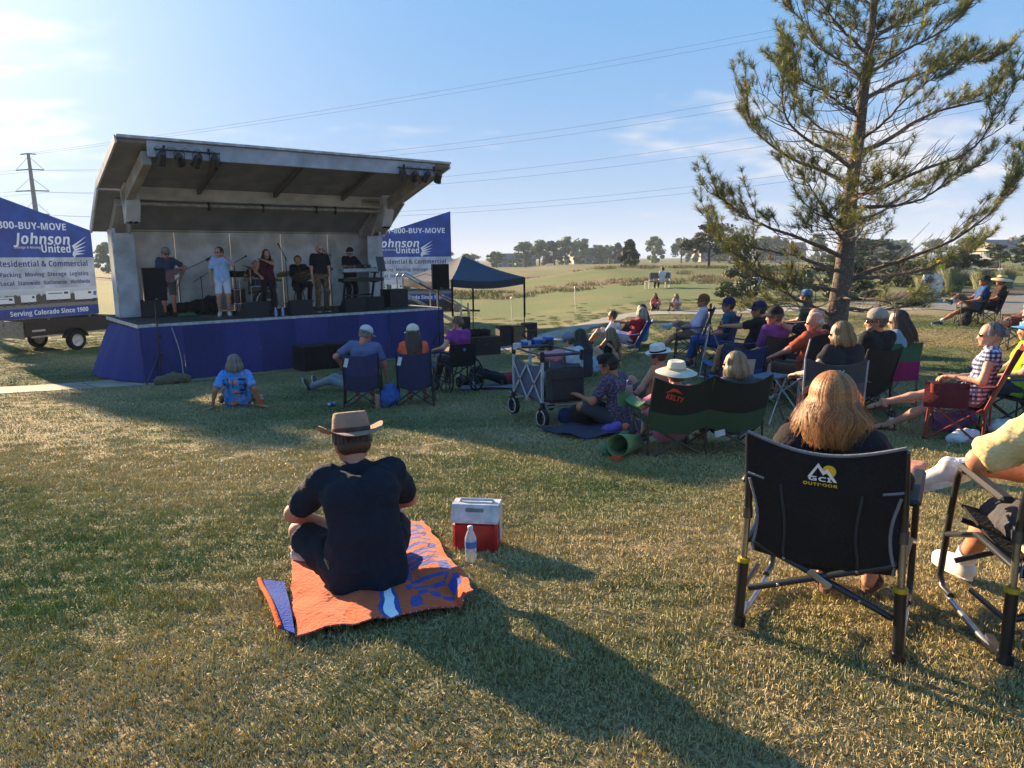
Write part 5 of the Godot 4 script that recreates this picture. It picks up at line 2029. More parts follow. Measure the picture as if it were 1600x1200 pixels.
	heap("gear_bag", "black instrument bags piled against the stage wall", "bag", at_stage(1.9, 1.275, -2.95), f, [[Vector3(-0.5, 0.14, 0), Vector3(0.1, 0.16, 0), 0.13, 0.15], [Vector3(0.1, 0.18, 0), Vector3(0.55, 0.20, 0), 0.16, 0.18], [Vector3(0.45, 0.35, 0), Vector3(0.62, 0.30, 0), 0.10, 0.12]], hx("1d1c20"))
	heap("green_cloth", "small green cloth on the deck by the bass player", "cloth", at_stage(1.55, 1.275, -2.2), f, [[Vector3(-0.15, 0.03, 0), Vector3(0.15, 0.04, 0), 0.04, 0.05], [Vector3(-0.05, 0.03, 0.08), Vector3(0.2, 0.02, 0.1), 0.03, 0.03]], hx("3f6a4a"))
	bottle(at_stage(3.13, 1.275, -0.30), 0.22, "clear water bottle at the stage edge, left of the pair", Color(0.75, 0.85, 0.95), hx("4a86c8"), "bottles at the stage edge")
	bottle(at_stage(3.30, 1.275, -0.28), 0.22, "clear water bottle at the stage edge, right of the pair", Color(0.75, 0.85, 0.95), hx("4a86c8"), "bottles at the stage edge")
	# lights under the roof edge
	for side in 2:
		var x0 := 0.52 if side == 0 else 6.25
		var bar := thing("lighting_bar", ["black lighting bar hung under the roof's left front edge", "black lighting bar hung under the roof's right front edge"][side], "light bar", at_stage(x0, 4.92, 0.44), f, "lighting bars under the roof")
		b = MB.new()
		b.tube([Vector3(0, 0, 0), Vector3(1.32, 0, 0)], 0.018, 8)
		part(bar, "bar", b, mt(hx("19191b"), "paint"))
		b = MB.new()
		for x in [0.2, 1.1]:
			b.box(Vector3(x, 0.03, -0.03), Vector3(0.04, 0.12, 0.04))
		part(bar, "clamp", b, mt(hx("2a2a2c"), "metal"))
		b = MB.new()
		var pts := []
		for k in 25:
			pts.append(Vector3(k * 0.055, 0.02 + 0.035 * sin(k * 1.3) + 0.02 * sin(k * 2.9), 0.03))
		b.tube(pts, 0.006, 5)
		part(bar, "cable", b, mt(hx("121213"), "plastic"))
		for i in 4:
			var lt := thing("stage_light", "%s black stage light can from the left on the %s lighting bar" % [["first", "second", "third", "fourth"][i], ["left", "right"][side]], "stage light", at_stage(x0 + 0.12 + i * 0.36, 4.90, 0.46), f + [0.2, -0.4, 0.3, -0.2][i], "stage light cans under the roof")
			b = MB.new()
			var tb := Basis(Vector3.RIGHT, [0.5, 0.9, 0.7, 0.6][i])
			b.lathe([[0.001, 0.14], [0.06, 0.14], [0.085, 0.08], [0.09, -0.10], [0.10, -0.11], [0.10, -0.14], [0.085, -0.14], [0.08, -0.10], [0.001, -0.09]], 16, Transform3D(tb, Vector3(0, -0.16, 0)))
			part(lt, "can", b, mt(hx("1d1d20"), "paint"))
			b = MB.new()
			b.tube([Vector3(-0.10, -0.16, 0), Vector3(-0.10, -0.02, 0), Vector3(0, 0.02, 0), Vector3(0.10, -0.02, 0), Vector3(0.10, -0.16, 0)], 0.008, 6)
			part(lt, "yoke", b, mt(hx("1d1d20"), "paint"))
	# cables and the sack at the left stand, cases behind the tent
	b = MB.new()
	var pc := []
	for k in 14:
		var u := k / 13.0
		pc.append(at_stage(0.62 + 0.12 * sin(u * 3.0), lerpf(1.20, 0.02, minf(u * 1.35, 1.0)), 0.16 + 0.25 * u))
	b.tube(pc, 0.010, 6)
	solo("power_cable", "pale cable hanging down the skirt by the left loudspeaker stand", "cable", b, mt(hx("b9b7b2"), "plastic"))
	b = MB.new()
	pc = []
	for k in 20:
		var u := k / 19.0
		var q := at_stage(0.75 + u * 2.1, 0, 0.32 + 0.14 * sin(u * 9.0))
		pc.append(on(q.x, q.z, 0.03))
	b.tube(pc, 0.012, 6)
	solo("power_cable", "pale yellow cable snaking along the foot of the skirt", "cable", b, mt(hx("a8a27a"), "plastic"))
	var sp := at_stage(0.42, 0, 0.72)
	heap("sandbag", "tan sandbag lying on the left loudspeaker stand", "sandbag", on(sp.x, sp.z), f, [[Vector3(-0.28, 0.10, 0), Vector3(0.0, 0.13, 0), 0.09, 0.11], [Vector3(0.0, 0.13, 0), Vector3(0.28, 0.09, 0), 0.11, 0.09]], hx("6e6250"))
	case_box("road_case", "black road case on the grass beside the wheelchair", "case", on(-0.85, -20.3), 0.5, Vector3(0.95, 0.5, 0.55), hx("1a1a1c"), hx("4a4a48"))
	heap("gear_bag", "soft black bag on top of the road case", "bag", on(-0.95, -20.4, 0.50), 0.4, [[Vector3(-0.3, 0.10, 0), Vector3(0.3, 0.08, 0), 0.11, 0.09]], hx("18181b"))
	case_box("equipment_rack", "black equipment rack beside the stage steps under the tent", "rack", on(-1.45, -21.3), 0.4, Vector3(0.42, 0.98, 0.4), hx("161618"), hx("3a3a3c"))
	case_box("amplifier", "black box standing on the path near the tent's right pole", "speaker box", on(-0.25, -22.2), 0.5, Vector3(0.40, 0.62, 0.36), hx("151517"), hx("2d2d2f"))
	case_box("amplifier", "wood brown fronted case beside the black box near the tent", "speaker box", on(0.16, -22.4), 0.5, Vector3(0.42, 0.58, 0.34), hx("7a6242"), hx("2d2d2f"))
	case_box("amplifier", "second black box beside the wood brown case near the tent", "speaker box", on(0.55, -22.75), 0.55, Vector3(0.36, 0.60, 0.36), hx("161618"), hx("2d2d2f"))
	heap("gear_bag", "small brown bag lying on the path near the tent pole", "bag", on(-0.55, -22.0), 0.2, [[Vector3(-0.22, 0.09, 0), Vector3(0.22, 0.08, 0.05), 0.09, 0.09]], hx("4a2e26"))
	for i in 3:
		var wp := thing("water_pack", "%s blue shrink-wrapped pack of water bottles on the path" % ["left", "middle", "right"][i], "water pack", on(0.42 + i * 0.34, -21.6 - i * 0.22), 0.6, "packs of bottled water")
		b = MB.new()
		for x in 4:
			for z in 3:
				b.lathe([[0.03, 0.0], [0.034, 0.02], [0.034, 0.15], [0.014, 0.20], [0.014, 0.22], [0.001, 0.22]], 8, Transform3D(Basis(), Vector3((x - 1.5) * 0.07, 0, (z - 1) * 0.07)))
		part(wp, "bottles", b, mt(Color(0.75, 0.84, 0.95, 0.5), "glass", 0.1))
		b = MB.new()
		b.box(Vector3(0, 0.085, 0), Vector3(0.30, 0.15, 0.23), Basis(), 0.02)
		part(wp, "wrapper", b, mt(hx("2f62c8"), "plastic", 0.25))

# ---------------------------------------------------------------- chairs, wheelchair, wagon
# a folding camp chair; forward is -z. o: at, turn, label, back, seat, frame colours, w width, sh seat height, bh back height, lean, arms, low
func camp_chair(o: Dictionary) -> Node3D:
	var g := func(k: String, d): return o[k] if o.has(k) else d
	var t := thing(g.call("name", "camp_chair"), o.label, "chair", o.at, deg_to_rad(g.call("turn", 0.0)), "folding chairs on the lawn")
	var w: float = g.call("w", 0.52) / 2.0
	var sh: float = g.call("sh", 0.42)
	var bh: float = g.call("bh", 0.86)
	var lean: float = g.call("lean", 0.16)
	var fr := mt(hx(g.call("frame", "26262a")), "paint")
	var bm := mt(hx(g.call("back", "2b3a78")), "cloth")
	var sm := mt(hx(g.call("seat", g.call("back", "2b3a78"))), "cloth")
	var zf := -0.25
	var zr := 0.22
	var foot := 1.12
	var top_z := zr + lean
	var r := 0.0105
	var fl := Vector3(-w * foot, 0.01, zf * 1.1)
	var frt := Vector3(w * foot, 0.01, zf * 1.1)
	var rl := Vector3(-w * foot, 0.01, zr * 1.1)
	var rr := Vector3(w * foot, 0.01, zr * 1.1)
	var s_fl := Vector3(-w, sh, zf)
	var s_fr := Vector3(w, sh, zf)
	var s_rl := Vector3(-w, sh - 0.04, zr)
	var s_rr := Vector3(w, sh - 0.04, zr)
	for q in [[fl, s_fr], [frt, s_fl], [rl, s_rr], [rr, s_rl], [fl, s_rl], [rl, s_fl], [frt, s_rr], [rr, s_fr]]:
		var b := MB.new()
		b.tube([q[0], q[1]], r, 7)
		part(t, "frame_tube", b, fr)
	for s in [-1.0, 1.0]:
		var b := MB.new()
		b.tube([Vector3(w * s * 1.06, 0.01, zr * 1.12), Vector3(w * s, sh * 0.9, zr + 0.02), Vector3(w * s, bh, top_z)], r, 7)
		part(t, "back_post", b, fr)
		b = MB.new()
		b.tube([Vector3(w * s * 1.1, 0.01, zf * 1.1), Vector3(w * s * 1.04, sh + 0.19, zf * 0.95)], r, 7)
		part(t, "arm_post", b, fr)
		if g.call("arms", true):
			b = MB.new()
			var pts := []
			for k in 6:
				var u := k / 5.0
				var c := Vector3(w * s * 1.05, sh + 0.20 - 0.03 * sin(u * PI), lerpf(zf * 1.1, zr + lean * 0.4, u))
				for j in 4:
					pts.append(c + Vector3((j / 3.0 - 0.5) * 0.085, 0.012 * sin(j / 3.0 * PI), 0))
			b.sheet(pts, 4, 0.008)
			part(t, "armrest", b, mt(hx(g.call("arm", g.call("back", "2b3a78"))), "cloth"))
	# feet
	for q in [fl, frt, rl, rr]:
		var b := MB.new()
		b.tube([q - Vector3(0, 0.01, 0), q + Vector3(0, 0.03, 0)], 0.016, 8)
		part(t, "foot_cap", b, mt(hx("151517"), "plastic"))
	# seat sling
	var pts := []
	for i in 7:
		for j in 9:
			var u := i / 6.0
			var v := j / 8.0
			var y := lerpf(sh + 0.015, sh - 0.07, u) - 0.055 * sin(v * PI) * (0.5 + 0.5 * u)
			pts.append(Vector3(lerpf(-w, w, v) * 0.99, y, lerpf(zf, zr + 0.02, u)))
	var sb := MB.new()
	sb.sheet(pts, 9, 0.008)
	part(t, "seat", sb, sm)
	# back: a sheet that dips at its top edge, in one or two colours
	var split: float = g.call("split", 0.0)
	var dip: float = g.call("dip", 0.045)
	for n in (2 if split > 0.0 else 1):
		pts = []
		var lo := 0.0 if n == 0 else split
		var hi := 1.0 if split == 0.0 else (split if n == 0 else 1.0)
		for i in 7:
			for j in 11:
				var u := lerpf(lo, hi, i / 6.0)
				var v := j / 10.0
				var y := lerpf(sh - 0.10, bh + 0.012, u) - dip * sin(v * PI) * pow(u, 3.0) - (0.06 * sin(v * PI) * (1.0 - u))
				var z := lerpf(zr - 0.02, top_z + 0.005, u) + 0.035 * sin(v * PI) * (0.6 + 0.4 * u) + 0.004 * sin(v * 17.0 + u * 9.0)
				pts.append(Vector3(lerpf(-w, w, v) * 1.0, y, z))
		var b := MB.new()
		b.sheet(pts, 11, 0.007)
		part(t, "backrest", b, bm if n == 0 or split == 0.0 else mt(hx(o.top), "cloth"))
	if o.has("tag"):
		var b := MB.new()
		var at := Vector3(-w * 0.78, bh - 0.12, top_z + 0.030)
		b.box(at, Vector3(0.055, 0.13, 0.004), Basis(Vector3.FORWARD, 0.25))
		part(t, "white_tag", b, mt(hx("d9dde2"), "cloth"))
	if o.has("cup"):
		var b := MB.new()
		b.lathe([[0.045, 0.0], [0.05, 0.10], [0.046, 0.10], [0.042, 0.004], [0.001, 0.004]], 14, Transform3D(Basis(), Vector3(w * 1.15 * (o.cup as float), sh + 0.10, zf * 0.8)))
		part(t, "cup_holder", b, sm)
	return t

func rocker(at: Vector3, turn: float, label: String, mark: bool) -> Node3D:
	var t := thing("rocking_chair", label, "chair", at, turn, "folding rocking chairs in the foreground")
	var tube := mt(hx("2c2f36"), "paint", 0.3)
	var grey := mt(hx("6b6f76"), "metal", 0.3)
	var silver := mt(hx("b9bcc0"), "metal", 0.28)
	var fab := mt(hx("212123"), "cloth")
	var pipe := mt(hx("7d8087"), "cloth")
	var b := MB.new()
	for s in [-1.0, 1.0]:
		var x: float = 0.285 * s
		b = MB.new()
		b.tube([Vector3(x * 1.05, 0.035, 0.335), Vector3(x * 1.03, 0.075, 0.332)], [0.030, 0.026], 12)
		b.tube([Vector3(x * 1.05, 0.05, 0.335), Vector3(x * 1.02, 0.315, 0.318)], 0.0215, 14)
		part(t, "shock_absorber", b, mt(hx("1d1f24"), "plastic", 0.35))
		b = MB.new()
		b.tube([Vector3(x * 1.02, 0.310, 0.318), Vector3(x * 1.02, 0.328, 0.317)], 0.0255, 14)
		part(t, "yellow_ring", b, mt(hx("c9a91e"), "plastic", 0.4))
		b = MB.new()
		b.tube([Vector3(x * 1.02, 0.32, 0.317), Vector3(x, 0.52, 0.305)], 0.0135, 12)
		part(t, "piston_rod", b, mt(hx("a8a396"), "metal", 0.25))
		b = MB.new()
		b.tube([Vector3(x, 0.50, 0.306), Vector3(x, 0.545, 0.305)], 0.020, 12)
		part(t, "rod_joint", b, grey)
		b = MB.new()
		b.tube([Vector3(x, 0.50, 0.306), Vector3(x * 0.99, 0.64, 0.315), Vector3(x * 0.965, 0.865, 0.375)], 0.0155, 12)
		part(t, "back_post", b, mt(hx("585c64"), "metal", 0.32))
		# sled base and front leg
		b = MB.new()
		var base := []
		for k in 9:
			var u := k / 8.0
			base.append(Vector3(x * 1.06, 0.030 + 0.05 * pow(absf(u - 0.55) * 1.6, 3.0), lerpf(0.345, -0.33, u)))
		b.tube(base, 0.013, 8)
		part(t, "sled_rail", b, silver)
		b = MB.new()
		b.tube([Vector3(x * 1.06, 0.05, -0.20), Vector3(x * 1.06, 0.045, -0.30), Vector3(x * 1.06, 0.09, -0.345), Vector3(x * 1.06, 0.30, -0.31), Vector3(x * 1.06, 0.585, -0.245), Vector3(x * 1.06, 0.625, -0.215), Vector3(x * 1.06, 0.63, -0.17)], 0.0145, 10)
		part(t, "front_leg", b, tube)
		b = MB.new()
		b.tube([Vector3(x * 1.06, 0.30, -0.30), Vector3(x * 1.04, 0.41, 0.0), Vector3(x * 1.0, 0.40, 0.30)], 0.0135, 10)
		b.tube([Vector3(x * 1.06, 0.17, 0.0), Vector3(x * 1.03, 0.19, 0.31)], 0.012, 8)
		part(t, "side_bar", b, tube)
		b = MB.new()
		b.box(Vector3(x * 1.07, 0.645, 0.03), Vector3(0.055, 0.028, 0.44), Basis(Vector3.RIGHT, 0.03), 0.012)
		part(t, "armrest", b, mt(hx("17181b"), "plastic", 0.6))
		b = MB.new()
		b.box(Vector3(x * 1.06, 0.055, 0.28), Vector3(0.03, 0.012, 0.17), Basis(Vector3.RIGHT, 0.25))
		part(t, "foot_plate", b, silver)
		# crossed bars behind
		b = MB.new()
		b.tube([Vector3(-x * 0.95, 0.405, 0.295), Vector3(x * 0.95, 0.185, 0.285)], 0.0135, 10)
		b.tube([Vector3(-x * 1.0, 0.40, -0.22), Vector3(x * 1.0, 0.20, -0.24)], 0.0125, 10)
		part(t, "cross_bar", b, tube)
		b = MB.new()
		for q in [0.25, 0.5, 0.78]:
			b.ell(Vector3(lerpf(-x, x, q) * 0.95, lerpf(0.405, 0.185, q) + 0.004, 0.31), Vector3(0.007, 0.007, 0.006), Basis(), 6, 4)
		part(t, "rivet", b, silver)
	b = MB.new()
	b.box(Vector3(0.005, 0.296, 0.312), Vector3(0.10, 0.026, 0.008), Basis(Vector3.FORWARD, 0.55), 0.003)
	part(t, "pivot_plate", b, silver)
	# seat
	var pts := []
	for i in 7:
		for j in 9:
			var u := i / 6.0
			var v := j / 8.0
			pts.append(Vector3(lerpf(-0.275, 0.275, v), lerpf(0.455, 0.385, u) - 0.045 * sin(v * PI), lerpf(-0.25, 0.27, u)))
	b = MB.new()
	b.sheet(pts, 9, 0.012)
	part(t, "seat", b, fab)
	# the back: narrower at the bottom, with bowed sides
	var wdt := func(u: float) -> float: return 0.278 - 0.030 * sin(minf(u / 0.62, 1.0) * PI) * (1.0 if u < 0.62 else 0.0) - (0.012 if u < 0.05 else 0.0)
	var bp := func(u: float, v: float, off: float) -> Vector3:
		var hw: float = wdt.call(u)
		var y := lerpf(0.36, 0.885, u) - 0.058 * sin(v * PI) * pow(u, 2.0) - 0.02 * sin(v * PI) * (1.0 - u) * 0.6
		var z := lerpf(0.285, 0.392, u) + 0.050 * sin(v * PI) * (0.35 + 0.65 * sin(u * PI)) + 0.003 * sin(u * 14.0 + v * 6.0) + off
		return Vector3(lerpf(-hw, hw, v), y, z)
	pts = []
	for i in 17:
		for j in 17:
			pts.append(bp.call(i / 16.0, j / 16.0, 0.0))
	b = MB.new()
	b.sheet(pts, 17, 0.012)
	part(t, "backrest", b, fab)
	for e in [[0.0, 0.0], [0.0, 1.0], [1.0, 0.0]]:
		var line := []
		for k in 17:
			var u := k / 16.0
			if e[0] == 1.0:
				line.append(bp.call(1.0, u, 0.004))
			else:
				if u > 0.64: continue
				line.append(bp.call(u, 0.012 if e[1] == 0.0 else 0.988, 0.006))
		b = MB.new()
		b.tube(line, 0.0065, 6)
		part(t, "piping", b, pipe)
	for v in [0.24, 0.76]:
		var line := []
		for k in 11:
			line.append(bp.call(lerpf(0.03, 0.66, k / 10.0), v, 0.0075))
		b = MB.new()
		b.tube(line, 0.0055, 5)
		part(t, "seam_strip", b, mt(hx("3c3f45"), "cloth"))
	for s in [0.0, 1.0]:
		var line := []
		for k in 4:
			line.append(bp.call(0.665, lerpf(0.0, 0.12, k / 3.0) if s == 0.0 else lerpf(0.88, 1.0, k / 3.0), 0.007))
		b = MB.new()
		b.tube(line, 0.0055, 5)
		part(t, "pocket_edge", b, pipe)
	if mark:
		# the maker's mark: a white peak, a yellow disc, two lines of letters, on the backrest
		var c: Vector3 = bp.call(0.80, 0.5, 0.0075)
		var lean := atan2(0.107, 0.525)
		var mk := Node3D.new()
		mk.name = "maker_mark"
		t.add_child(mk)
		mk.transform = Transform3D(Basis(Vector3.RIGHT, lean), c)
		b = MB.new()
		b.prism([Vector2(-0.045, 0.0), Vector2(-0.008, 0.060), Vector2(0.012, 0.028), Vector2(0.024, 0.040), Vector2(0.058, -0.012), Vector2(0.047, -0.012), Vector2(0.022, 0.024), Vector2(0.010, 0.012), Vector2(-0.009, 0.043), Vector2(-0.034, 0.0)], Transform3D(), 0.003)
		part(mk, "white_peak", b, mt(hx("e4e4e0"), "plain", 0.6))
		b = MB.new()
		var disc := []
		for k in 20:
			var a := lerpf(-0.9, PI + 0.35, k / 19.0)
			disc.append(Vector2(0.030 + cos(a) * 0.024, 0.030 + sin(a) * 0.024))
		b.prism(disc, Transform3D(Basis(), Vector3(0, 0, -0.0022)), 0.003)
		part(mk, "yellow_disc", b, mt(hx("d9b62c"), "plain", 0.6))
		lettering(mk, "maker_name", "GCI", 0.082, 0.017, Vector3(-0.042, -0.014, -0.0012), mt(hx("e4e4e0"), "plain", 0.6))
		lettering(mk, "maker_name", "OUTDOOR", 0.122, 0.0115, Vector3(-0.061, -0.034, -0.0012), mt(hx("d9b62c"), "plain", 0.6))
	return t

func double_chair(at: Vector3, turn: float) -> void:
	var t := thing("double_camp_chair", "two-seat folding chair with black and green back and red mark", "chair", at, turn, "folding chairs on the lawn")
	var fr := mt(hx("4a4538"), "paint", 0.4)
	var green := mt(hx("39543c"), "cloth")
	var black := mt(hx("252b27"), "cloth")
	var xs := [-0.56, 0.0, 0.56]
	var b := MB.new()
	for x in xs:
		b = MB.new()
		b.tube([Vector3(x, 0.01, 0.26), Vector3(x, 0.36, 0.22), Vector3(x, 0.80, 0.40)], 0.0125, 8)
		part(t, "back_post", b, fr)
		b = MB.new()
		b.tube([Vector3(x, 0.01, -0.28), Vector3(x, 0.36, -0.26)], 0.0115, 8)
		part(t, "front_post", b, fr)
	for i in 2:
		var x0: float = xs[i]
		var x1: float = xs[i + 1]
		for q in [[Vector3(x0, 0.01, 0.26), Vector3(x1, 0.34, 0.23)], [Vector3(x1, 0.01, 0.26), Vector3(x0, 0.34, 0.23)], [Vector3(x0, 0.01, -0.28), Vector3(x1, 0.34, -0.26)], [Vector3(x1, 0.01, -0.28), Vector3(x0, 0.34, -0.26)]]:
			b = MB.new()
			b.tube([q[0], q[1]], 0.0115, 8)
			part(t, "frame_tube", b, fr)
		for n in 2:
			var pts := []
			for a in 6:
				for j in 11:
					var u := lerpf(0.0, 0.36, a / 5.0) if n == 0 else lerpf(0.36, 1.0, a / 5.0)
					var v := j / 10.0
					var y := lerpf(0.30, 0.815, u) - 0.075 * sin(v * PI) * pow(u, 2.0) - 0.05 * sin(v * PI) * (1.0 - u)
					pts.append(Vector3(lerpf(x0, x1, v), y, lerpf(0.225, 0.405, u) + 0.055 * sin(v * PI)))
			b = MB.new()
			b.sheet(pts, 11, 0.008)
			part(t, "backrest", b, green if n == 0 else black)
		var sp := []
		for a in 6:
			for j in 9:
				var v := j / 8.0
				sp.append(Vector3(lerpf(x0, x1, v), lerpf(0.37, 0.32, a / 5.0) - 0.06 * sin(v * PI), lerpf(-0.26, 0.24, a / 5.0)))
		b = MB.new()
		b.sheet(sp, 9, 0.010)
		part(t, "seat", b, green)
	for q in [[0.0, -0.56, -0.28, -0.56, 0.26], [0.0, 0.56, -0.28, 0.56, 0.26]]:
		for k in 2:
			b = MB.new()
			b.tube([Vector3(q[1], 0.01, q[2 if k == 0 else 4]), Vector3(q[1], 0.34, q[4 if k == 0 else 2])], 0.0115, 8)
			part(t, "frame_tube", b, fr)
	for s in [-1.0, 1.0]:
		var pts := []
		for k in 6:
			var u := k / 5.0
			for j in 5:
				pts.append(Vector3(0.60 * s + (j / 4.0 - 0.5) * 0.13, 0.56 - 0.03 * sin(u * PI) - 0.02 * absf(j - 2), lerpf(-0.38, 0.26, u)))
		b = MB.new()
		b.sheet(pts, 5, 0.012)
		part(t, "armrest", b, mt(hx("4f7a56"), "cloth"))
	b = MB.new()
	b.lathe([[0.001, -0.13], [0.058, -0.13], [0.066, 0.0], [0.060, 0.0], [0.052, -0.12], [0.001, -0.12]], 16, Transform3D(Basis(), Vector3(-0.66, 0.555, -0.28)))
	part(t, "cup_holder", b, mt(hx("4f7a56"), "cloth"))
	var mk := Node3D.new()
	mk.name = "maker_mark"
	t.add_child(mk)
	mk.transform = Transform3D(Basis(Vector3.RIGHT, 0.33), Vector3(-0.47, 0.64, 0.440))
	lettering(mk, "maker_name", "KELTY", 0.17, 0.05, Vector3(0, -0.01, 0.0), mt(hx("c0402c"), "plain", 0.7)).basis *= Basis(Vector3.FORWARD, 0.28)
	b = MB.new()
	b.prism([Vector2(0.0, 0.045), Vector2(0.06, 0.085), Vector2(0.10, 0.075), Vector2(0.16, 0.02), Vector2(0.09, 0.05), Vector2(0.06, 0.055)], Transform3D(), 0.004)
	part(mk, "red_peak", b, mt(hx("c0402c"), "plain", 0.7))
	b = MB.new()
	b.box(Vector3(0.12, 0.245, 0.285), Vector3(0.10, 0.06, 0.004), Basis(Vector3.FORWARD, -0.2))
	part(t, "white_tag", b, mt(hx("c9cdd2"), "cloth"))

func director_chair(at: Vector3, turn: float) -> void:
	var t := thing("folding_chair", "silver framed folding chair with green and magenta fabric back", "chair", at, turn, "folding chairs on the lawn")
	var fr := mt(hx("8f9496"), "metal", 0.35)
	for s in [-1.0, 1.0]:
		var x: float = 0.26 * s
		var b := MB.new()
		b.tube([Vector3(x, 0.01, 0.24), Vector3(x, 0.45, 0.20), Vector3(x, 0.86, 0.26)], 0.013, 8)
		part(t, "back_post", b, fr)
		b = MB.new()
		b.tube([Vector3(x, 0.01, -0.24), Vector3(x, 0.62, -0.22), Vector3(x, 0.64, -0.19), Vector3(x, 0.62, 0.22)], 0.013, 8)
		part(t, "arm_frame", b, fr)
		b = MB.new()
		b.tube([Vector3(x, 0.06, 0.22), Vector3(-x, 0.42, 0.0)], 0.011, 8)
		b.tube([Vector3(x, 0.06, -0.22), Vector3(-x, 0.42, -0.02)], 0.011, 8)
		part(t, "frame_tube", b, fr)
	for q in [[0.62, 0.85, "35604a", "backrest"], [0.38, 0.62, "8a1f63", "lower_back"]]:
		var pts := []
		for i in 4:
			for j in 7:
				var v := j / 6.0
				pts.append(Vector3(lerpf(-0.262, 0.262, v), lerpf(q[0], q[1], i / 3.0), 0.225 + 0.05 * (lerpf(q[0], q[1], i / 3.0) - 0.4) + 0.02 * sin(v * PI)))
		var b := MB.new()
		b.sheet(pts, 7, 0.007)
		part(t, q[3], b, mt(hx(q[2]), "cloth"))
	var sp := []
	for i in 4:
		for j in 7:
			var v := j / 6.0
			sp.append(Vector3(lerpf(-0.255, 0.255, v), 0.44 - 0.04 * sin(v * PI), lerpf(-0.22, 0.22, i / 3.0)))
	var b := MB.new()
	b.sheet(sp, 7, 0.008)
	part(t, "seat", b, mt(hx("8a1f63"), "cloth"))

func wheelchair(at: Vector3, turn: float) -> void:
	var t := thing("wheelchair", "black wheelchair with spoked wheels and a small blue mark", "wheelchair", at, turn)
	var m := mt(hx("1b1b1e"), "paint")
	var b := MB.new()
	for s in [-1.0, 1.0]:
		var x: float = 0.30 * s
		var ty := MB.new()
		var ring := []
		for k in 41:
			var a := TAU * k / 40
			ring.append(Vector3(x, 0.305 + sin(a) * 0.295, 0.10 + cos(a) * 0.295))
		ty.tube(ring, 0.016, 8, false)
		var w := part(t, "wheel", ty, mt(hx("161618"), "plastic", 0.9))
		b = MB.new()
		for k in 8:
			var a := TAU * k / 8
			b.bar(Vector3(x, 0.305, 0.10), Vector3(x, 0.305 + sin(a) * 0.285, 0.10 + cos(a) * 0.285), 0.012, 0.018)
		b.ell(Vector3(x, 0.305, 0.10), Vector3(0.03, 0.035, 0.035), Basis(), 10, 6)
		part(w, "spokes", b, m)
		b = MB.new()
		var hr := []
		for k in 41:
			var a := TAU * k / 40
			hr.append(Vector3(x + 0.035 * s, 0.305 + sin(a) * 0.26, 0.10 + cos(a) * 0.26))
		b.tube(hr, 0.009, 6, false)
		part(w, "push_rim", b, mt(hx("3a3a3e"), "metal"))
		ty = MB.new()
		var ri := MB.new()
		wheel_shape(ty, ri, Vector3(0.24 * s, 0.10, -0.42), 0.10, 0.04, Vector3(s, 0, 0))
		part(part(t, "caster", ty, mt(hx("161618"), "plastic", 0.9)), "rim", ri, mt(hx("55555a"), "plastic"))
		b = MB.new()
		b.tube([Vector3(x * 0.85, 0.50, -0.40), Vector3(x * 0.85, 0.50, 0.18), Vector3(x * 0.85, 0.92, 0.25), Vector3(x * 0.85, 0.94, 0.30), Vector3(x * 0.85, 0.94, 0.42)], 0.013, 8)
		b.tube([Vector3(x * 0.85, 0.20, 0.16), Vector3(x * 0.85, 0.50, 0.18)], 0.013, 8)
		b.tube([Vector3(x * 0.85, 0.20, 0.16), Vector3(x * 0.85, 0.22, -0.38), Vector3(x * 0.85, 0.72, -0.15), Vector3(x * 0.85, 0.72, 0.20)], 0.012, 8)
		b.tube([Vector3(x * 0.8, 0.50, -0.40), Vector3(x * 0.7, 0.10, -0.62)], 0.012, 8)
		part(t, "side_frame", b, m)
		b = MB.new()
		b.box(Vector3(x * 0.85, 0.74, 0.02), Vector3(0.05, 0.03, 0.34), Basis(), 0.01)
		part(t, "armrest", b, mt(hx("151517"), "plastic"))
		b = MB.new()
		b.box(Vector3(x * 0.5, 0.10, -0.66), Vector3(0.14, 0.02, 0.16), Basis(Vector3.RIGHT, 0.3))
		part(t, "footrest", b, m)
	b = MB.new()
	b.tube([Vector3(-0.25, 0.22, 0.0), Vector3(0.25, 0.48, 0.0)], 0.012, 8)
	b.tube([Vector3(0.25, 0.22, 0.0), Vector3(-0.25, 0.48, 0.0)], 0.012, 8)
	part(t, "cross_brace", b, m)
	var pts := []
	for i in 4:
		for j in 7:
			pts.append(Vector3(lerpf(-0.255, 0.255, j / 6.0), lerpf(0.50, 0.90, i / 3.0), 0.20 + 0.05 * i / 3.0 + 0.03 * sin(j / 6.0 * PI)))
	b = MB.new()
	b.sheet(pts, 7, 0.012)
	part(t, "backrest", b, mt(hx("202024"), "cloth"))
	b = MB.new()
	b.box(Vector3(0, 0.50, -0.10), Vector3(0.49, 0.05, 0.46), Basis(), 0.015)
	part(t, "seat", b, mt(hx("202024"), "cloth"))
	b = MB.new()
	b.ell(Vector3(0, 0.80, 0.276), Vector3(0.03, 0.03, 0.004), Basis(), 12, 6)
	part(t, "blue_mark", b, mt(hx("3a7fb8"), "plain"))

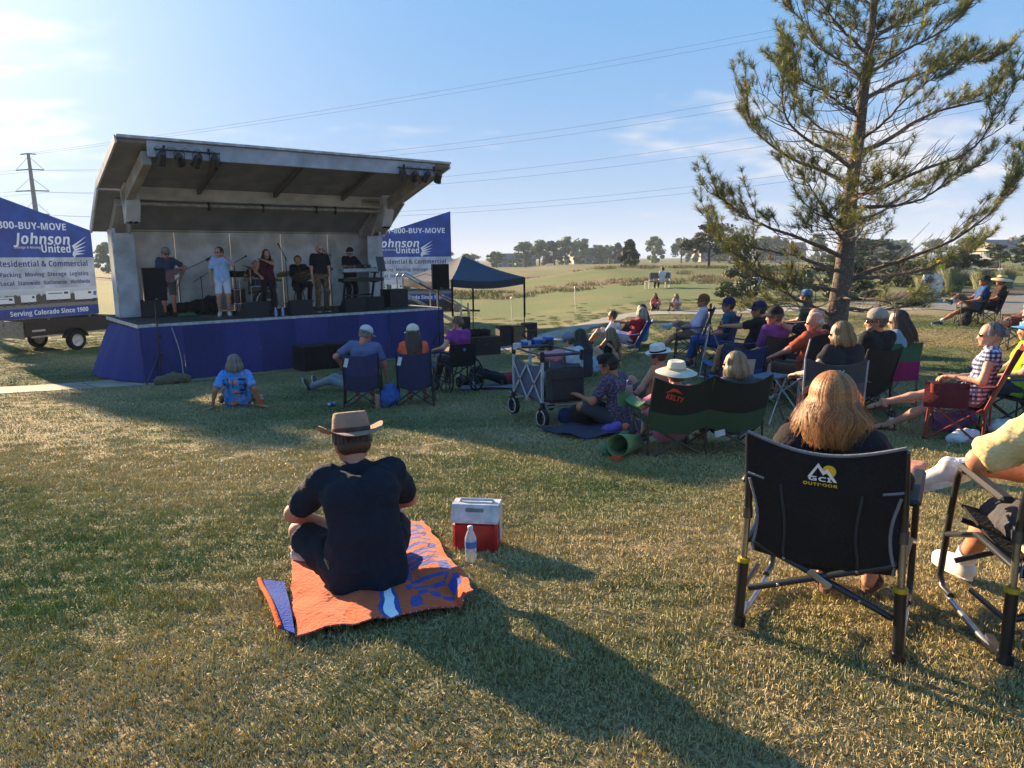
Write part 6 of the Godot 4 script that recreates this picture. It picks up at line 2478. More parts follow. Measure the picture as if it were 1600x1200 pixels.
func make_wagon(at: Vector3, turn: float) -> void:
	# a folding pull wagon: grey frame of crossed bars, charcoal bag on its rear end
	var t := thing("folding_wagon", "folding wagon with silver crossed bars, charcoal bag and four wheels", "wagon", at, turn)
	var alu := mt(hx("c9cdd4"), "paint", 0.35)
	var blk := mt(hx("1c1c1f"), "plastic", 0.7)
	var L := 0.46
	var W := 0.27
	var b := MB.new()
	for x in [-1.0, 1.0]:
		for z in [-1.0, 1.0]:
			b = MB.new()
			b.bar(Vector3(W * x, 0.28, L * z), Vector3(W * x, 0.82, L * z), 0.026, 0.03)
			part(t, "corner_post", b, alu)
			b = MB.new()
			b.box(Vector3(W * x, 0.88, L * z), Vector3(0.05, 0.13, 0.05), Basis(), 0.012)
			part(t, "post_cap", b, blk)
			var ty := MB.new()
			var ri := MB.new()
			var c := Vector3(W * x * 1.02, 0.125, L * z * 1.02)
			wheel_shape(ty, ri, c, 0.125, 0.055, Vector3(x, 0, 0.15))
			var w := part(t, "wheel", ty, mt(hx("232326"), "plastic", 0.9))
			ri = MB.new()
			var y := Vector3(x, 0, 0.15).normalized()
			var xx := y.cross(Vector3.UP).normalized()
			ri.lathe([[0.085, 0.031], [0.099, 0.034], [0.101, 0.026], [0.085, 0.024]], 24, Transform3D(Basis(xx, y, xx.cross(y)), c))
			part(w, "white_ring", ri, mt(hx("d4d4d0"), "plastic"))
			ri = MB.new()
			for k in 6:
				var a := TAU * k / 6
				ri.bar(c + y * 0.024, c + y * 0.024 + (xx * cos(a) + Vector3.UP * sin(a)) * 0.08, 0.012, 0.02)
			ri.ell(c + y * 0.026, Vector3(0.022, 0.022, 0.022), Basis(), 8, 6)
			part(w, "spokes", ri, blk)
			b = MB.new()
			b.box(c + Vector3(0, 0.15, 0.0), Vector3(0.05, 0.08, 0.06), Basis(), 0.01)
			for s in [-1.0, 1.0]:
				b.bar(c + y * 0.036 * s + Vector3(0, 0.0, 0), c + y * 0.030 * s + Vector3(0, 0.13, 0), 0.012, 0.035)
			part(t, "caster_fork", b, blk)
	for x in [-1.0, 1.0]:
		for q in [[-L, 0.30, 0.0, 0.74], [-L, 0.74, 0.0, 0.30], [0.0, 0.30, L, 0.74], [0.0, 0.74, L, 0.30]]:
			b = MB.new()
			b.bar(Vector3(W * x * 1.04, q[1], q[0]), Vector3(W * x * 1.04, q[3], q[2]), 0.010, 0.024)
			part(t, "cross_bar", b, alu)
		b = MB.new()
		for zz in [-L / 2, L / 2]:
			b.box(Vector3(W * x * 1.07, 0.52, zz), Vector3(0.014, 0.03, 0.03))
		part(t, "red_joint", b, mt(hx("b8472f"), "plastic"))
		var pts := []
		for i in 5:
			for j in 9:
				var u := i / 4.0
				var v := j / 8.0
				pts.append(Vector3(W * x * 0.96 - 0.02 * x * sin(v * PI) * (1.0 - u), lerpf(0.30, 0.78, u) - 0.05 * sin(v * PI) * u, lerpf(-L, L, v)))
		b = MB.new()
		b.sheet(pts, 9, 0.006)
		part(t, "side_cloth", b, mt(hx("5a6076"), "cloth"))
		b = MB.new()
		b.tube([Vector3(W * x, 0.90, -L), Vector3(W * x, 0.90, L)], 0.014, 8)
		part(t, "top_rail", b, mt(hx("34353a"), "paint"))
	for z in [-1.0, 1.0]:
		b = MB.new()
		b.bar(Vector3(-W, 0.30, L * z), Vector3(W, 0.30, L * z), 0.03, 0.03)
		b.bar(Vector3(-W, 0.24, L * z * 0.9), Vector3(W, 0.24, L * z * 0.9), 0.02, 0.02)
		part(t, "end_bar", b, alu)
		b = MB.new()
		b.tube([Vector3(-W, 0.90, L * z), Vector3(W, 0.90, L * z)], 0.020, 10)
		part(t, "grip_bar", b, mt(hx("3a3c44"), "plastic"))
	b = MB.new()
	b.box(Vector3(0, 0.31, 0), Vector3(W * 2 - 0.04, 0.02, L * 2 - 0.04))
	part(t, "floor_panel", b, mt(hx("40434e"), "cloth"))
	# insulated bag hung on the near end
	b = MB.new()
	b.box(Vector3(0, 0.54, L + 0.075), Vector3(0.50, 0.44, 0.14), Basis(), 0.045)
	part(t, "hanging_bag", b, mt(hx("3d3b3e"), "cloth"))
	b = MB.new()
	b.tube([Vector3(-0.24, 0.62, L + 0.15), Vector3(-0.22, 0.74, L + 0.145), Vector3(0.0, 0.765, L + 0.148), Vector3(0.22, 0.74, L + 0.145), Vector3(0.24, 0.62, L + 0.15), Vector3(0.0, 0.60, L + 0.152), Vector3(-0.24, 0.62, L + 0.15)], 0.007, 6)
	b.bar(Vector3(0.0, 0.88, L + 0.05), Vector3(0.0, 0.62, L + 0.155), 0.03, 0.008)
	part(t, "bag_zip", b, mt(hx("121214"), "plastic"))
	# pull handle at the far end with a loop grip
	b = MB.new()
	b.bar(Vector3(0, 0.35, -L - 0.05), Vector3(0, 0.98, -L - 0.09), 0.035, 0.02)
	part(t, "handle_shaft", b, alu)
	b = MB.new()
	b.tube([Vector3(0, 0.97, -L - 0.09), Vector3(-0.10, 1.06, -L - 0.09), Vector3(-0.09, 1.10, -L - 0.09), Vector3(0.09, 1.10, -L - 0.09), Vector3(0.10, 1.06, -L - 0.09), Vector3(0, 0.97, -L - 0.09)], 0.012, 8)
	part(t, "handle_grip", b, blk)
	b = MB.new()
	b.box(Vector3(-W, 0.93, -L + 0.12), Vector3(0.10, 0.09, 0.07), Basis(), 0.01)
	part(t, "phone_clip", b, mt(hx("c9ccd0"), "plastic"))

# ---------------------------------------------------------------- trees, far land, power line
func needle_tuft(seed_n: int, many: int, long: float) -> ArrayMesh:
	var r := RandomNumberGenerator.new()
	r.seed = seed_n
	var b := MB.new()
	for i in many:
		var a := r.randf() * TAU
		var open := r.randf_range(0.25, 1.25)
		var d := Vector3(cos(a) * sin(open), cos(open), sin(a) * sin(open))
		var p := Vector3(0, r.randf_range(-0.07, 0.03), 0)
		var side := d.cross(Vector3(r.randf() - 0.5, r.randf() - 0.5, r.randf() - 0.5)).normalized() * 0.0034
		var nn := side.cross(d).normalized()
		b.col = Color(1, 1, 1) * r.randf_range(0.65, 1.3)
		b.col.a = 1.0
		var l := long * r.randf_range(0.7, 1.1)
		var i0 := b.vert(p - side, nn)
		var i1 := b.vert(p + side, nn)
		var i2 := b.vert(p + d * l + Vector3(0, -0.012, 0), nn)
		b.face(i0, i1, i2)
	return b.mesh()

func curve(p: Array, t: float) -> Vector3:
	var n := p.size() - 1
	var f := clampf(t, 0.0, 0.9999) * n
	var i := int(f)
	return (p[i] as Vector3).cubic_interpolate(p[i + 1], p[maxi(i - 1, 0)], p[mini(i + 2, n)], f - i)

func make_pine() -> void:
	var at := Vector3(5.93, -0.60, -13.5)
	var t := thing("pine_tree", "tall open-crowned pine tree standing among the seated audience", "tree", at)
	var r := RandomNumberGenerator.new()
	r.seed = 44
	var bark := mt(hx("857a70"), "bark")
	var trunk := [Vector3(-0.02, -0.2, 0), Vector3(0.01, 0.67, 0), Vector3(0.06, 1.26, 0), Vector3(0.12, 1.84, 0), Vector3(0.13, 2.74, 0), Vector3(0.17, 3.52, 0), Vector3(0.22, 4.07, 0), Vector3(0.26, 4.82, 0), Vector3(0.31, 5.55, 0), Vector3(0.35, 6.38, 0), Vector3(0.39, 7.28, 0), Vector3(0.41, 8.27, 0), Vector3(0.41, 9.1, 0)]
	var rad := [0.27, 0.225, 0.195, 0.175, 0.145, 0.122, 0.108, 0.092, 0.078, 0.06, 0.044, 0.027, 0.008]
	var b := MB.new()
	# scaly bark: the trunk is a ridged tube
	var bn := noise(61, 1.0, 3, FastNoiseLite.TYPE_CELLULAR)
	var sides := 40
	var rows := 220
	for i in rows + 1:
		var u := float(i) / rows
		var c := curve(trunk, u)
		var f := u * (rad.size() - 1)
		var k := mini(int(f), rad.size() - 2)
		var rr: float = lerpf(rad[k], rad[k + 1], f - k)
		for j in sides + 1:
			var a := TAU * (j % sides) / sides
			var d := Vector3(cos(a), 0, sin(a))
			var crag := bn.get_noise_3d(d.x * rr * 16.0, c.y * 4.2, d.z * rr * 16.0)
			b.vert(c + d * rr * (1.0 + 0.13 * crag), d)
	for i in rows:
		for j in sides:
			var q := i * (sides + 1) + j
			b.face(q, q + 1, q + sides + 2)
			b.face(q, q + sides + 2, q + sides + 1)
	part(t, "trunk", b, bark)
	var tufts := []
	var green := [Color(0.13, 0.16, 0.034), Color(0.18, 0.20, 0.040), Color(0.085, 0.115, 0.030), Color(0.24, 0.23, 0.052)]
	var put := func(p: Vector3, d: Vector3, size: float) -> void:
		var y := (d + Vector3(0, 0.45, 0)).normalized()
		var x := y.cross(Vector3(0.3, 0.1, 1)).normalized()
		var bs := Basis(x, y, x.cross(y)) * Basis(Vector3.UP, r.randf() * TAU)
		var c: Color = green[r.randi() % 4]
		if r.randf() < 0.05:
			c = Color(0.22, 0.13, 0.05)
		tufts.append([Transform3D(bs.scaled(Vector3.ONE * size), p), c * r.randf_range(0.75, 1.25)])
	var limbs := [
		[0.35, Vector3(0.14, 2.07, 0.00), Vector3(-0.69, 2.38, 0.30), Vector3(-1.45, 2.60, 0.60), Vector3(-1.98, 2.84, 0.70), Vector3(-2.48, 3.17, 0.80)],
		[0.45, Vector3(0.11, 1.78, 0.00), Vector3(-0.58, 2.10, -0.30), Vector3(-1.16, 2.26, -0.70), Vector3(-1.72, 2.43, -0.90), Vector3(-1.92, 2.70, -1.00)],
		[0.6, Vector3(0.06, 1.47, 0.00), Vector3(-0.85, 1.64, 0.60), Vector3(-1.64, 1.75, 1.10), Vector3(-1.95, 1.90, 1.25), Vector3(-2.20, 2.15, 1.40)],
		[0.4, Vector3(-0.02, 1.09, 0.00), Vector3(-0.30, 1.14, -0.50), Vector3(-0.61, 1.22, -0.90), Vector3(-0.97, 1.09, -1.10)],
		[0.6, Vector3(-0.05, 1.03, 0.00), Vector3(-0.83, 1.31, 0.80), Vector3(-1.20, 1.45, 1.10), Vector3(-1.45, 1.65, 1.30)],
		[0.3, Vector3(0.14, 2.63, 0.00), Vector3(-0.45, 2.89, 0.40), Vector3(-0.79, 3.25, 0.60), Vector3(-1.04, 3.54, 0.70)],
		[0.45, Vector3(0.19, 3.30, 0.00), Vector3(-0.15, 3.63, -0.40), Vector3(-0.64, 3.90, -0.70), Vector3(-1.12, 4.28, -0.90), Vector3(-1.38, 4.64, -1.00), Vector3(-1.55, 5.16, -1.00)],
		[0.45, Vector3(0.19, 3.63, 0.00), Vector3(-0.44, 3.84, 0.50), Vector3(-0.95, 4.01, 0.80), Vector3(-1.35, 4.23, 1.00), Vector3(-1.54, 4.61, 1.10), Vector3(-1.52, 5.05, 1.10)],
		[0.4, Vector3(0.22, 4.04, 0.00), Vector3(0.12, 4.33, -0.60), Vector3(-0.07, 4.51, -1.00), Vector3(-0.38, 4.96, -1.20), Vector3(-0.50, 5.56, -1.30)],
		[0.35, Vector3(0.24, 4.50, 0.00), Vector3(-0.25, 4.64, 0.40), Vector3(-0.74, 4.83, 0.70), Vector3(-1.21, 5.02, 0.80), Vector3(-1.37, 5.36, 0.80)],
		[0.25, Vector3(0.28, 5.13, 0.00), Vector3(0.08, 5.50, -0.40), Vector3(-0.22, 5.85, -0.70), Vector3(-0.55, 6.32, -0.80), Vector3(-0.88, 6.68, -0.90)],
		[0.2, Vector3(0.32, 5.55, 0.00), Vector3(-0.29, 5.73, 0.50), Vector3(-0.75, 5.99, 0.80), Vector3(-1.19, 6.35, 1.00)],
		[0.2, Vector3(0.35, 6.28, 0.00), Vector3(0.17, 6.72, -0.40), Vector3(-0.11, 7.21, -0.60), Vector3(-0.39, 7.78, -0.70)],
		[0.15, Vector3(0.37, 6.99, 0.00), Vector3(-0.12, 7.13, 0.40), Vector3(-0.49, 7.44, 0.60)],
		[0.4, Vector3(0.10, 1.61, 0.00), Vector3(0.61, 1.89, 0.20), Vector3(1.12, 2.11, 0.50), Vector3(1.58, 2.37, 0.80), Vector3(1.97, 2.72, 1.00), Vector3(2.18, 3.07, 1.10), Vector3(2.36, 3.42, 1.10)],
		[0.45, Vector3(0.12, 1.72, 0.00), Vector3(0.98, 1.73, -0.40), Vector3(1.90, 1.80, -0.90), Vector3(2.68, 1.98, -1.20), Vector3(3.22, 2.22, -1.30)],
		[0.65, Vector3(0.02, 1.35, 0.00), Vector3(0.18, 1.39, 0.70), Vector3(0.48, 1.34, 1.20), Vector3(0.74, 1.33, 1.50)],
		[0.5, Vector3(0.01, 1.20, 0.00), Vector3(0.83, 1.10, -0.50), Vector3(1.63, 1.09, -1.00), Vector3(2.17, 1.16, -1.30)],
		[0.55, Vector3(0.15, 2.97, 0.00), Vector3(0.55, 2.96, 0.40), Vector3(0.94, 3.01, 0.70), Vector3(1.19, 3.20, 0.90), Vector3(1.78, 3.59, 1.00)],
		[0.2, Vector3(0.14, 2.74, 0.00), Vector3(0.84, 2.87, -0.40), Vector3(1.49, 3.24, -0.80), Vector3(1.94, 3.49, -1.00)],
		[0.6, Vector3(0.16, 3.13, 0.00), Vector3(0.43, 3.28, 0.70), Vector3(0.79, 3.49, 1.10), Vector3(1.28, 3.66, 1.30), Vector3(1.65, 4.00, 1.30), Vector3(1.81, 4.48, 1.30)],
		[0.45, Vector3(0.20, 3.90, 0.00), Vector3(0.92, 4.17, -0.40), Vector3(1.63, 4.57, -0.80), Vector3(2.31, 4.83, -1.00), Vector3(3.08, 5.01, -1.10), Vector3(3.46, 5.47, -1.10)],
		[0.35, Vector3(0.24, 4.12, 0.00), Vector3(0.43, 4.32, 0.40), Vector3(0.60, 4.62, 0.70), Vector3(0.89, 4.89, 0.80), Vector3(1.29, 5.06, 0.90)],
		[0.4, Vector3(0.28, 4.82, 0.00), Vector3(0.96, 5.13, -0.50), Vector3(1.68, 5.42, -0.80), Vector3(2.36, 5.62, -1.00), Vector3(3.14, 5.70, -1.10)],
		[0.25, Vector3(0.30, 5.19, 0.00), Vector3(0.53, 5.40, 0.40), Vector3(0.84, 5.56, 0.70), Vector3(1.18, 5.72, 0.80), Vector3(1.47, 6.01, 0.80)],
		[0.2, Vector3(0.32, 5.76, 0.00), Vector3(0.94, 6.16, -0.50), Vector3(1.59, 6.51, -0.80), Vector3(2.08, 6.87, -0.90), Vector3(2.68, 7.33, -1.00)],
		[0.2, Vector3(0.35, 6.38, 0.00), Vector3(0.55, 6.54, 0.40), Vector3(0.79, 6.81, 0.60), Vector3(1.01, 7.19, 0.70)],
		[0.15, Vector3(0.38, 6.88, 0.00), Vector3(0.85, 7.38, -0.40), Vector3(1.25, 7.92, -0.60)],
		[0.3, Vector3(0.13, 2.29, 0.00), Vector3(-0.42, 2.49, 0.90), Vector3(-0.83, 2.57, 1.60), Vector3(-1.16, 2.74, 2.10)],
		[0.3, Vector3(0.17, 3.08, 0.00), Vector3(-0.09, 3.11, 0.90), Vector3(-0.27, 3.15, 1.60), Vector3(-0.38, 3.35, 2.00)],
		[0.3, Vector3(0.25, 4.39, 0.00), Vector3(-0.24, 4.51, 0.80), Vector3(-0.58, 4.65, 1.30)],
		[0.2, Vector3(0.30, 5.45, 0.00), Vector3(0.01, 5.54, 0.80), Vector3(-0.10, 5.71, 1.20)],
		[0.3, Vector3(0.13, 2.18, 0.00), Vector3(0.62, 2.37, -0.90), Vector3(1.17, 2.57, -1.70), Vector3(1.41, 2.84, -2.10)],
		[0.3, Vector3(0.19, 3.63, 0.00), Vector3(0.46, 3.97, -0.90), Vector3(0.53, 4.23, -1.50)],
		[0.2, Vector3(0.29, 5.03, -0.00), Vector3(0.75, 5.48, -0.80), Vector3(1.11, 5.86, -1.20)],
	]
	for l in limbs:
		var bare: float = l[0]
		var p: Array = l.slice(1)
		var len := 0.0
		for i in p.size() - 1: len += (p[i] as Vector3).distance_to(p[i + 1])
		var lb := MB.new()
		var pts := []
		var rr := []
		var n := 14
		var r0 := 0.013 + 0.011 * len
		for i in n + 1:
			var u := float(i) / n
			pts.append(curve(p, u) + Vector3(r.randf_range(-1, 1), r.randf_range(-1, 1), r.randf_range(-1, 1)) * 0.012)
			rr.append(lerpf(r0, 0.006, pow(u, 0.75)))
		lb.tube(pts, rr, 7)
		var s := 0.12
		var flip := 1.0
		while s < len:
			var u := s / len
			var c := curve(p, u)
			var d := (curve(p, minf(u + 0.04, 0.999)) - curve(p, maxf(u - 0.04, 0.0))).normalized()
			var side := d.cross(Vector3.UP).normalized() * flip
			flip = -flip
			var sl := r.randf_range(0.45, 1.15) * (1.0 - 0.35 * u)
			var dead := u < bare or r.randf() < 0.10
			var e1 := c + (d * 0.65 + side * r.randf_range(0.35, 1.0) + Vector3(0, r.randf_range(-0.25, 0.45), 0)) * sl * 0.55
			var e2 := e1 + (d * 0.55 + side * 0.25 + Vector3(0, r.randf_range(0.15, 0.65), 0)) * sl * 0.55
			lb.tube([c, c.lerp(e1, 0.55) + Vector3(0, -0.02, 0), e1, e2], [0.010, 0.008, 0.006, 0.003], 5)
			# twigs
			for k in (3 if dead else 5):
				var q := (c.lerp(e1, r.randf_range(0.3, 1.0)) if k < 2 else e1.lerp(e2, r.randf()))
				var td := (d * 0.6 + side * r.randf_range(-0.7, 0.7) + Vector3(r.randf_range(-0.3, 0.3), r.randf_range(0.0, 0.8), r.randf_range(-0.3, 0.3))).normalized()
				var q2 := q + td * r.randf_range(0.14, 0.38)
				lb.tube([q, q2], [0.0045, 0.002], 4, false)
				if not dead:
					put.call(q2, td, r.randf_range(0.80, 1.15))
					if r.randf() < 0.55:
						put.call(q.lerp(q2, 0.5), td, r.randf_range(0.6, 0.9))
			if not dead:
				put.call(e2, (e2 - e1).normalized(), r.randf_range(0.9, 1.2))
				if r.randf() < 0.4: put.call(e1, (e2 - e1).normalized(), r.randf_range(0.6, 0.9))
			s += r.randf_range(0.085, 0.16)
		for k in 5:
			var u := 1.0 - k * 0.035
			var d := (curve(p, minf(u, 0.999)) - curve(p, maxf(u - 0.06, 0.0))).normalized()
			put.call(curve(p, u), d, r.randf_range(0.9, 1.2))
		part(t, "limb", lb, bark)
	# the leader
	for k in 160:
		var u := r.randf_range(0.80, 1.0)
		var c := curve(trunk, u)
		var d := Vector3(r.randf_range(-1, 1), r.randf_range(0.1, 1.0), r.randf_range(-1, 1)).normalized()
		put.call(c + d * r.randf_range(0.1, 0.9) * (1.15 - u) * 3.0, d, 1.0)
	var ms := [needle_tuft(1, 46, 0.155), needle_tuft(2, 40, 0.145), needle_tuft(3, 34, 0.165)]
	for v in 3:
		var mine := []
		for i in tufts.size():
			if i % 3 == v: mine.append(tufts[i])
		var mm := MultiMesh.new()
		mm.transform_format = MultiMesh.TRANSFORM_3D
		mm.use_colors = true
		mm.mesh = ms[v]
		mm.instance_count = mine.size()
		for i in mine.size():
			mm.set_instance_transform(i, mine[i][0])
			mm.set_instance_color(i, mine[i][1])
		var o := MultiMeshInstance3D.new()
		o.name = "needles"
		o.multimesh = mm
		o.material_override = mt(Color.WHITE, "needles")
		o.set_meta("kind", "stuff")
		t.add_child(o, true)

func leaf_crown(seed_n: int, shape: String, many: int, leaf: float, c0: Color, c1: Color) -> ArrayMesh:
	# a crown of unit height and about unit width, of leaf-sized faces in clumps
	var r := RandomNumberGenerator.new()
	r.seed = seed_n
	var b := MB.new()
	var clumps := []
	for k in 26:
		var y := r.randf_range(0.08, 0.96)
		var w := 0.42 * sqrt(maxf(0.02, 1.0 - pow(absf(y - 0.45) / 0.58, 2.0)))
		if shape == "cone":
			w = 0.46 * (1.02 - y)
		elif shape == "wide":
			w = 0.62 * sqrt(maxf(0.05, 1.0 - pow(absf(y - 0.40) / 0.62, 2.0)))
		var a := r.randf() * TAU
		var rr := w * sqrt(r.randf())
		clumps.append([Vector3(cos(a) * rr, y, sin(a) * rr), r.randf_range(0.10, 0.19), r.randf_range(0.75, 1.2)])
	for i in many:
		var q: Array = clumps[r.randi() % clumps.size()]
		var d := Vector3(r.randfn(), r.randfn(), r.randfn()).normalized() * pow(r.randf(), 0.4)
		var p: Vector3 = q[0] + d * q[1] * Vector3(1, 0.8, 1)
		var n := (d + Vector3(r.randfn(), r.randfn(), r.randfn()) * 0.6).normalized()
		var x := n.cross(Vector3(r.randfn(), r.randfn(), r.randfn())).normalized() * leaf * r.randf_range(0.6, 1.2)
		var y := n.cross(x)
		b.col = c0.lerp(c1, r.randf()) * (q[2] as float)
		b.col.a = 1.0
		var i0 := b.vert(p - x, n)
		var i1 := b.vert(p + y * 0.8, n)
		var i2 := b.vert(p + x, n)
		var i3 := b.vert(p - y * 0.8, n)
		b.face(i0, i1, i2); b.face(i0, i2, i3)
	return b.mesh()

var crowns := {}
func tree(called: String, label: String, at: Vector3, h: float, w: float, crown: String, trunk_h: float, group: String, turn := 0.0) -> void:
	var t := thing(called, label, "tree", at, turn, group)
	var b := MB.new()
	b.tube([Vector3(0, -0.2, 0), Vector3(0.05 * h * 0.1, h * 0.35, 0), Vector3(0, h * 0.75, 0)], [0.028 * h + 0.05, 0.02 * h + 0.03, 0.03], 7)
	for k in 5:
		var a := k * 2.4 + turn
		b.tube([Vector3(0, h * (0.25 + 0.08 * k), 0), Vector3(cos(a) * w * 0.3, h * (0.45 + 0.08 * k), sin(a) * w * 0.3)], [0.012 * h + 0.02, 0.02], 5)
	part(t, "trunk", b, mt(hx("5d5044"), "bark"))
	var c := piece(t, "crown", crowns[crown], mt(Color.WHITE, "foliage"))
	c.position = Vector3(0, trunk_h, 0)
	c.scale = Vector3(w, h - trunk_h, w)

func house(label: String, at: Vector3, turn: float, s: Vector3, wall_c: String, roof_c: String) -> void:
	var t := thing("house", label, "house", at, turn, "houses beyond the golf course")
	var b := MB.new()
	b.box(Vector3(0, s.y / 2, 0), s)
	b.prism([Vector2(-s.z / 2, 0), Vector2(s.z / 2, 0), Vector2(0, s.y * 0.55)], Transform3D(Basis(Vector3(0, 0, 1), Vector3.UP, Vector3.LEFT), Vector3(0, s.y, 0)), s.x)
	part(t, "wall", b, mt(hx(wall_c), "panel"))
	var rf: MeshInstance3D
	for k in 2:
		b = MB.new()
		var sg := -1.0 if k == 0 else 1.0
		b.bar(Vector3(0, s.y * 1.56, 0), Vector3(0, s.y * 0.93, sg * (s.z / 2 + 0.5)), s.x + 0.9, 0.18)
		rf = part(t, "roof", b, mt(hx(roof_c), "panel"))
	b = MB.new()
	b.box(Vector3(s.x * 0.25, s.y * 1.5, 0.6), Vector3(0.9, 1.6, 0.7))
	part(rf, "chimney", b, mt(hx("7d6a5c"), "panel"))
	for f in 2:
		for i in 4:
			var x := (i - 1.5) * s.x / 4.4
			b = MB.new()
			b.box(Vector3(x, s.y * (0.26 if f == 0 else 0.72), s.z / 2 + 0.02), Vector3(1.5, 1.3, 0.10))
			var wn := part(t, "window", b, mt(hx("e3e1da"), "paint"))
			b = MB.new()
			b.box(Vector3(x, s.y * (0.26 if f == 0 else 0.72), s.z / 2 + 0.08), Vector3(1.25, 1.05, 0.04))
			part(wn, "pane", b, mt(hx("38424c"), "plastic", 0.1))

func golf_cart(at: Vector3, turn: float, label: String) -> void:
	var t := thing("golf_cart", label, "golf cart", at, turn, "golf carts parked on the drive")
	var white := mt(hx("d9dde0"), "paint", 0.3)
	var blk := mt(hx("1b1b1e"), "plastic")
	var b := MB.new()
	b.prism([Vector2(-1.15, 0.32), Vector2(1.1, 0.32), Vector2(1.15, 0.62), Vector2(0.55, 0.66), Vector2(0.5, 0.38), Vector2(-0.1, 0.38), Vector2(-0.2, 0.72), Vector2(-0.9, 0.74), Vector2(-1.2, 0.85), Vector2(-1.25, 0.5)], Transform3D(Basis(Vector3(0, 0, -1), Vector3.UP, Vector3.RIGHT)), 1.1)
	part(t, "body", b, white)
	b = MB.new()
	b.box(Vector3(0, 1.86, 0.05), Vector3(1.15, 0.06, 1.75), Basis(), 0.02)
	part(t, "roof", b, mt(hx("3a3a3c"), "plastic"))
	for x in [-0.52, 0.52]:
		for z in [[-0.62, -0.82], [0.75, 0.88]]:
			b = MB.new()
			b.tube([Vector3(x, 0.6, z[1]), Vector3(x, 1.85, z[0])], 0.02, 6)
			part(t, "roof_post", b, blk)
		for z in [-0.78, 0.78]:
			var ty := MB.new()
			var ri := MB.new()
			wheel_shape(ty, ri, Vector3(x * 0.95, 0.23, z), 0.23, 0.2, Vector3(signf(x), 0, 0))
			part(part(t, "tyre", ty, mt(hx("171719"), "plastic", 0.9)), "rim", ri, mt(hx("b9bbbd"), "paint"))
	b = MB.new()
	b.box(Vector3(0, 0.76, 0.42), Vector3(1.0, 0.12, 0.48), Basis(), 0.04)
	b.box(Vector3(0, 1.05, 0.70), Vector3(1.0, 0.42, 0.12), Basis(Vector3.RIGHT, 0.15), 0.04)
	part(t, "seat", b, mt(hx("4a463e"), "plastic"))
	b = MB.new()
	b.box(Vector3(0, 1.32, -0.72), Vector3(1.0, 0.85, 0.012), Basis(Vector3.RIGHT, -0.16))
	part(t, "windscreen", b, mt(Color(0.8, 0.88, 0.95, 0.25), "glass"))
	b = MB.new()
	for x in [-0.36, 0.36]:
		b.box(Vector3(x, 0.58, -1.17), Vector3(0.2, 0.1, 0.03))
	part(t, "headlight", b, mt(hx("e6e6e0"), "plastic", 0.1))

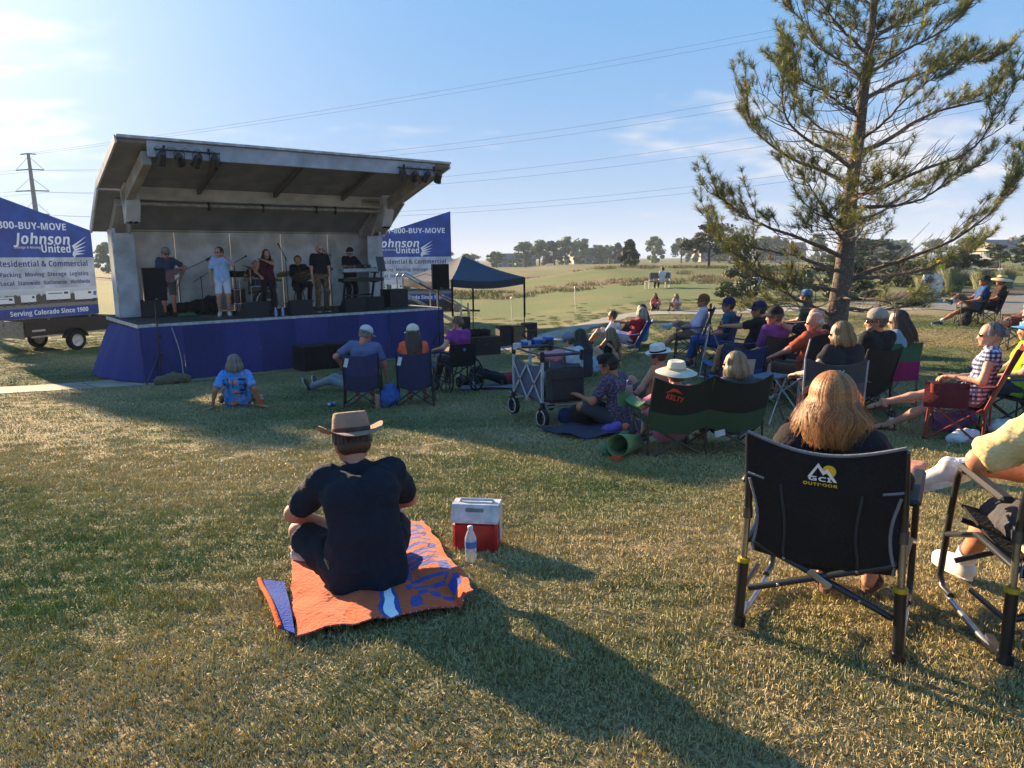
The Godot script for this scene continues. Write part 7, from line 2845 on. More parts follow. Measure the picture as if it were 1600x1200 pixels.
func make_far() -> void:
	var r := RandomNumberGenerator.new()
	r.seed = 91
	var g0 := Color(0.095, 0.145, 0.042)
	var g1 := Color(0.16, 0.21, 0.060)
	crowns["oval"] = leaf_crown(1, "oval", 2600, 0.040, g0, g1)
	crowns["oval2"] = leaf_crown(2, "oval", 2600, 0.042, g0, g1)
	crowns["wide"] = leaf_crown(3, "wide", 3200, 0.040, Color(0.040, 0.066, 0.026), Color(0.075, 0.10, 0.035))
	crowns["cone"] = leaf_crown(4, "cone", 3600, 0.042, Color(0.030, 0.046, 0.022), Color(0.050, 0.070, 0.026))
	crowns["dark"] = leaf_crown(5, "wide", 4200, 0.030, Color(0.030, 0.040, 0.018), Color(0.055, 0.060, 0.024))
	# the row of cottonwoods beyond the fairways: x, distance, height, width
	var row := [[-4.0, 215, 5.5, 6], [4.5, 225, 8.5, 7], [9.0, 232, 9.2, 7.5], [13.5, 228, 8.2, 6], [17.5, 236, 9.8, 8], [22.5, 240, 9.6, 7], [27.0, 230, 6.8, 7], [31.5, 238, 7.2, 4.5], [36.5, 236, 6.5, 4.0], [46.5, 240, 9.6, 7.5], [54.0, 236, 9.2, 6.5], [60.0, 242, 9.6, 7], [66.5, 238, 8.2, 6], [72, 240, 9.2, 6.5], [80, 236, 8.8, 7], [86, 242, 9.4, 7], [98, 238, 9.6, 6.2], [109, 240, 9.4, 6.4], [116, 234, 6.0, 7], [124, 238, 7.0, 8], [134, 236, 7.5, 7], [146, 240, 7.4, 8], [-12, 222, 5.0, 7], [-22, 230, 6.5, 8], [-118, 190, 11, 9], [-128, 186, 10, 8], [-108, 200, 9, 8], [160, 236, 8, 8], [172, 234, 8, 8], [186, 240, 9, 9], [198, 236, 8, 8]]
	for i in row.size():
		var q: Array = row[i]
		var kind: String = ["oval", "oval2", "oval", "wide", "oval2"][i % 5]
		var h: float = q[2]
		tree("cottonwood_tree", "%s far green cottonwood tree in the row beyond the golf course" % ordinal(i), on(q[0], -q[1], -0.1), h * 0.88, q[3] * 1.1, kind, h * 0.02, "cottonwoods beyond the golf course", i * 1.7)
	tree("spruce_tree", "dark rounded evergreen standing alone on the rough", on(13.4, -84.0, -0.05), 3.2, 3.2, "cone", 0.15, "evergreens on the golf course")
	tree("spruce_tree", "broad dark evergreen beside the pine's left branches", on(20.2, -76.0, -0.05), 4.3, 5.2, "dark", 0.9, "evergreens on the golf course")
	tree("spruce_tree", "small brownish evergreen before the cottonwood row", on(29.5, -205.0, -0.05), 5.4, 5.0, "cone", 0.1, "evergreens on the golf course")
	for q in [[46, 66, 3.6, 6.5, "leafy round tree seen through the pine's right branches"], [52, 70, 3.9, 6, "second leafy tree seen beside the golf carts"], [66, 72, 6.0, 8.5, "big leafy tree at the right edge beyond the golf carts"], [74, 74, 5.2, 7, "leafy tree at the far right behind the big one"], [34, 72, 3.0, 6, "low leafy tree behind the pine trunk"]]:
		tree("leafy_tree", q[4], on(q[0], -q[1], -0.05), q[2], q[3], "wide", q[2] * 0.08, "leafy trees on the right", q[0])
	tree("poplar_tree", "narrow tall poplar tree outside the picture on the left", on(-29.2, -37.3), 13.4, 3.6, "oval", 8.6, "")
	house("grey roofed house behind the row of cottonwoods", on(31, -262, -0.3), 0.15, Vector3(20, 3.6, 9), "8b8175", "5d626b")
	house("brown roofed house right of the lone evergreen", on(92, -255, -0.3), -0.2, Vector3(15, 4.0, 10), "9a8a76", "6a5c50")
	house("pale house half hidden behind far cottonwoods", on(72, -262, -0.3), 0.1, Vector3(14, 3.4, 9), "a8a39a", "565a62")
	house("low house with a dark roof behind the tent", on(1, -250, -0.3), 0.1, Vector3(14, 3.0, 9), "8f867c", "5b5c60")
	house("cream gabled house with dark roof beyond the golf carts", on(131, -200, -0.2), 0.35, Vector3(13, 3.4, 8), "d8cfb8", "3f4550")
	house("pale house seen through the pine's left branches", on(128, -258, -0.3), -0.1, Vector3(16, 3.8, 9), "a39c90", "5e5a58")
	# shrubs: clipped hedge, round bushes, ornamental grasses
	for q in [[21.5, -41, 3.2, 1.5, "long clipped green hedge behind the white board"], [25.5, -42.5, 3.4, 1.7, "clipped green hedge left of the golf carts"], [37.5, -48, 2.6, 1.4, "low green bush at the right edge of the drive"], [13.4, -31, 3.0, 1.55, "dark green bush right of the pine trunk"], [10.2, -31.5, 2.2, 1.5, "yellow green bush left of the pine trunk"]]:
		var t := thing("hedge_bush", q[4], "bush", on(q[0], q[1], -0.05), q[0], "bushes along the drive")
		var c := piece(t, "foliage", crowns["wide"], mt(Color.WHITE, "foliage"))
		c.scale = Vector3(q[2], q[3], q[2])
		var sb := MB.new()
		for k in 5:
			sb.tube([Vector3(0, -0.1, 0), Vector3(cos(k * 1.3) * q[2] * 0.25, q[3] * 0.7, sin(k * 1.3) * q[2] * 0.25)], [0.05, 0.015], 5)
		part(t, "stems", sb, mt(hx("5d5044"), "bark"))
	var tall := MB.new()
	for i in 700:
		var a := r.randf() * TAU
		var rr := sqrt(r.randf()) * 0.22
		var p := Vector3(cos(a) * rr, 0, sin(a) * rr)
		var l := r.randf_range(0.7, 1.15)
		var o := Vector3(cos(a), 0, sin(a)) * (rr * 0.7 + r.randf_range(0.0, 0.12))
		var side := Vector3(-sin(a), 0, cos(a)) * 0.010
		tall.col = Color(0.07, 0.10, 0.03).lerp(Color(0.19, 0.19, 0.08), r.randf())
		var nn := (Vector3(cos(a), 0.5, sin(a))).normalized()
		var i0 := tall.vert(p - side, nn)
		var i1 := tall.vert(p + side, nn)
		var i2 := tall.vert(p + o * 0.4 + Vector3(0, l * 0.6, 0) + side, nn)
		var i3 := tall.vert(p + o * 0.4 + Vector3(0, l * 0.6, 0) - side, nn)
		var i4 := tall.vert(p + o + Vector3(0, l, 0), nn)
		tall.face(i0, i1, i2); tall.face(i0, i2, i3); tall.face(i3, i2, i4)
	var tm := tall.mesh()
	for q in [[20.2, -34.0, 1.9, 1.05, "tall ornamental grass clump left of the golf cart"], [23.4, -36.8, 1.6, 0.90, "tall ornamental grass clump in front of the golf cart"], [18.4, -33.0, 1.2, 0.8, "smaller ornamental grass clump beside the mulch bed"], [25.6, -38.4, 1.4, 0.9, "ornamental grass clump right of the golf cart"]]:
		var t := thing("ornamental_grass", q[4], "plant", on(q[0], q[1]), q[0], "ornamental grasses by the drive")
		piece(t, "blades", tm, mt(Color.WHITE, "foliage")).scale = Vector3(q[2], q[3], q[2])
		var cb := MB.new()
		cb.ell(Vector3(0, 0.02, 0), Vector3(0.4, 0.1, 0.4), Basis(), 10, 6)
		part(t, "root_crown", cb, mt(hx("5a5038")))
	golf_cart(on(24.9, -42.5, 0.02), 0.55, "white golf cart facing the lawn between ornamental grasses")
	golf_cart(on(28.4, -44.6, 0.02), 2.2, "dark golf cart standing behind the white one")
	for q in [[16.3, -28.6, 0.9, 1.0, "white board on short legs beside the drive"], [11.6, -34.2, 0.9, 0.85, "small white folding board far left of the pine trunk"]]:
		var t := thing("sign_board", q[4], "sign", on(q[0], q[1]), 0.3, "white boards by the path")
		var b := MB.new()
		b.box(Vector3(0, 0.55, 0), Vector3(q[2], q[3] * 0.9, 0.03), Basis(Vector3.RIGHT, -0.12))
		part(t, "board", b, mt(hx("d9dbd8"), "panel"))
		b = MB.new()
		for x in [-0.4, 0.4]:
			b.bar(Vector3(x, 0, 0.03), Vector3(x, 1.0, -0.08), 0.03, 0.02)
			b.bar(Vector3(x, 0, -0.4), Vector3(x, 1.0, -0.10), 0.03, 0.02)
		part(t, "legs", b, mt(hx("c8c8c4"), "paint"))
	for q in [[0.05, -29.4, "thin white stake in the grass right of the tent"], [2.75, -31.5, "thin white stake farther right of the tent"], [-1.9, -28.8, "thin white stake seen behind the tent's left poles"]]:
		var b := MB.new()
		b.bar(Vector3(0, 0, 0), Vector3(-0.05, 1.05, 0), 0.035, 0.02)
		b.prism([Vector2(-0.018, 0), Vector2(0.018, 0), Vector2(0, 0.05)], Transform3D(Basis(), Vector3(-0.05, 1.05, 0)), 0.02)
		solo("marker_stake", q[2], "stake", b, mt(hx("d8d8d2"), "paint"), on(q[0], q[1]), 0.4, "white stakes in the fairway")
	# rough grass on the mounds
	var clump := []
	for k in 3: clump.append(blade_patch(300 + k, 1.8, 150, 0.36, 0.016))
	var a := []
	for i in 3400:
		var x := r.randf_range(-25.0, 62.0)
		var z := -r.randf_range(46.0, 100.0)
		var d := -z
		var band := exp(-pow((d - 52.0 - 0.10 * x) / 5.0, 2.0)) * sstep(-10.0, -2.0, x) + exp(-pow((d - 79.0) / 6.0, 2.0)) * sstep(4.0, 12.0, x) + 0.5 * exp(-pow((d - 95.0) / 4.0, 2.0))
		if not in_view(x, z, 4.0) or r.randf() > band * (0.35 + 1.2 * patch2.get_noise_2d(x * 0.7, z * 2.0)) or on_path(x, z):
			continue
		var red := clampf(0.5 + patch2.get_noise_2d(x * 1.4, z * 1.4) * 1.4, 0.0, 1.0)
		a.append([Transform3D(Basis(Vector3.UP, r.randf() * TAU).scaled(Vector3.ONE * r.randf_range(0.7, 1.15)), on(x, z)), Color(0.17, 0.18, 0.05).lerp(Color(0.42, 0.25, 0.13), red) * r.randf_range(0.8, 1.2)])
	scatter("rough_grass", "tall tan and reddish rough grass on the golf course mounds", clump, a, mt(Color.WHITE, "foliage"))
	# bark mulch bed under the ornamental grasses
	var mb := MB.new()
	var ring := []
	for k in 24:
		var w := TAU * k / 24
		ring.append(Vector3(21.2 + cos(w) * 5.2 * (1 + 0.1 * sin(w * 3)), 0, -34.2 + sin(w) * 2.4 - cos(w) * 2.3))
	var c0 := mb.vert(on(21.2, -34.2, 0.05), Vector3.UP)
	for p in ring: mb.vert(on(p.x, p.z, 0.012), Vector3.UP)
	for k in 24: mb.face(c0, c0 + 1 + k, c0 + 1 + (k + 1) % 24)
	structure("mulch_bed", mb, mt(hx("6b5344"), "bark"))

func ordinal(i: int) -> String:
	var tens := ["", "", "twenty", "thirty"]
	var o := ["first", "second", "third", "fourth", "fifth", "sixth", "seventh", "eighth", "ninth", "tenth", "eleventh", "twelfth", "thirteenth", "fourteenth", "fifteenth", "sixteenth", "seventeenth", "eighteenth", "nineteenth", "twentieth"]
	return o[i] if i < 20 else tens[(i + 1) / 10] + ("-" + o[(i + 1) % 10 - 1] if (i + 1) % 10 else "")

func make_power_line() -> void:
	var steel := mt(hx("8d8a84"), "paint", 0.6)
	var tops := []
	for k in 2:
		var at := Vector3(-100.6, 0, -160) if k == 0 else Vector3(118.0, 6.5, -112)
		if k == 1: at.y = 3.0
		var t := thing("power_pylon", ["tall steel power pole with three pairs of arms, left of the stage", "tall steel power pole with three pairs of arms, far right"][k], "power pole", at, 0.0 if k == 0 else 0.3, "power poles")
		var b := MB.new()
		b.tube([Vector3(0.4, -2, 0), Vector3(0, 24.6, 0)], [0.75, 0.30], 10)
		part(t, "pole", b, steel)
		for q in [[24.5, 1.6], [21.3, 2.9], [17.0, 3.5], [12.2, 3.0]]:
			for s in [-1.0, 1.0]:
				b = MB.new()
				b.bar(Vector3(0, q[0], 0), Vector3(q[1] * s, q[0] - 0.15, 0), 0.22, 0.22)
				if q[0] < 24.0:
					b.tube([Vector3(q[1] * s, q[0] - 0.1, 0), Vector3(0, q[0] + 2.7, 0)], 0.05, 5)
				part(t, "arm", b, steel)
	# wires: each from its arm on the left pole to the right pole, sagging
	var ends := [[Vector3(-102.1, 24.4, -160), Vector3(104, 46.0, -114), 2.2], [Vector3(-99.1, 24.4, -160), Vector3(104, 44.8, -114), 2.2], [Vector3(-103.2, 21.2, -160), Vector3(104, 38.2, -114), 6.5], [Vector3(-97.8, 21.0, -160), Vector3(104, 36.9, -114), 6.5], [Vector3(-104, 16.9, -160), Vector3(104, 31.0, -114), 6.6], [Vector3(-97.2, 16.6, -160), Vector3(104, 29.1, -114), 6.6], [Vector3(-103.3, 12.2, -160), Vector3(104, 22.6, -114), 6.0], [Vector3(-97.8, 11.9, -160), Vector3(104, 21.4, -114), 6.0]]
	for i in ends.size():
		var b := MB.new()
		var pts := []
		for k in 41:
			var u := k / 40.0
			pts.append((ends[i][0] as Vector3).lerp(ends[i][1], u) - Vector3(0, ends[i][2] * 4.0 * u * (1.0 - u), 0))
		b.tube(pts, 0.020, 4, false)
		solo("power_line", "%s power line wire from the top crossing the sky" % ordinal(i), "wire", b, mt(hx("4a4c52"), "plain", 0.7), Vector3.ZERO, 0.0, "power line wires")
	# wires that run off to the left of the pole
	for i in 6:
		var y: float = [21.2, 21.0, 16.9, 16.6, 12.2, 11.9][i]
		var x: float = [-103.2, -97.8, -104.0, -97.2, -103.3, -97.8][i]
		var b := MB.new()
		var pts := []
		for k in 21:
			var u := k / 20.0
			pts.append(Vector3(x, y, -160).lerp(Vector3(x - 150, y + 3.0, -150 + 20.0 * (i % 2)), u) - Vector3(0, 20.0 * u * (1.0 - u), 0))
		b.tube(pts, 0.020, 4, false)
		solo("power_line", "%s power line wire leaving the left pole towards the left" % ordinal(i), "wire", b, mt(hx("4a4c52"), "plain", 0.7), Vector3.ZERO, 0.0, "power line wires")

# ---------------------------------------------------------------- the audience, the band and their things
func sit(o: Dictionary) -> Dictionary:   # in a chair whose seat is about 0.42 high
	var d := {"pelvis": Vector3(0, 0.49, 0.10), "lean": 16.0, "slump": 0.02, "feet": [Vector3(-0.12, 0.078, -0.46), Vector3(0.12, 0.078, -0.46)], "hands": [Vector3(-0.11, 0.60, -0.09), Vector3(0.10, 0.59, -0.14)]}
	d.merge(o, true)
	return d

func squat(o: Dictionary) -> Dictionary:   # on the ground, knees up
	var d := {"pelvis": Vector3(0, 0.11, 0.05), "lean": -4.0, "slump": 0.05, "feet": [Vector3(-0.13, 0.078, -0.52), Vector3(0.13, 0.078, -0.52)], "hands": [Vector3(-0.15, 0.36, -0.28), Vector3(0.13, 0.38, -0.30)], "knees": [Vector3(-0.25, 1, -0.2), Vector3(0.25, 1, -0.2)]}
	d.merge(o, true)
	return d

func stand_on_stage(o: Dictionary, x: float, z: float, turn := 0.0) -> Node3D:
	o.at = at_stage(x, 1.276, z)
	o.turn = rad_to_deg(STAGE_TURN) + 180.0 + turn
	return person(o)

func make_band() -> void:
	stand_on_stage({"label": "bass player in dark patterned shirt, shorts and grey cap", "top": ["3a4258", 0.5], "pants": ["55504a", 0.46], "hat": ["cap", "8b867c", "7d786e"], "glasses": true, "belly": 0.03, "head": [25.0, 14.0], "hands": [Vector3(-0.46, 1.22, -0.24), Vector3(0.10, 1.02, -0.26)], "grip": ["grip", "curl"], "shoes": ["shoe", "1e1e20", "2a2a2c"]}, 1.22, -2.35, -22.0)
	guitar("bass guitar held by the man in the patterned shirt", at_stage(1.32, 2.30, -2.12), Basis(Vector3.UP, STAGE_TURN) * Basis(Vector3.FORWARD, -0.42) * Basis(Vector3.RIGHT, -0.12), hx("7a3420"), false)
	stand_on_stage({"label": "singer in light blue shirt, white shorts and white shoes", "top": ["a9c4ea", 0.5], "pants": ["d8dae2", 0.44], "hair": ["short", "2a211b"], "glasses": true, "face": true, "head": [-42.0, 2.0], "hands": [Vector3(-0.10, 1.44, -0.26), Vector3(0.26, 0.88, -0.05)], "grip": ["grip", "curl"], "shoes": ["shoe", "e6e6e6", "f0f0ee"]}, 2.28, -1.5, -15.0)
	stand_on_stage({"label": "woman singer with long dark hair, maroon top and black trousers", "sex": "f", "s": 0.96, "top": ["4c1826", 0.0], "hem": 0.02, "pants": ["19191c", 1.0], "hair": ["long", "1d1512"], "face": true, "head": [12.0, 4.0], "hands": [Vector3(0.10, 1.42, -0.24), Vector3(0.20, 1.02, -0.20)], "elbows": [Vector3(-1.0, -0.4, 0.0), Vector3(0.6, -0.6, 0.6)], "grip": ["grip", "curl"], "feet": [Vector3(-0.14, 0.078, 0.05), Vector3(0.13, 0.078, -0.06)]}, 3.25, -1.05, -14.0)
	stand_on_stage({"label": "bald bearded singer in black shirt and camouflage trousers", "s": 1.04, "top": ["1c1c1f", 0.5], "hem": 0.2, "pants": ["4a4034", 1.0], "pants_mat": camo(), "hair": ["none", "000000"], "beard": "1a1512", "glasses": true, "wide": 1.06}, 4.62, -0.95, 0.0)
	var st := thing("stool", "black stool under the seated guitarist", "stool", at_stage(4.45, 1.276, -2.0), STAGE_TURN)
	var b := MB.new()
	b.lathe([[0.001, 0.60], [0.16, 0.60], [0.17, 0.57], [0.15, 0.54], [0.001, 0.54]], 18)
	part(st, "seat", b, mt(hx("19191b"), "plastic"))
	for k in 4:
		b = MB.new()
		b.tube([Vector3(cos(k * PI / 2) * 0.1, 0.55, sin(k * PI / 2) * 0.1), Vector3(cos(k * PI / 2) * 0.2, 0.0, sin(k * PI / 2) * 0.2)], 0.013, 7)
		part(st, "leg", b, mt(hx("2a2a2c"), "metal"))
	stand_on_stage({"label": "seated guitarist with brown hair in black clothes", "pelvis": Vector3(0, 0.72, 0.0), "lean": -4.0, "top": ["19191c", 0.6], "pants": ["202024", 1.0], "hair": ["short", "5a4432"], "face": true, "head": [-30.0, 12.0], "feet": [Vector3(-0.15, 0.30, -0.32), Vector3(0.16, 0.078, -0.34)], "hands": [Vector3(-0.44, 1.08, -0.22), Vector3(0.06, 0.98, -0.24)], "grip": ["grip", "curl"]}, 4.45, -2.0, 0.0)
	guitar("dark acoustic guitar on the seated guitarist's lap", at_stage(4.50, 2.20, -1.78), Basis(Vector3.UP, STAGE_TURN) * Basis(Vector3.FORWARD, -0.22) * Basis(Vector3.RIGHT, -0.15), hx("4a3420"), true)
	stand_on_stage({"label": "keyboard player in black with a black and white cap", "top": ["1b1b1e", 0.6], "pants": ["222226", 1.0], "hair": ["short", "3a3028"], "hat": ["cap", "1a1a1c", "d8d8d4"], "glasses": true, "head": [0.0, 16.0], "hands": [Vector3(-0.22, 1.16, -0.40), Vector3(0.22, 1.16, -0.40)], "grip": ["flat", "flat"]}, 6.15, -2.35, 6.0)
	stand_on_stage({"label": "bald drummer in a dark red shirt behind the drums", "pelvis": Vector3(0, 0.62, 0), "lean": -6.0, "top": ["5a2630", 0.5], "pants": ["2a2a30", 1.0], "hair": ["fringe", "8a8580"], "face": true, "head": [10.0, 16.0], "feet": [Vector3(-0.22, 0.078, -0.42), Vector3(0.22, 0.078, -0.42)], "hands": [Vector3(-0.22, 0.88, -0.36), Vector3(0.24, 0.90, -0.36)], "grip": ["grip", "grip"]}, 3.62, -3.00, 0.0)

func camo() -> Material:
	var m := StandardMaterial3D.new()
	m.roughness = 0.95
	m.albedo_texture = noise_tex("camo", 128, 0.035, Color(0.13, 0.12, 0.10), Color(0.55, 0.42, 0.28), 2)
	m.uv1_triplanar = true
	m.uv1_scale = Vector3.ONE * 2.0
	return m

func print_mat(key: String, base: Color, inks: Array, freq: float, scale: float, seed_n: int) -> Material:
	# cloth with a printed pattern of blots
	var n := 256
	var im := Image.create(n, n, false, Image.FORMAT_RGBA8)
	im.fill(base)
	for k in inks.size():
		var f := noise(seed_n + k * 7, freq, 2)
		var s := f.get_seamless_image(n, n)
		for y in n:
			for x in n:
				if s.get_pixel(x, y).r > 0.63:
					im.set_pixel(x, y, inks[k])
	var m := StandardMaterial3D.new()
	m.roughness = 0.95
	m.albedo_texture = ImageTexture.create_from_image(im)
	m.uv1_triplanar = true
	m.uv1_scale = Vector3.ONE * scale
	return m

func gingham() -> Material:
	var n := 64
	var im := Image.create(n, n, false, Image.FORMAT_RGBA8)
	for y in n:
		for x in n:
			var k := (1 if x % 32 < 16 else 0) + (1 if y % 32 < 16 else 0)
			im.set_pixel(x, y, [Color(0.85, 0.87, 0.92), Color(0.35, 0.38, 0.55), Color(0.09, 0.10, 0.20)][k])
	var m := StandardMaterial3D.new()
	m.roughness = 0.95
	m.albedo_texture = ImageTexture.create_from_image(im)
	m.uv1_triplanar = true
	m.uv1_scale = Vector3.ONE * 11.0
	return m

func jazz_mat() -> Material:
	# bright blue shirt with an orange and black print across the back
	var n := 256
	var im := Image.create(n, n, false, Image.FORMAT_RGBA8)
	im.fill(hx("3f8fe0"))
	var f := noise(70, 0.02, 2).get_seamless_image(n, n)
	for y in n:
		for x in n:
			var v := f.get_pixel(x, y).r
			if v > 0.60 and x > 90 and x < 220:
				im.set_pixel(x, y, hx("f08a4a"))
	for q in [[60, 30, 6, 60], [84, 20, 6, 70], [110, 34, 6, 50], [150, 24, 44, 12], [150, 60, 40, 8], [178, 60, 14, 90], [120, 118, 70, 10], [60, 150, 14, 60], [74, 200, 110, 10], [150, 92, 30, 18]]:
		im.fill_rect(Rect2i(q[0], q[1], q[2], q[3]), hx("1c2a4c"))
	var m := StandardMaterial3D.new()
	m.roughness = 0.95
	m.albedo_texture = ImageTexture.create_from_image(im)
	m.uv1_triplanar = true
	m.uv1_scale = Vector3(1.6, 1.6, 1.6)
	m.uv1_offset = Vector3(0.5, 0.15, 0.0)
	return m

func towel_mat() -> Material:
	var w := 512
	var h := 320
	var im := Image.create(w, h, false, Image.FORMAT_RGBA8)
	var orange := hx("b8480e")
	var blue := hx("12368f")
	im.fill(orange)
	im.fill_rect(Rect2i(0, 150, w, 34), blue)
	im.fill_rect(Rect2i(0, 158, w, 18), hx("dfe6f2"))
	# letters across the far part, from a small dot alphabet
	var glyph := {"B": ["1110", "1001", "1110", "1001", "1110"], "R": ["1110", "1001", "1110", "1010", "1001"], "O": ["0110", "1001", "1001", "1001", "0110"], "N": ["1001", "1101", "1011", "1001", "1001"], "C": ["0111", "1000", "1000", "1000", "0111"], "S": ["0111", "1000", "0110", "0001", "1110"]}
	var x0 := 26
	for ch in "BRONCOS":
		for r in 5:
			for c in 4:
				if glyph[ch][r][c] == "1":
					im.fill_rect(Rect2i(x0 + c * 14 + (4 - r) * 3, 205 + r * 20, 17, 21), blue)
		x0 += 66
	var m := StandardMaterial3D.new()
	m.roughness = 1.0
	m.albedo_texture = ImageTexture.create_from_image(im)
	m.normal_enabled = true
	m.normal_texture = noise_tex("terry", 256, 0.16, Color.BLACK, Color.WHITE, 2, 7.0)
	m.normal_scale = 0.12
	m.rim_enabled = true
	m.rim = 0.25
	return m

func make_near() -> void:
	# towel: a rumpled cloth with a folded-back end
	var t := thing("beach_towel", "orange towel with blue letters under the man in the brimmed hat", "towel", on(-0.62, -3.32, 0.0))
	var fn := noise(12, 0.9, 3)
	var pts := []
	var cols := 41
	var rows := 31
	for i in rows:
		for j in cols:
			var u := i / (rows - 1.0)      # from the left end to the right end
			var v := j / (cols - 1.0)      # from the near edge to the far edge
			var p := Vector2(-0.90, -2.79).lerp(Vector2(-0.17, -3.12), u) + (Vector2(-0.36, -1.16)).lerp(Vector2(-0.40, -1.38), u) * v
			p += Vector2(fn.get_noise_2d(u * 3.0, v * 3.0), fn.get_noise_2d(v * 3.0 + 9.0, u * 3.0)) * 0.035
			var fold := 0.018 * absf(sin(u * 11.0 + v * 2.2 + fn.get_noise_2d(u * 2.0, v * 2.0) * 2.0)) + 0.012 * maxf(0.0, fn.get_noise_2d(u * 6.0, v * 7.0))
			if u > 0.93 and v < 0.25:
				fold += 0.05
			pts.append(Vector3(p.x + 0.62, gy(p.x, p.y) - gy(-0.62, -3.32) + 0.035 + fold, p.y + 3.32))
	var b := MB.new()
	b.sheet(pts, cols, 0.007)
	for k in b.uv.size():   # the print runs across the towel
		b.uv[k] = Vector2(1.0 - b.uv[k].x, b.uv[k].y)
	part(t, "cloth", b, towel_mat())
	pts = []
	for i in 6:
		for j in 12:
			var u := i / 5.0
			var v := j / 11.0
			var p := Vector2(-0.98, -2.86).lerp(Vector2(-0.90, -2.80), u) + Vector2(-0.30, -0.62) * v + Vector2(0.06, -0.02) * v * u
			pts.append(Vector3(p.x + 0.62, gy(p.x, p.y) - gy(-0.62, -3.32) + 0.045 + 0.016 * sin(v * 5.0), p.y + 3.32))
	b = MB.new()
	b.sheet(pts, 12, 0.007)
	part(t, "folded_end", b, mt(hx("15409c"), "cloth"))
	b = MB.new()
	var line := []
	for j in 12: line.append(pts[j] + Vector3(0, 0.004, 0))
	b.tube(line, 0.012, 6)
	part(t, "hem", b, mt(hx("b8480e"), "cloth"))
	person({"label": "man in a tan brimmed hat and navy T-shirt sitting on the orange towel", "near": true, "at": on(-0.72, -3.38, 0.045), "turn": 22.0, "s": 0.96, "pelvis": Vector3(0, 0.09, 0), "lean": -19.0, "slump": 0.09, "wide": 1.02, "arm_fat": 1.08, "top": ["1d2432", 0.5], "hem": 0.09, "pants": ["23272f", 0.44], "skin": "bf8c72", "hair": ["short", "4a3628"], "hat": ["outback", "977d6f", "8f7669", "54423a", 0.0, 8.0, 0.012, 1.0], "head": [4.0, 14.0], "hands": [Vector3(-0.13, 0.20, -0.40), Vector3(0.12, 0.20, -0.42)], "elbows": [Vector3(-1, -0.05, 0.1), Vector3(1, -0.05, 0.1)], "feet": [Vector3(0.13, 0.075, -0.34), Vector3(-0.16, 0.07, -0.40)], "knees": [Vector3(-1, 0.30, -0.15), Vector3(1, 0.30, -0.15)], "toes": [Vector3(0.8, 0, -0.6), Vector3(-0.8, 0, -0.6)], "shoes": ["shoe", "b9b4aa", "d8d4cc"]})
	# cooler
	var c := thing("cooler", "red and white picnic cooler standing behind the bottle", "cooler", on(-0.21, -4.06), deg_to_rad(-8.0))
	b = MB.new()
	var ring := func(y: float, w: float, d: float) -> Array: return [Vector3(-w, y, d), Vector3(w, y, d), Vector3(w, y, -d), Vector3(-w, y, -d)]
	var red_l: Array = ring.call(0.0, 0.122, 0.083)
	var red_h: Array = ring.call(0.175, 0.130, 0.090)
	b.box(Vector3(0, 0.0875, 0), Vector3(0.256, 0.175, 0.176), Basis(), 0.014)
	part(c, "body", b, mt(hx("b01c2a"), "plastic", 0.4))
	b = MB.new()
	b.prism([Vector2(-0.098, 0.178), Vector2(0.098, 0.178), Vector2(0.098, 0.192), Vector2(0.066, 0.268), Vector2(0.056, 0.276), Vector2(-0.056, 0.276), Vector2(-0.066, 0.268), Vector2(-0.098, 0.192)], Transform3D(Basis(Vector3(0, 0, -1), Vector3.UP, Vector3.RIGHT)), 0.268)
	part(c, "lid", b, mt(hx("d5dae2"), "plastic", 0.4))
	b = MB.new()
	b.tube([Vector3(-0.10, 0.274, 0.0), Vector3(-0.09, 0.288, 0.0), Vector3(0.09, 0.288, 0.0), Vector3(0.10, 0.274, 0.0)], 0.009, 8)
	part(c, "handle", b, mt(hx("e2e5ea"), "plastic", 0.4))
	b = MB.new()
	b.prism([Vector2(-0.05, -0.010), Vector2(0.05, -0.010), Vector2(0.055, 0.0), Vector2(0.05, 0.012), Vector2(-0.05, 0.012), Vector2(-0.055, 0.0)], Transform3D(Basis(Vector3.RIGHT, -0.35), Vector3(0, 0.248, 0.0755)), 0.004)
	part(c, "finger_slot", b, mt(hx("7d7f84"), "plastic", 0.6))
	for s in [-1.0, 1.0]:
		b = MB.new()
		b.box(Vector3(0.134 * s, 0.16, 0.0), Vector3(0.014, 0.22, 0.045), Basis(), 0.005)
		part(c, "side_arm", b, mt(hx("d5dae2"), "plastic", 0.4))
	bottle(on(-0.235, -3.80), 0.205, "clear plastic water bottle in front of the red cooler", Color(0.80, 0.86, 0.92), hx("3a72b8"))
	# rocking chairs and their sitters
	var ga := on(1.37, -3.02)
	rocker(ga, deg_to_rad(-31.3), "black rocking camp chair with a mountain mark on its back", true)
	person({"label": "woman with blond shoulder-length hair in the black rocking chair", "near": true, "sex": "f", "at": ga, "turn": -31.3, "pelvis": Vector3(0, 0.425, 0.10), "lean": 12.0, "slump": 0.04, "wide": 0.98, "top": ["2b2528", 0.55], "hair_scale": 0.97, "s": 0.94, "pants": ["2a2a2e", 0.5], "hair": ["bigbob", "c68a50"], "head": [14.0, 2.0], "feet": [Vector3(-0.05, 0.078, -0.30), Vector3(0.14, 0.078, -0.40)], "hands": [Vector3(-0.29, 0.68, -0.20), Vector3(0.30, 0.69, -0.20)], "elbows": [Vector3(-0.25, -0.8, 0.6), Vector3(0.3, -0.8, 0.5)], "palms": [Vector3.UP, Vector3.UP], "shoes": ["sandal", "6a4a38"], "skin": "c58d70"})
	var ya := on(2.19, -2.80)
	rocker(ya, deg_to_rad(-12.0), "black rocking camp chair under the man in yellow", false)
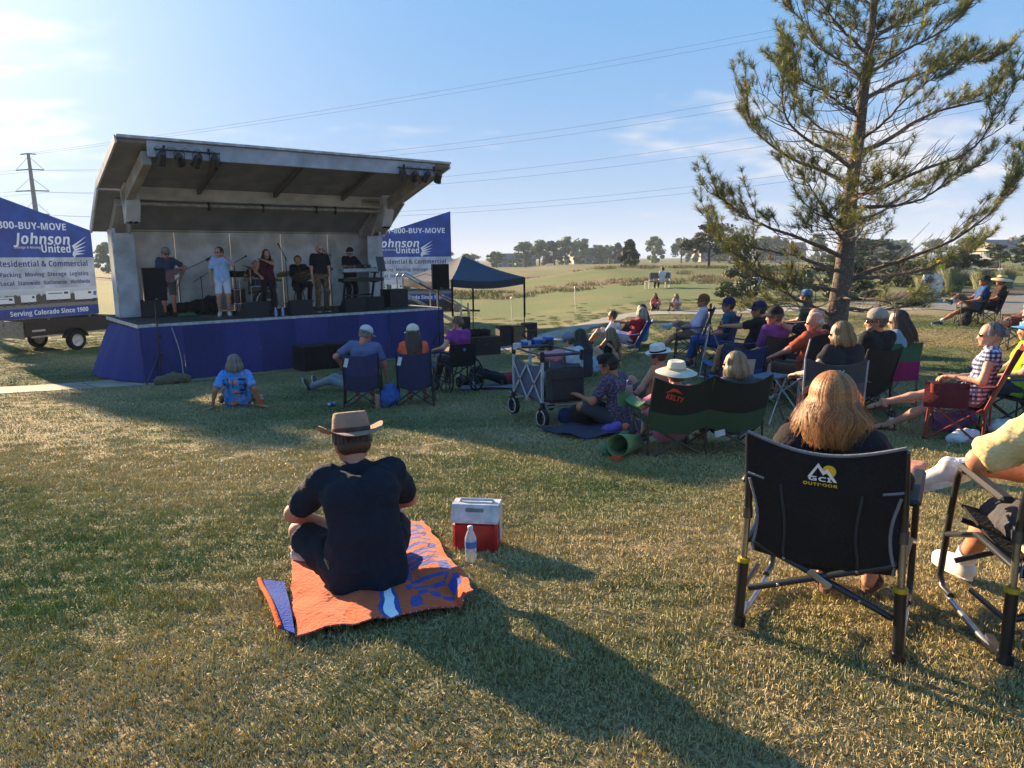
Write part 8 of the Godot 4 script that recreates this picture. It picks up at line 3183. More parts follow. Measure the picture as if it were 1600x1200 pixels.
	person({"label": "man in a pale yellow shirt with white sneakers and crossed legs", "near": true, "at": ya, "turn": -12.0, "pelvis": Vector3(0.02, 0.50, 0.14), "lean": 12.0, "wide": 1.10, "belly": 0.04, "top": ["dfc68e", 0.6], "hem": 0.16, "pants": ["4a4a50", 0.46], "hair": ["short", "8a8078"], "feet": [Vector3(-0.13, 0.078, -0.56), Vector3(-0.31, 0.60, -0.34)], "knees": [Vector3(-0.2, 0.7, -1.0), Vector3(1.0, 0.35, -0.6)], "toes": [Vector3(-0.35, 0, -1), Vector3(-0.85, -0.38, -0.30)], "hands": [Vector3(-0.30, 0.70, -0.06), Vector3(0.31, 0.70, -0.08)], "elbows": [Vector3(-0.9, -0.3, 0.5), Vector3(0.9, -0.3, 0.5)], "palms": [Vector3.UP, Vector3.UP], "shoes": ["shoe", "e9e9ea", "f1f1ef", "e3e4e8"], "skin": "c98e70"})

func chair_for(at: Vector3, turn: float, label: String, o: Dictionary = {}) -> void:
	var d := {"at": at, "turn": turn, "label": label}
	d.merge(o, true)
	camp_chair(d)

func make_audience() -> void:
	var a := Vector3()
	# the two blue chairs near the stage
	a = on(-2.28, -11.10)
	chair_for(a, 8.0, "navy blue camp chair with white tag under the man in the pale cap", {"back": "323b62", "tag": 1, "split": 0.42, "top": "3a4474"})
	person(sit({"label": "man in blue-grey polo and pale cap bending in a blue chair", "at": a, "turn": 8.0, "lean": -8.0, "tilt": 6.0, "wide": 1.12, "top": ["5d6c92", 0.5], "pants": ["5a5650", 0.5], "hair": ["short", "8c8580"], "hat": ["cap", "c3c6cc"], "head": [-38.0, 22.0], "hands": [Vector3(-0.30, 0.62, -0.10), Vector3(0.42, 0.22, -0.05)], "elbows": [Vector3(-1, -0.3, 0.4), Vector3(0.8, -0.2, 0.5)], "shoes": ["sandal", "7a6a58"], "skin": "c2826a"}))
	a = on(-1.50, -11.30)
	chair_for(a, 4.0, "navy blue camp chair with white tag under the woman in orange", {"back": "353f6a", "tag": 1})
	person(sit({"label": "woman in an orange top and cream cap in a blue chair", "sex": "f", "at": a, "turn": 4.0, "lean": 6.0, "top": ["ee6a48", 0.25], "pants": ["6a7088", 0.5], "hair": ["long", "4e382c"], "hat": ["cap", "d9d2c0"], "head": [16.0, 4.0], "hands": [Vector3(-0.28, 0.60, -0.22), Vector3(0.12, 0.60, -0.25)], "shoes": ["sandal", "3a3030"]}))
	heap("tote_bag", "bright blue bag between the two blue chairs", "bag", on(-1.87, -11.0), 0.2, [[Vector3(-0.05, 0.13, 0), Vector3(0.05, 0.16, 0), 0.12, 0.11], [Vector3(0.0, 0.28, 0), Vector3(0.04, 0.30, 0), 0.07, 0.06]], hx("3a5ea8"))
	flask(on(-2.02, -10.86), 0.27, hx("b98f7e"), hx("2a2a2c"), "copper coloured flask beside the left blue chair")
	can_drink(on(-2.79, -11.15), "silver and blue can lying left of the blue chair")
	a = on(-0.98, -13.2)
	wheelchair(a, deg_to_rad(32.0))
	person(sit({"label": "woman in purple and white top sitting in the wheelchair", "sex": "f", "at": a, "turn": 32.0, "pelvis": Vector3(0, 0.62, 0.02), "lean": 8.0, "wide": 1.06, "top": ["8c3f8e", 0.3], "pants": ["30303a", 1.0], "hair": ["bun", "8a6a50"], "head": [14.0, 2.0], "hands": [Vector3(-0.36, 0.80, -0.10), Vector3(0.2, 0.68, -0.25)], "feet": [Vector3(-0.10, 0.20, -0.62), Vector3(0.10, 0.20, -0.62)], "skin": "d0a088"}))
	person({"label": "man in a bright blue printed shirt leaning back on his hands", "at": on(-4.30, -11.35), "turn": 14.0, "pelvis": Vector3(0, 0.10, 0), "lean": 20.0, "top": ["3f8fe0", 0.5], "top_mat": jazz_mat(), "pants": ["5a5a58", 0.45], "hair": ["bob", "9a948c"], "hands": [Vector3(-0.34, 0.05, 0.30), Vector3(0.34, 0.05, 0.30)], "elbows": [Vector3(-0.6, 0, 1), Vector3(0.6, 0, 1)], "hand_dirs": [Vector3(-0.7, -0.05, 0.6), Vector3(0.7, -0.05, 0.6)], "palms": [Vector3.UP, Vector3.UP], "grip": ["flat", "flat"], "feet": [Vector3(0.18, 0.078, -0.45), Vector3(-0.30, 0.078, -0.40)], "knees": [Vector3(-1, 0.4, -0.2), Vector3(1, 0.4, -0.2)], "shoes": ["sandal", "4a4038"]})
	bottle(on(-3.86, -11.15), 0.20, "small red drink bottle beside the man in bright blue", Color(0.9, 0.5, 0.4), hx("c8402c"))
	person({"label": "person in a brown beanie sitting behind the blue chair with legs stretched left", "at": on(-2.95, -13.50), "turn": 78.0, "pelvis": Vector3(0, 0.11, 0), "lean": 16.0, "top": ["6a6a6e", 1.0], "pants": ["7d858c", 1.0], "hair": ["short", "5d5142"], "hat": ["visor", "6a5d4c"], "hands": [Vector3(-0.34, 0.06, 0.28), Vector3(0.2, 0.25, -0.3)], "feet": [Vector3(-0.10, 0.09, -0.82), Vector3(0.14, 0.09, -0.80)], "toes": [Vector3(-0.3, 0.95, -0.3), Vector3(0.3, 0.95, -0.3)], "knees": [Vector3(0, 1, -0.2), Vector3(0, 1, -0.2)], "shoes": ["shoe", "3a3d44", "c9c9c6"], "head": [-70.0, 4.0]})
	var lb := Basis(Vector3(0, 0, 1), Vector3(1, 0.12, 0).normalized(), Vector3(0, -1, 0))
	person({"label": "person in red shirt and black trousers lying beyond the wagon", "at": on(-0.02, -14.05), "turn": 4.0, "lying": true, "basis": Basis(Vector3(0, 0, -1), Vector3(1, 0.10, 0).normalized(), Vector3(0, 0, -1).cross(Vector3(1, 0.10, 0).normalized())), "pelvis": Vector3(-0.1, 0.14, 0), "top": ["8a3038", 0.55], "pants": ["1d1f26", 1.0], "hair": ["short", "3a2c22"], "hands": [Vector3(0.25, 0.10, 0.36), Vector3(0.1, 0.08, -0.35)], "feet": [Vector3(-0.92, 0.08, 0.08), Vector3(-0.90, 0.08, -0.12)], "knees": [Vector3(0, 1, 0), Vector3(0, 1, 0)], "toes": [Vector3(-0.2, 0.95, 0.2), Vector3(-0.2, 0.95, -0.2)], "shoes": ["shoe", "2a2a2e"]})
	blanket("picnic_blanket", "grey blanket under the person lying beyond the wagon", on(-0.05, -14.0), 0.1, Vector2(1.9, 1.1), hx("6b7080"))
	bottle(on(-0.72, -13.75), 0.24, "clear water bottle beside the person lying beyond the wagon", Color(0.75, 0.84, 0.95), hx("7a9cc8"))
	heap("backpack", "dark backpack on the grass beside the wheelchair's right wheel", "backpack", on(-0.72, -14.2), 0.0, [[Vector3(0, 0.15, 0), Vector3(0.02, 0.30, 0), 0.13, 0.10]], hx("23262e"))
	make_wagon(on(0.45, -9.42), deg_to_rad(22.0))
	heap("blanket_roll", "pink towel folded over the wagon's side", "towel", on(0.50, -9.45, 0.80), 0.3, [[Vector3(-0.12, 0.03, 0), Vector3(0.16, 0.05, 0.02), 0.05, 0.05], [Vector3(0.0, 0.0, 0.04), Vector3(0.1, 0.02, 0.08), 0.05, 0.05]], hx("c88a94"))
	heap("gear_bag", "pale grey bag inside the wagon", "bag", on(0.42, -9.45, 0.33), 0.3, [[Vector3(-0.08, 0.14, -0.2), Vector3(0.08, 0.16, 0.15), 0.13, 0.12]], hx("8c8f9c"))
	person(squat({"label": "woman in a black cap and dark top sitting beyond the wagon", "sex": "f", "at": on(0.60, -11.6, 0.05), "turn": 48.0, "top": ["2b3a3a", 0.4], "hair": ["tail", "6a4c38"], "hat": ["cap", "1d1d20"], "head": [14.0, 8.0], "hands": [Vector3(-0.40, 0.10, -0.05), Vector3(0.16, 0.42, -0.38)]}))
	person(squat({"label": "man in a white T-shirt and grey cap sitting beyond the wagon", "at": on(1.02, -12.7, 0.10), "turn": 40.0, "wide": 1.12, "top": ["c9cede", 0.55], "pants": ["4a5060", 0.5], "hair": ["short", "5a4a40"], "hat": ["cap", "7b828e"], "glasses": true, "head": [22.0, 6.0], "hands": [Vector3(-0.20, 0.55, -0.30), Vector3(0.16, 0.42, -0.38)]}))
	person(squat({"label": "dark-haired woman just behind the man in the grey cap", "sex": "f", "at": on(1.28, -13.4, 0.12), "turn": 46.0, "top": ["3a4048", 0.4], "hair": ["long", "3a2b24"]}))
	person(squat({"label": "blond woman in a black tank top sitting with knees raised", "sex": "f", "at": on(1.86, -14.6), "turn": 62.0, "lean": 12.0, "slump": 0.02, "top": ["1b1b1f", 0.0], "pants": ["3a3a42", 0.3], "hair": ["long", "b39a72"], "head": [10.0, 6.0], "hands": [Vector3(0.05, 0.05, 0.34), Vector3(0.30, 0.05, 0.22)], "elbows": [Vector3(-0.6, 0, 1), Vector3(0.6, 0, 1)], "shoes": ["sandal", "4a3a30"], "skin": "d2a488"}))
	heap("plastic_bag", "pale blue plastic bag on the grass behind the blond woman", "bag", on(1.56, -14.2), 0.3, [[Vector3(0, 0.12, 0), Vector3(0.05, 0.18, 0), 0.15, 0.11], [Vector3(0.02, 0.30, 0), Vector3(0.05, 0.33, 0), 0.05, 0.04]], hx("9fc0d8"), "plastic")
	person(squat({"label": "short-haired person in a white T-shirt near the path", "at": on(2.42, -18.0, 0.05), "turn": 66.0, "top": ["d3d8e4", 0.5], "pants": ["8c9098", 0.5], "hair": ["short", "5a4636"], "glasses": true, "lean": 6.0}))
	a = on(2.68, -16.9)
	chair_for(a, 66.0, "low royal blue beach chair under the white-haired woman", {"name": "beach_chair", "back": "2c3f9c", "sh": 0.22, "bh": 0.72, "lean": 0.30, "frame": "c4c6ca"})
	person(sit({"label": "white-haired woman in red top on the low blue beach chair", "sex": "f", "at": a, "turn": 66.0, "pelvis": Vector3(0, 0.30, 0.10), "lean": 28.0, "top": ["a83238", 0.5], "pants": ["c8ccd0", 0.5], "hair": ["bob", "d8d4ce"], "feet": [Vector3(-0.12, 0.078, -0.62), Vector3(0.12, 0.078, -0.60)], "hands": [Vector3(-0.10, 0.68, -0.28), Vector3(0.10, 0.66, -0.28)], "head": [0.0, -4.0], "face": true}))
	person(squat({"label": "woman with long black hair in a bright blue top", "sex": "f", "at": on(3.06, -17.5, 0.10), "turn": 60.0, "top": ["2a86b8", 0.5], "hair": ["long", "1c1614"], "lean": 4.0}))
	# row of chairs across the middle
	a = on(3.55, -14.6)
	chair_for(a, 74.0, "blue camp chair under the man in the brown cap", {"back": "2c3c86", "bh": 1.0, "lean": 0.22})
	person(sit({"label": "man in a pale shirt and brown cap with one ankle on his knee", "at": a, "turn": 74.0, "lean": 20.0, "top": ["c8c2dc", 0.8], "pants": ["7a6450", 0.46], "hair": ["short", "7a6a5c"], "hat": ["cap", "7a4e34"], "beard": "8a7c70", "glasses": true, "feet": [Vector3(-0.10, 0.078, -0.62), Vector3(-0.12, 0.62, -0.42)], "knees": [Vector3(0, 0.7, -1), Vector3(0.9, 0.5, -0.7)], "toes": [Vector3(0, 0, -1), Vector3(-0.5, 0.3, -0.8)], "shoes": ["shoe", "c8cbd2", "e2e2e0", "d8d8d8"]}))
	a = on(3.62, -13.0)
	chair_for(a, 62.0, "navy camp chair with raised back under the man in the navy cap", {"back": "26386e", "bh": 0.95})
	person(sit({"label": "man in a navy cap and teal shirt behind the camera tripod", "at": a, "turn": 62.0, "wide": 1.10, "top": ["2f5d78", 0.55], "pants": ["2c4a86", 0.9], "hair": ["short", "3a2c24"], "hat": ["cap", "1c2a5c"], "glasses": true, "head": [8.0, 4.0]}))
	var tp := thing("camera_tripod", "silver camera tripod with a phone in front of the navy cap man", "tripod", on(3.30, -12.2), 0.2)
	var b := MB.new()
	for k in 3:
		b = MB.new()
		var w := k * TAU / 3 + 0.4
		b.tube([Vector3(0, 0.86, 0), Vector3(cos(w) * 0.34, 0.01, sin(w) * 0.34)], [0.014, 0.009], 7)
		part(tp, "leg", b, mt(hx("a9adb2"), "metal"))
	b = MB.new()
	b.tube([Vector3(0, 0.55, 0), Vector3(0, 1.10, 0)], 0.012, 8)
	b.box(Vector3(0, 1.10, 0), Vector3(0.07, 0.05, 0.07), Basis(), 0.01)
	part(tp, "centre_column", b, mt(hx("222225"), "metal"))
	b = MB.new()
	b.box(Vector3(0, 1.17, 0), Vector3(0.15, 0.08, 0.012), Basis(Vector3.UP, 0.9), 0.004)
	part(tp, "phone", b, mt(hx("151517"), "plastic", 0.2))
	a = on(3.72, -11.7)
	chair_for(a, 58.0, "dark blue camp chair under the man holding a phone", {"back": "26386a", "bh": 0.84})
	person(sit({"label": "man in black T-shirt and navy cap filming with a phone", "at": a, "turn": 58.0, "top": ["1d1f24", 0.5], "pants": ["3a3e48", 0.45], "hair": ["short", "2c241e"], "hat": ["cap", "20264a"], "glasses": true, "hands": [Vector3(-0.07, 0.84, -0.30), Vector3(0.07, 0.84, -0.30)], "grip": ["grip", "grip"], "head": [6.0, 4.0], "skin": "b87f60"}))
	phone(a, 58.0, Vector3(0, 0.88, -0.38), "black phone held up by the man in black T-shirt")
	a = on(3.62, -10.5)
	chair_for(a, 20.0, "charcoal camp chair under the man in purple", {"back": "3b4048", "bh": 0.86})
	person(sit({"label": "man in purple shirt and black cap", "at": a, "turn": 24.0, "wide": 1.08, "top": ["7b3f80", 0.55], "pants": ["4a4a50", 0.5], "hair": ["short", "6a5a50"], "hat": ["cap", "22242a"], "head": [42.0, 6.0], "face": true, "skin": "c4836a"}))
	a = on(3.76, -9.5)
	chair_for(a, 26.0, "black rounded-back camp chair under the white-haired man", {"back": "26282c", "bh": 0.92, "dip": -0.05, "frame": "c8c8cc"})
	person(sit({"label": "white-haired man in a rust red shirt with sunglasses", "at": a, "turn": 30.0, "top": ["a04a38", 0.55], "pants": ["55504a", 0.5], "hair": ["fringe", "cfcac4"], "glasses": true, "head": [40.0, 6.0], "hands": [Vector3(-0.30, 0.63, -0.22), Vector3(0.13, 0.57, -0.12)], "skin": "cc8a74"}))
	chair_for(on(2.85, -9.35), 2.0, "empty navy camp chair with a beige panel in its back", {"back": "33518c", "split": 0.5, "top": "26386a", "bh": 0.86, "w": 0.56})
	var bp := MB.new()
	bp.box(Vector3(0, 0.55, 0.352), Vector3(0.26, 0.34, 0.010), Basis(Vector3.RIGHT, 0.32))
	part(get_child(get_child_count() - 1), "beige_panel", bp, mt(hx("b9b4a8"), "cloth"))
	a = on(4.05, -10.2)
	chair_for(a, 35.0, "dark camp chair under the man raising a phone", {"back": "2a2e34", "bh": 0.9})
	person(sit({"label": "grey cropped man in black raising a phone", "at": a, "turn": 35.0, "top": ["18191c", 0.55], "hair": ["fringe", "57534e"], "hands": [Vector3(-0.16, 1.02, -0.42), Vector3(0.13, 0.57, -0.22)], "grip": ["grip", "curl"], "head": [20.0, 4.0], "skin": "c48a70"}))
	phone(a, 35.0, Vector3(-0.17, 1.09, -0.48), "black phone raised by the grey cropped man")
	a = on(5.85, -15.2)
	chair_for(a, 55.0, "grey camp chair half hidden by the pine's low branches", {"back": "5a6470"})
	person(sit({"label": "person in teal shirt and blue cap behind the pine's low branches", "at": a, "turn": 55.0, "top": ["3d5a64", 0.55], "hat": ["cap", "4a76b4"]}))
	a = on(3.50, -7.95)
	chair_for(a, -18.0, "grey camp chair with a pale double mark under the blond woman", {"back": "62676f", "split": 0.55, "top": "4c5057", "bh": 0.86, "w": 0.60, "frame": "b9bec6", "dip": 0.07})
	twin_mark(a, -4.0)
	person(sit({"label": "blond woman with glasses in the grey camp chair", "sex": "f", "at": a, "turn": 6.0, "lean": 12.0, "top": ["2c2f36", 0.3], "pants": ["3a3e48", 0.42], "hair": ["bob", "b8976a"], "glasses": true, "head": [52.0, 4.0], "hands": [Vector3(-0.35, 0.65, -0.08), Vector3(0.2, 0.6, -0.1)], "skin": "d0a48c", "shoes": ["sandal", "3a3030"]}))
	side_table(on(3.02, -8.55), 0.7)
	a = on(4.22, -8.85)
	chair_for(a, 20.0, "black camp chair under the man in the mesh cap", {"back": "23262b", "bh": 0.86})
	person(sit({"label": "man in black shirt and green and grey mesh cap with sunglasses", "at": a, "turn": 24.0, "s": 1.05, "wide": 1.10, "top": ["1b1e26", 0.55], "hair": ["short", "6a6058"], "hat": ["cap", "8d8b84", "3c443c"], "beard": "8a827a", "glasses": true, "head": [40.0, 2.0]}))
	a = on(4.78, -9.25)
	director_chair(a, deg_to_rad(10.0))
	person(sit({"label": "woman with long curly brown hair hands at her mouth", "sex": "f", "at": a, "turn": 36.0, "top": ["7a9cb8", 0.5], "hair": ["long", "4c3428"], "glasses": true, "hands": [Vector3(-0.05, 0.98, -0.20), Vector3(0.05, 0.96, -0.20)], "lean": 4.0, "head": [28.0, 8.0]}))
	a = on(4.74, -7.62)
	chair_for(a, 52.0, "maroon and orange high-back camp chair with red legs", {"back": "a8573a", "seat": "7a2f2c", "split": 0.62, "top": "5c2026", "bh": 1.0, "lean": 0.24, "w": 0.60, "frame": "a03328", "arm": "5c2026", "cup": -1.0})
	side_panel(a, 66.0)
	person(sit({"label": "grey-haired woman in sunglasses and gingham dress in the maroon chair", "sex": "f", "at": a, "turn": 58.0, "lean": 16.0, "top": ["404868", 0.15, 0.85], "top_mat": gingham(), "pants": ["3a3e50", 0.3], "hair": ["bun", "8d8f92"], "glasses": true, "face": true, "head": [8.0, 2.0], "feet": [Vector3(0.02, 0.078, -0.66), Vector3(-0.06, 0.30, -0.86)], "knees": [Vector3(-0.2, 0.8, -1.0), Vector3(0.2, 1.0, -0.8)], "toes": [Vector3(0, 0, -1), Vector3(-0.1, -0.1, -1)], "hands": [Vector3(-0.10, 0.66, -0.06), Vector3(0.08, 0.64, -0.10)], "shoes": ["sandal", "5c3a2a"], "skin": "cf9e86"}))
	flask(on(4.22, -7.98), 0.25, hx("26332f"), hx("17191a"), "dark green flask with white letters beside the woman's sandals", "YETI")
	heap("paper_bag", "crumpled white paper bag under the maroon chair", "bag", on(4.62, -7.35), 0.4, [[Vector3(-0.12, 0.05, 0), Vector3(0.12, 0.06, 0), 0.06, 0.07]], hx("cfd3d8"))
	heap("tote_bag", "purple and white bag behind the maroon chair", "bag", on(4.90, -8.0), 0.4, [[Vector3(-0.16, 0.10, 0), Vector3(0.16, 0.12, 0), 0.11, 0.12]], hx("7a5a86"))
	a = on(5.45, -8.05)
	chair_for(a, 70.0, "black low camp chair under the woman in lime green", {"back": "2b2e36", "seat": "34394a", "arm": "223a78", "w": 0.62})
	person(sit({"label": "woman in lime green top and blue visor at the right edge", "sex": "f", "at": a, "turn": 70.0, "top": ["8fc22e", 0.45], "pants": ["3c4250", 0.55], "hair": ["bob", "c9a878"], "hat": ["visor", "5aa0dc"], "head": [4.0, 4.0]}))
	heap("cooler_bag", "white cloth bag under the black chair at the right", "bag", on(5.30, -7.75), 0.1, [[Vector3(-0.1, 0.07, 0), Vector3(0.12, 0.08, 0), 0.08, 0.08]], hx("c8ccd4"))
	# the group on the ground and the double chair
	a = on(1.80, -7.02)
	double_chair(a, deg_to_rad(6.7))
	person(sit({"label": "person in a wide pale sun hat in the double chair", "sex": "f", "at": on(1.53, -7.06), "turn": 10.0, "pelvis": Vector3(0, 0.28, 0.06), "lean": 18.0, "slump": 0.05, "s": 0.88, "top": ["c87890", 0.5], "pants": ["c98aa0", 0.6], "hair": ["short", "8a7058"], "hat": ["sunhat", "d6d0bc", "ccc8b8", "b3a878"], "hands": [Vector3(-0.30, 0.56, -0.2), Vector3(0.15, 0.55, -0.22)], "shoes": ["shoe", "33373f", "cfcfcc"]}))
	person(sit({"label": "blond woman with glasses in the right seat of the double chair", "sex": "f", "at": on(2.09, -7.12), "turn": 26.0, "pelvis": Vector3(0, 0.30, 0.06), "lean": 14.0, "s": 0.95, "top": ["4a4f58", 0.5], "hair": ["bob", "b9a684"], "glasses": true, "head": [30.0, 2.0], "shoes": ["sandal", "8a5a44"]}))
	person(squat({"label": "woman in a coral top and white hat with a black band", "sex": "f", "at": on(1.90, -9.7), "turn": 34.0, "lean": 8.0, "top": ["e08468", 0.0], "pants": ["5a5a62", 0.4], "hair": ["short", "7a4a34"], "hat": ["fedora", "dcdcd6", "dcdcd6", "1d1d20"], "head": [20.0, 8.0, -10.0], "hands": [Vector3(-0.40, 0.10, -0.10), Vector3(0.30, 0.06, 0.2)], "skin": "d09a80"}))
	person(squat({"label": "dark-haired man in black cap and floral navy shirt on the ground", "at": on(1.22, -8.65), "turn": 52.0, "lean": -8.0, "top": ["2c3450", 0.5], "top_mat": print_mat("floral", hx("26304c"), [hx("6a7a9c"), hx("8a5a60"), hx("1a2036")], 0.045, 3.0, 400), "pants": ["3a4046", 0.5], "hair": ["short", "17120f"], "hat": ["cap", "18181b", "18181b", "18181b", 180.0], "head": [10.0, 12.0], "hands": [Vector3(-0.20, 0.36, -0.36), Vector3(0.10, 0.28, -0.34)], "feet": [Vector3(-0.05, 0.078, -0.5), Vector3(0.30, 0.078, -0.35)], "knees": [Vector3(-0.9, 0.6, -0.2), Vector3(1, 0.6, -0.2)], "skin": "b07a5c"}))
	blanket("picnic_blanket", "dark blue and white blanket beside the wagon", on(1.02, -8.35), 0.6, Vector2(1.2, 0.9), hx("2b3048"))
	heap("toy_pile", "purple and orange toys on the dark blanket", "toy", on(1.12, -8.05, 0.03), 0.6, [[Vector3(-0.08, 0.04, 0), Vector3(0.08, 0.05, 0), 0.05, 0.05]], hx("6a4ab0"), "plastic")
	heap("toy_pile", "small orange toy on the dark blanket", "toy", on(1.24, -8.15, 0.03), 0.6, [[Vector3(-0.03, 0.03, 0), Vector3(0.05, 0.03, 0), 0.035, 0.04]], hx("e07030"), "plastic")
	heap("gear_bag", "blue duffel bag under the wagon's near end", "bag", on(0.85, -9.0), 0.4, [[Vector3(-0.2, 0.10, 0), Vector3(0.2, 0.10, 0), 0.09, 0.09]], hx("24305c"))
	heap("gear_bag", "black bag with a red strap beside the floral shirt", "bag", on(0.95, -8.75), 0.5, [[Vector3(-0.14, 0.14, 0), Vector3(0.12, 0.16, 0), 0.13, 0.12]], hx("1c1a1e"))
	flask(on(1.18, -7.30, 0.44), 0.26, hx("7b7f86"), hx("2c4a78"), "grey steel flask in the double chair's cup holder")
	# the green chair sack
	var sk := thing("chair_sack", "green chair carrying sack lying open with its red mouth", "bag", on(1.08, -6.85), deg_to_rad(-30.0))
	sk.scale = Vector3(0.80, 0.80, 0.95)
	b = MB.new()
	b.lathe([[0.001, -0.34], [0.07, -0.33], [0.10, -0.22], [0.12, 0.0], [0.135, 0.22], [0.128, 0.22], [0.11, 0.0], [0.08, -0.2], [0.001, -0.24]], 20, Transform3D(Basis(Vector3.RIGHT, PI / 2 - 0.18), Vector3(0, 0.14, 0)))
	part(sk, "sleeve", b, mt(hx("7d9c68"), "cloth"))
	var f := Field.new()
	f.k = 0.02
	f.cell = 0.018
	f.bone(Vector3(-0.13, 0.06, -0.20), Vector3(-0.16, 0.08, 0.12), 0.07, 0.08)
	f.bone(Vector3(-0.10, 0.16, -0.22), Vector3(-0.12, 0.14, 0.0), 0.07, 0.06)
	b = MB.new()
	f.build(b, kit.fold, 0.03)
	part(sk, "loose_cloth", b, mt(hx("4c7052"), "cloth"))
	b = MB.new()
	b.box(Vector3(0.03, 0.045, 0.30), Vector3(0.15, 0.07, 0.10), Basis(Vector3.UP, 0.3), 0.025)
	part(sk, "red_end", b, mt(hx("b8412e"), "cloth"))
	# right edge and far away
	for q in [[11.55, -18.55, "man in navy shirt and black cap with one knee crossed", "2c4a78", "cap", "1c1e24", true], [12.10, -18.75, "woman in a dark printed top and wide straw hat", "3a2a2c", "floppy", "dcc69a", false]]:
		a = on(q[0], q[1])
		chair_for(a, 70.0, ["black camp chair under the man in navy by the drive", "black camp chair under the woman in the straw hat"][0 if q[6] else 1], {"back": "1f2024"})
		var o := {"label": q[2], "at": a, "turn": 70.0, "top": [q[3], 0.5], "pants": ["5a4a3c" if q[6] else "1c1c20", 0.46 if q[6] else 1.0], "hair": ["short", "4a3a30"], "hat": [q[4], q[5]], "lean": 22.0, "sex": "m" if q[6] else "f", "shoes": ["shoe", "3a4a40", "c8c8c4", "dcdcd8"], "glasses": true}
		if q[6]:
			o.merge({"feet": [Vector3(-0.10, 0.078, -0.66), Vector3(-0.12, 0.60, -0.46)], "knees": [Vector3(0, 0.7, -1), Vector3(0.7, 0.8, -0.7)], "toes": [Vector3(0, 0, -1), Vector3(-0.5, 0.4, -0.8)]}, true)
		person(sit(o))
	heap("backpack", "dark backpack at the feet of the man in navy", "backpack", on(11.3, -18.3), 0.0, [[Vector3(0, 0.12, 0), Vector3(0.02, 0.25, 0), 0.12, 0.09]], hx("22242a"))
	for q in [[9.55, -13.75, "barefoot person in pale top seated at the right edge", "c9c0cc", "7a3a30"], [9.95, -13.25, "barefoot person in dark shorts seated at the far right edge", "a8c8d0", "30333a"]]:
		a = on(q[0], q[1])
		chair_for(a, 72.0, "red camp chair " + ("beside the pale top" if q[0] < 9.7 else "at the far right edge"), {"back": "7a2a2c"})
		person(sit({"label": q[2], "sex": "f", "at": a, "turn": 72.0, "top": [q[3], 0.4], "pants": [q[4], 0.4], "hair": ["bob", "8a7460"], "lean": 10.0, "shoes": ["bare", ""], "skin": "cc9478"}))
	person(squat({"label": "small girl in pink sitting on the grass beyond the path", "sex": "f", "s": 0.72, "at": on(5.35, -27.4), "turn": 165.0, "top": ["f08078", 0.5], "pants": ["3a3a44", 0.5], "hair": ["long", "5a3c2c"], "face": true}))
	person(squat({"label": "small blond girl in white sitting on the grass beyond the path", "sex": "f", "s": 0.72, "at": on(6.05, -27.0), "turn": 140.0, "top": ["d8c8c4", 0.5], "pants": ["c8a890", 0.3], "hair": ["long", "c9a878"], "face": true}))
	var bn := thing("park_bench", "small bench with a white frame far out on the grass", "bench", on(8.6, -43.5), 0.4)
	b = MB.new()
	b.box(Vector3(0, 0.42, 0), Vector3(1.5, 0.06, 0.45))
	part(bn, "seat", b, mt(hx("6a6460"), "panel"))
	b = MB.new()
	b.box(Vector3(0, 0.75, 0.22), Vector3(1.5, 0.35, 0.04))
	part(bn, "backrest", b, mt(hx("6a6460"), "panel"))
	for x in [-0.7, 0.7]:
		b = MB.new()
		b.bar(Vector3(x, 0, 0.2), Vector3(x, 0.95, 0.25), 0.06, 0.06)
		b.bar(Vector3(x, 0, -0.2), Vector3(x, 0.42, -0.2), 0.06, 0.06)
		part(bn, "leg", b, mt(hx("cfcfcb"), "paint"))
	person(sit({"label": "person in a white shirt on the far bench", "at": on(8.75, -43.4), "turn": 20.0, "top": ["d8dce4", 0.5], "pants": ["2a2c34", 1.0]}))
	person({"label": "person in yellow shirt beside the white golf cart", "at": on(23.2, -40.2), "turn": 120.0, "top": ["d8cc20", 0.5], "pants": ["2a58b8", 0.5]})

func phone(at: Vector3, turn: float, p: Vector3, label: String) -> void:
	var b := MB.new()
	b.box(Vector3.ZERO, Vector3(0.145, 0.072, 0.010), Basis(), 0.004)
	solo("phone", label, "phone", b, mt(hx("131315"), "plastic", 0.15), at + Basis(Vector3.UP, deg_to_rad(turn)) * p, deg_to_rad(turn), "phones held up to film")

func flask(at: Vector3, tall: float, c: Color, lid: Color, label: String, words := "") -> void:
	var t := thing("flask", label, "flask", at, 0.9, "drinking flasks")
	var r := tall * 0.14
	var b := MB.new()
	b.lathe([[0.001, 0.0], [r * 0.92, 0.0], [r, 0.01], [r, tall * 0.68], [r * 0.72, tall * 0.80], [r * 0.66, tall * 0.82]], 20)
	part(t, "flask_body", b, mt(c, "paint", 0.35))
	b = MB.new()
	b.lathe([[r * 0.70, tall * 0.80], [r * 0.74, tall * 0.82], [r * 0.74, tall * 0.95], [r * 0.4, tall], [0.001, tall]], 18)
	part(t, "lid", b, mt(lid, "plastic"))
	if words:
		b = MB.new()
		b.lathe([[r * 1.01, tall * 0.50], [r * 1.01, tall * 0.62]], 20)
		part(t, "white_band", b, mt(hx("d8d8d4"), "plain"))
		lettering(t, "maker_name", words, r * 1.5, tall * 0.075, Vector3(-r * 0.75, tall * 0.52, r * 1.0), mt(hx("1d2422"), "plain"))
		t.rotation.y = 0.45

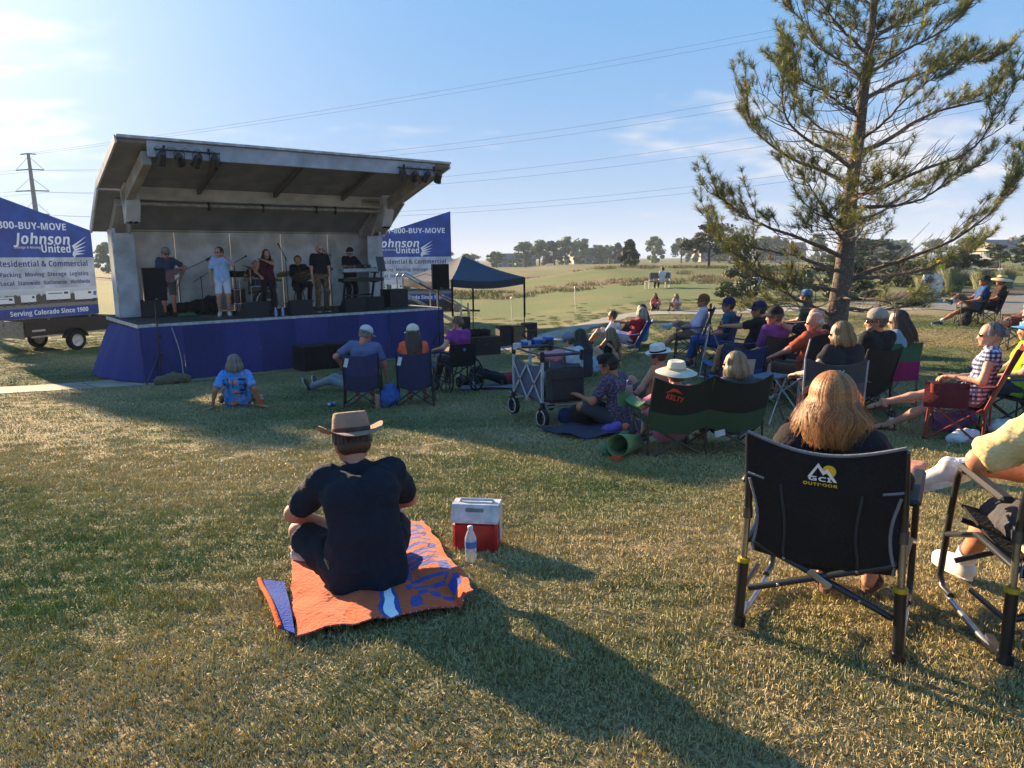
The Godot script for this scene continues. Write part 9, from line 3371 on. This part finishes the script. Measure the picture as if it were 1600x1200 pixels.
func can_drink(at: Vector3, label: String) -> void:
	var t := thing("drink_can", label, "can", at + Vector3(0, 0.034, 0), 0.5)
	var xf := Transform3D(Basis(Vector3.FORWARD, 1.45), Vector3.ZERO)
	var b := MB.new()
	b.lathe([[0.026, -0.06], [0.033, -0.052], [0.033, 0.048], [0.027, 0.06]], 18, xf)
	part(t, "can_body", b, mt(hx("c9ced6"), "metal", 0.3))
	b = MB.new()
	b.lathe([[0.0335, -0.02], [0.0335, 0.03]], 18, xf)
	part(t, "printed_band", b, mt(hx("2f4a86"), "plain", 0.4))
	b = MB.new()
	b.lathe([[0.001, 0.058], [0.026, 0.058]], 18, xf)
	b.lathe([[0.026, -0.058], [0.001, -0.058]], 18, xf)
	part(t, "can_end", b, mt(hx("b8bcc2"), "metal", 0.3))

func blanket(called: String, label: String, at: Vector3, turn: float, s: Vector2, c: Color) -> void:
	var pts := []
	for i in 13:
		for j in 17:
			var u := i / 12.0 - 0.5
			var v := j / 16.0 - 0.5
			var w := at + Basis(Vector3.UP, turn) * Vector3(v * s.x, 0, u * s.y)
			pts.append(Vector3(v * s.x, gy(w.x, w.z) - at.y + 0.045 + 0.015 * sin(u * 9.0 + v * 13.0), u * s.y))
	var b := MB.new()
	b.sheet(pts, 17, 0.006)
	solo(called, label, "blanket", b, mt(c, "cloth"), at, turn, "blankets on the grass")

func twin_mark(at: Vector3, turn: float) -> void:   # two letters back to back on the grey chair
	var o: Node3D = get_child(get_child_count() - 1)
	var b := MB.new()
	var z := 0.425
	for s in [-1.0, 1.0]:
		b.bar(Vector3(0.030 * s, 0.66, z), Vector3(0.030 * s, 0.76, z + 0.03), 0.014, 0.006)
		b.bar(Vector3(0.036 * s, 0.71, z + 0.015), Vector3(0.070 * s, 0.76, z + 0.03), 0.014, 0.006)
		b.bar(Vector3(0.036 * s, 0.71, z + 0.015), Vector3(0.070 * s, 0.66, z), 0.014, 0.006)
	part(o, "twin_mark", b, mt(hx("cfd6e0"), "plain"))

func side_panel(_at: Vector3, _turn: float) -> void:   # the deep pocket that hangs from the near arm of the maroon chair
	var o: Node3D = get_child(get_child_count() - 1)
	var pts := []
	for i in 6:
		for j in 8:
			var u := i / 5.0
			var v := j / 7.0
			pts.append(Vector3(-0.325 - 0.05 * sin(v * PI) * sin(u * PI * 0.8 + 0.3), lerpf(0.62, 0.36, u) + 0.02 * v, lerpf(-0.30, 0.10, v)))
	var b := MB.new()
	b.sheet(pts, 8, 0.012)
	part(o, "arm_pocket", b, mt(hx("6a2a30"), "cloth"))

func side_table(at: Vector3, turn: float) -> void:
	var t := thing("folding_table", "small silver folding side table with blue top beside the blond woman", "table", at, turn)
	var b := MB.new()
	b.box(Vector3(0, 0.55, 0), Vector3(0.42, 0.03, 0.30), Basis(), 0.008)
	part(t, "table_top", b, mt(hx("5a7890"), "plastic"))
	for s in [-1.0, 1.0]:
		for q in [-0.16, 0.16]:
			b = MB.new()
			b.tube([Vector3(q, 0.01, 0.13 * s), Vector3(-q, 0.54, 0.13 * s)], 0.010, 7)
			part(t, "leg", b, mt(hx("b6bcc4"), "metal"))

func make_crowd() -> void:
	make_near()
	make_band()
	make_audience()

func _ready() -> void:
	make_view()
	kit.fold = noise(31, 0.09, 2)
	kit.crease = noise(33, 0.055, 2)
	kit.crease.fractal_type = FastNoiseLite.FRACTAL_RIDGED
	make_paths()
	make_ground()
	make_stage()
	make_sign("blue and white moving company sign on a trailer left of the stage", Vector3(-14.75, -0.03, -20.97), deg_to_rad(66.0), true)
	make_sign("blue and white moving company sign right of the stage behind the tent", Vector3(-5.70, -0.11, -30.05), deg_to_rad(7.7), false)
	make_trailer(on(-14.2, -23.0), deg_to_rad(66.0), "black utility trailer with silver tailgate under the left sign")
	make_trailer(on(-4.0, -30.9), deg_to_rad(7.7), "black utility trailer behind the right sign and stage steps")
	make_tent()
	make_kit()
	make_gear()
	make_pine()
	make_far()
	make_power_line()
	make_grass()
	make_crowd()
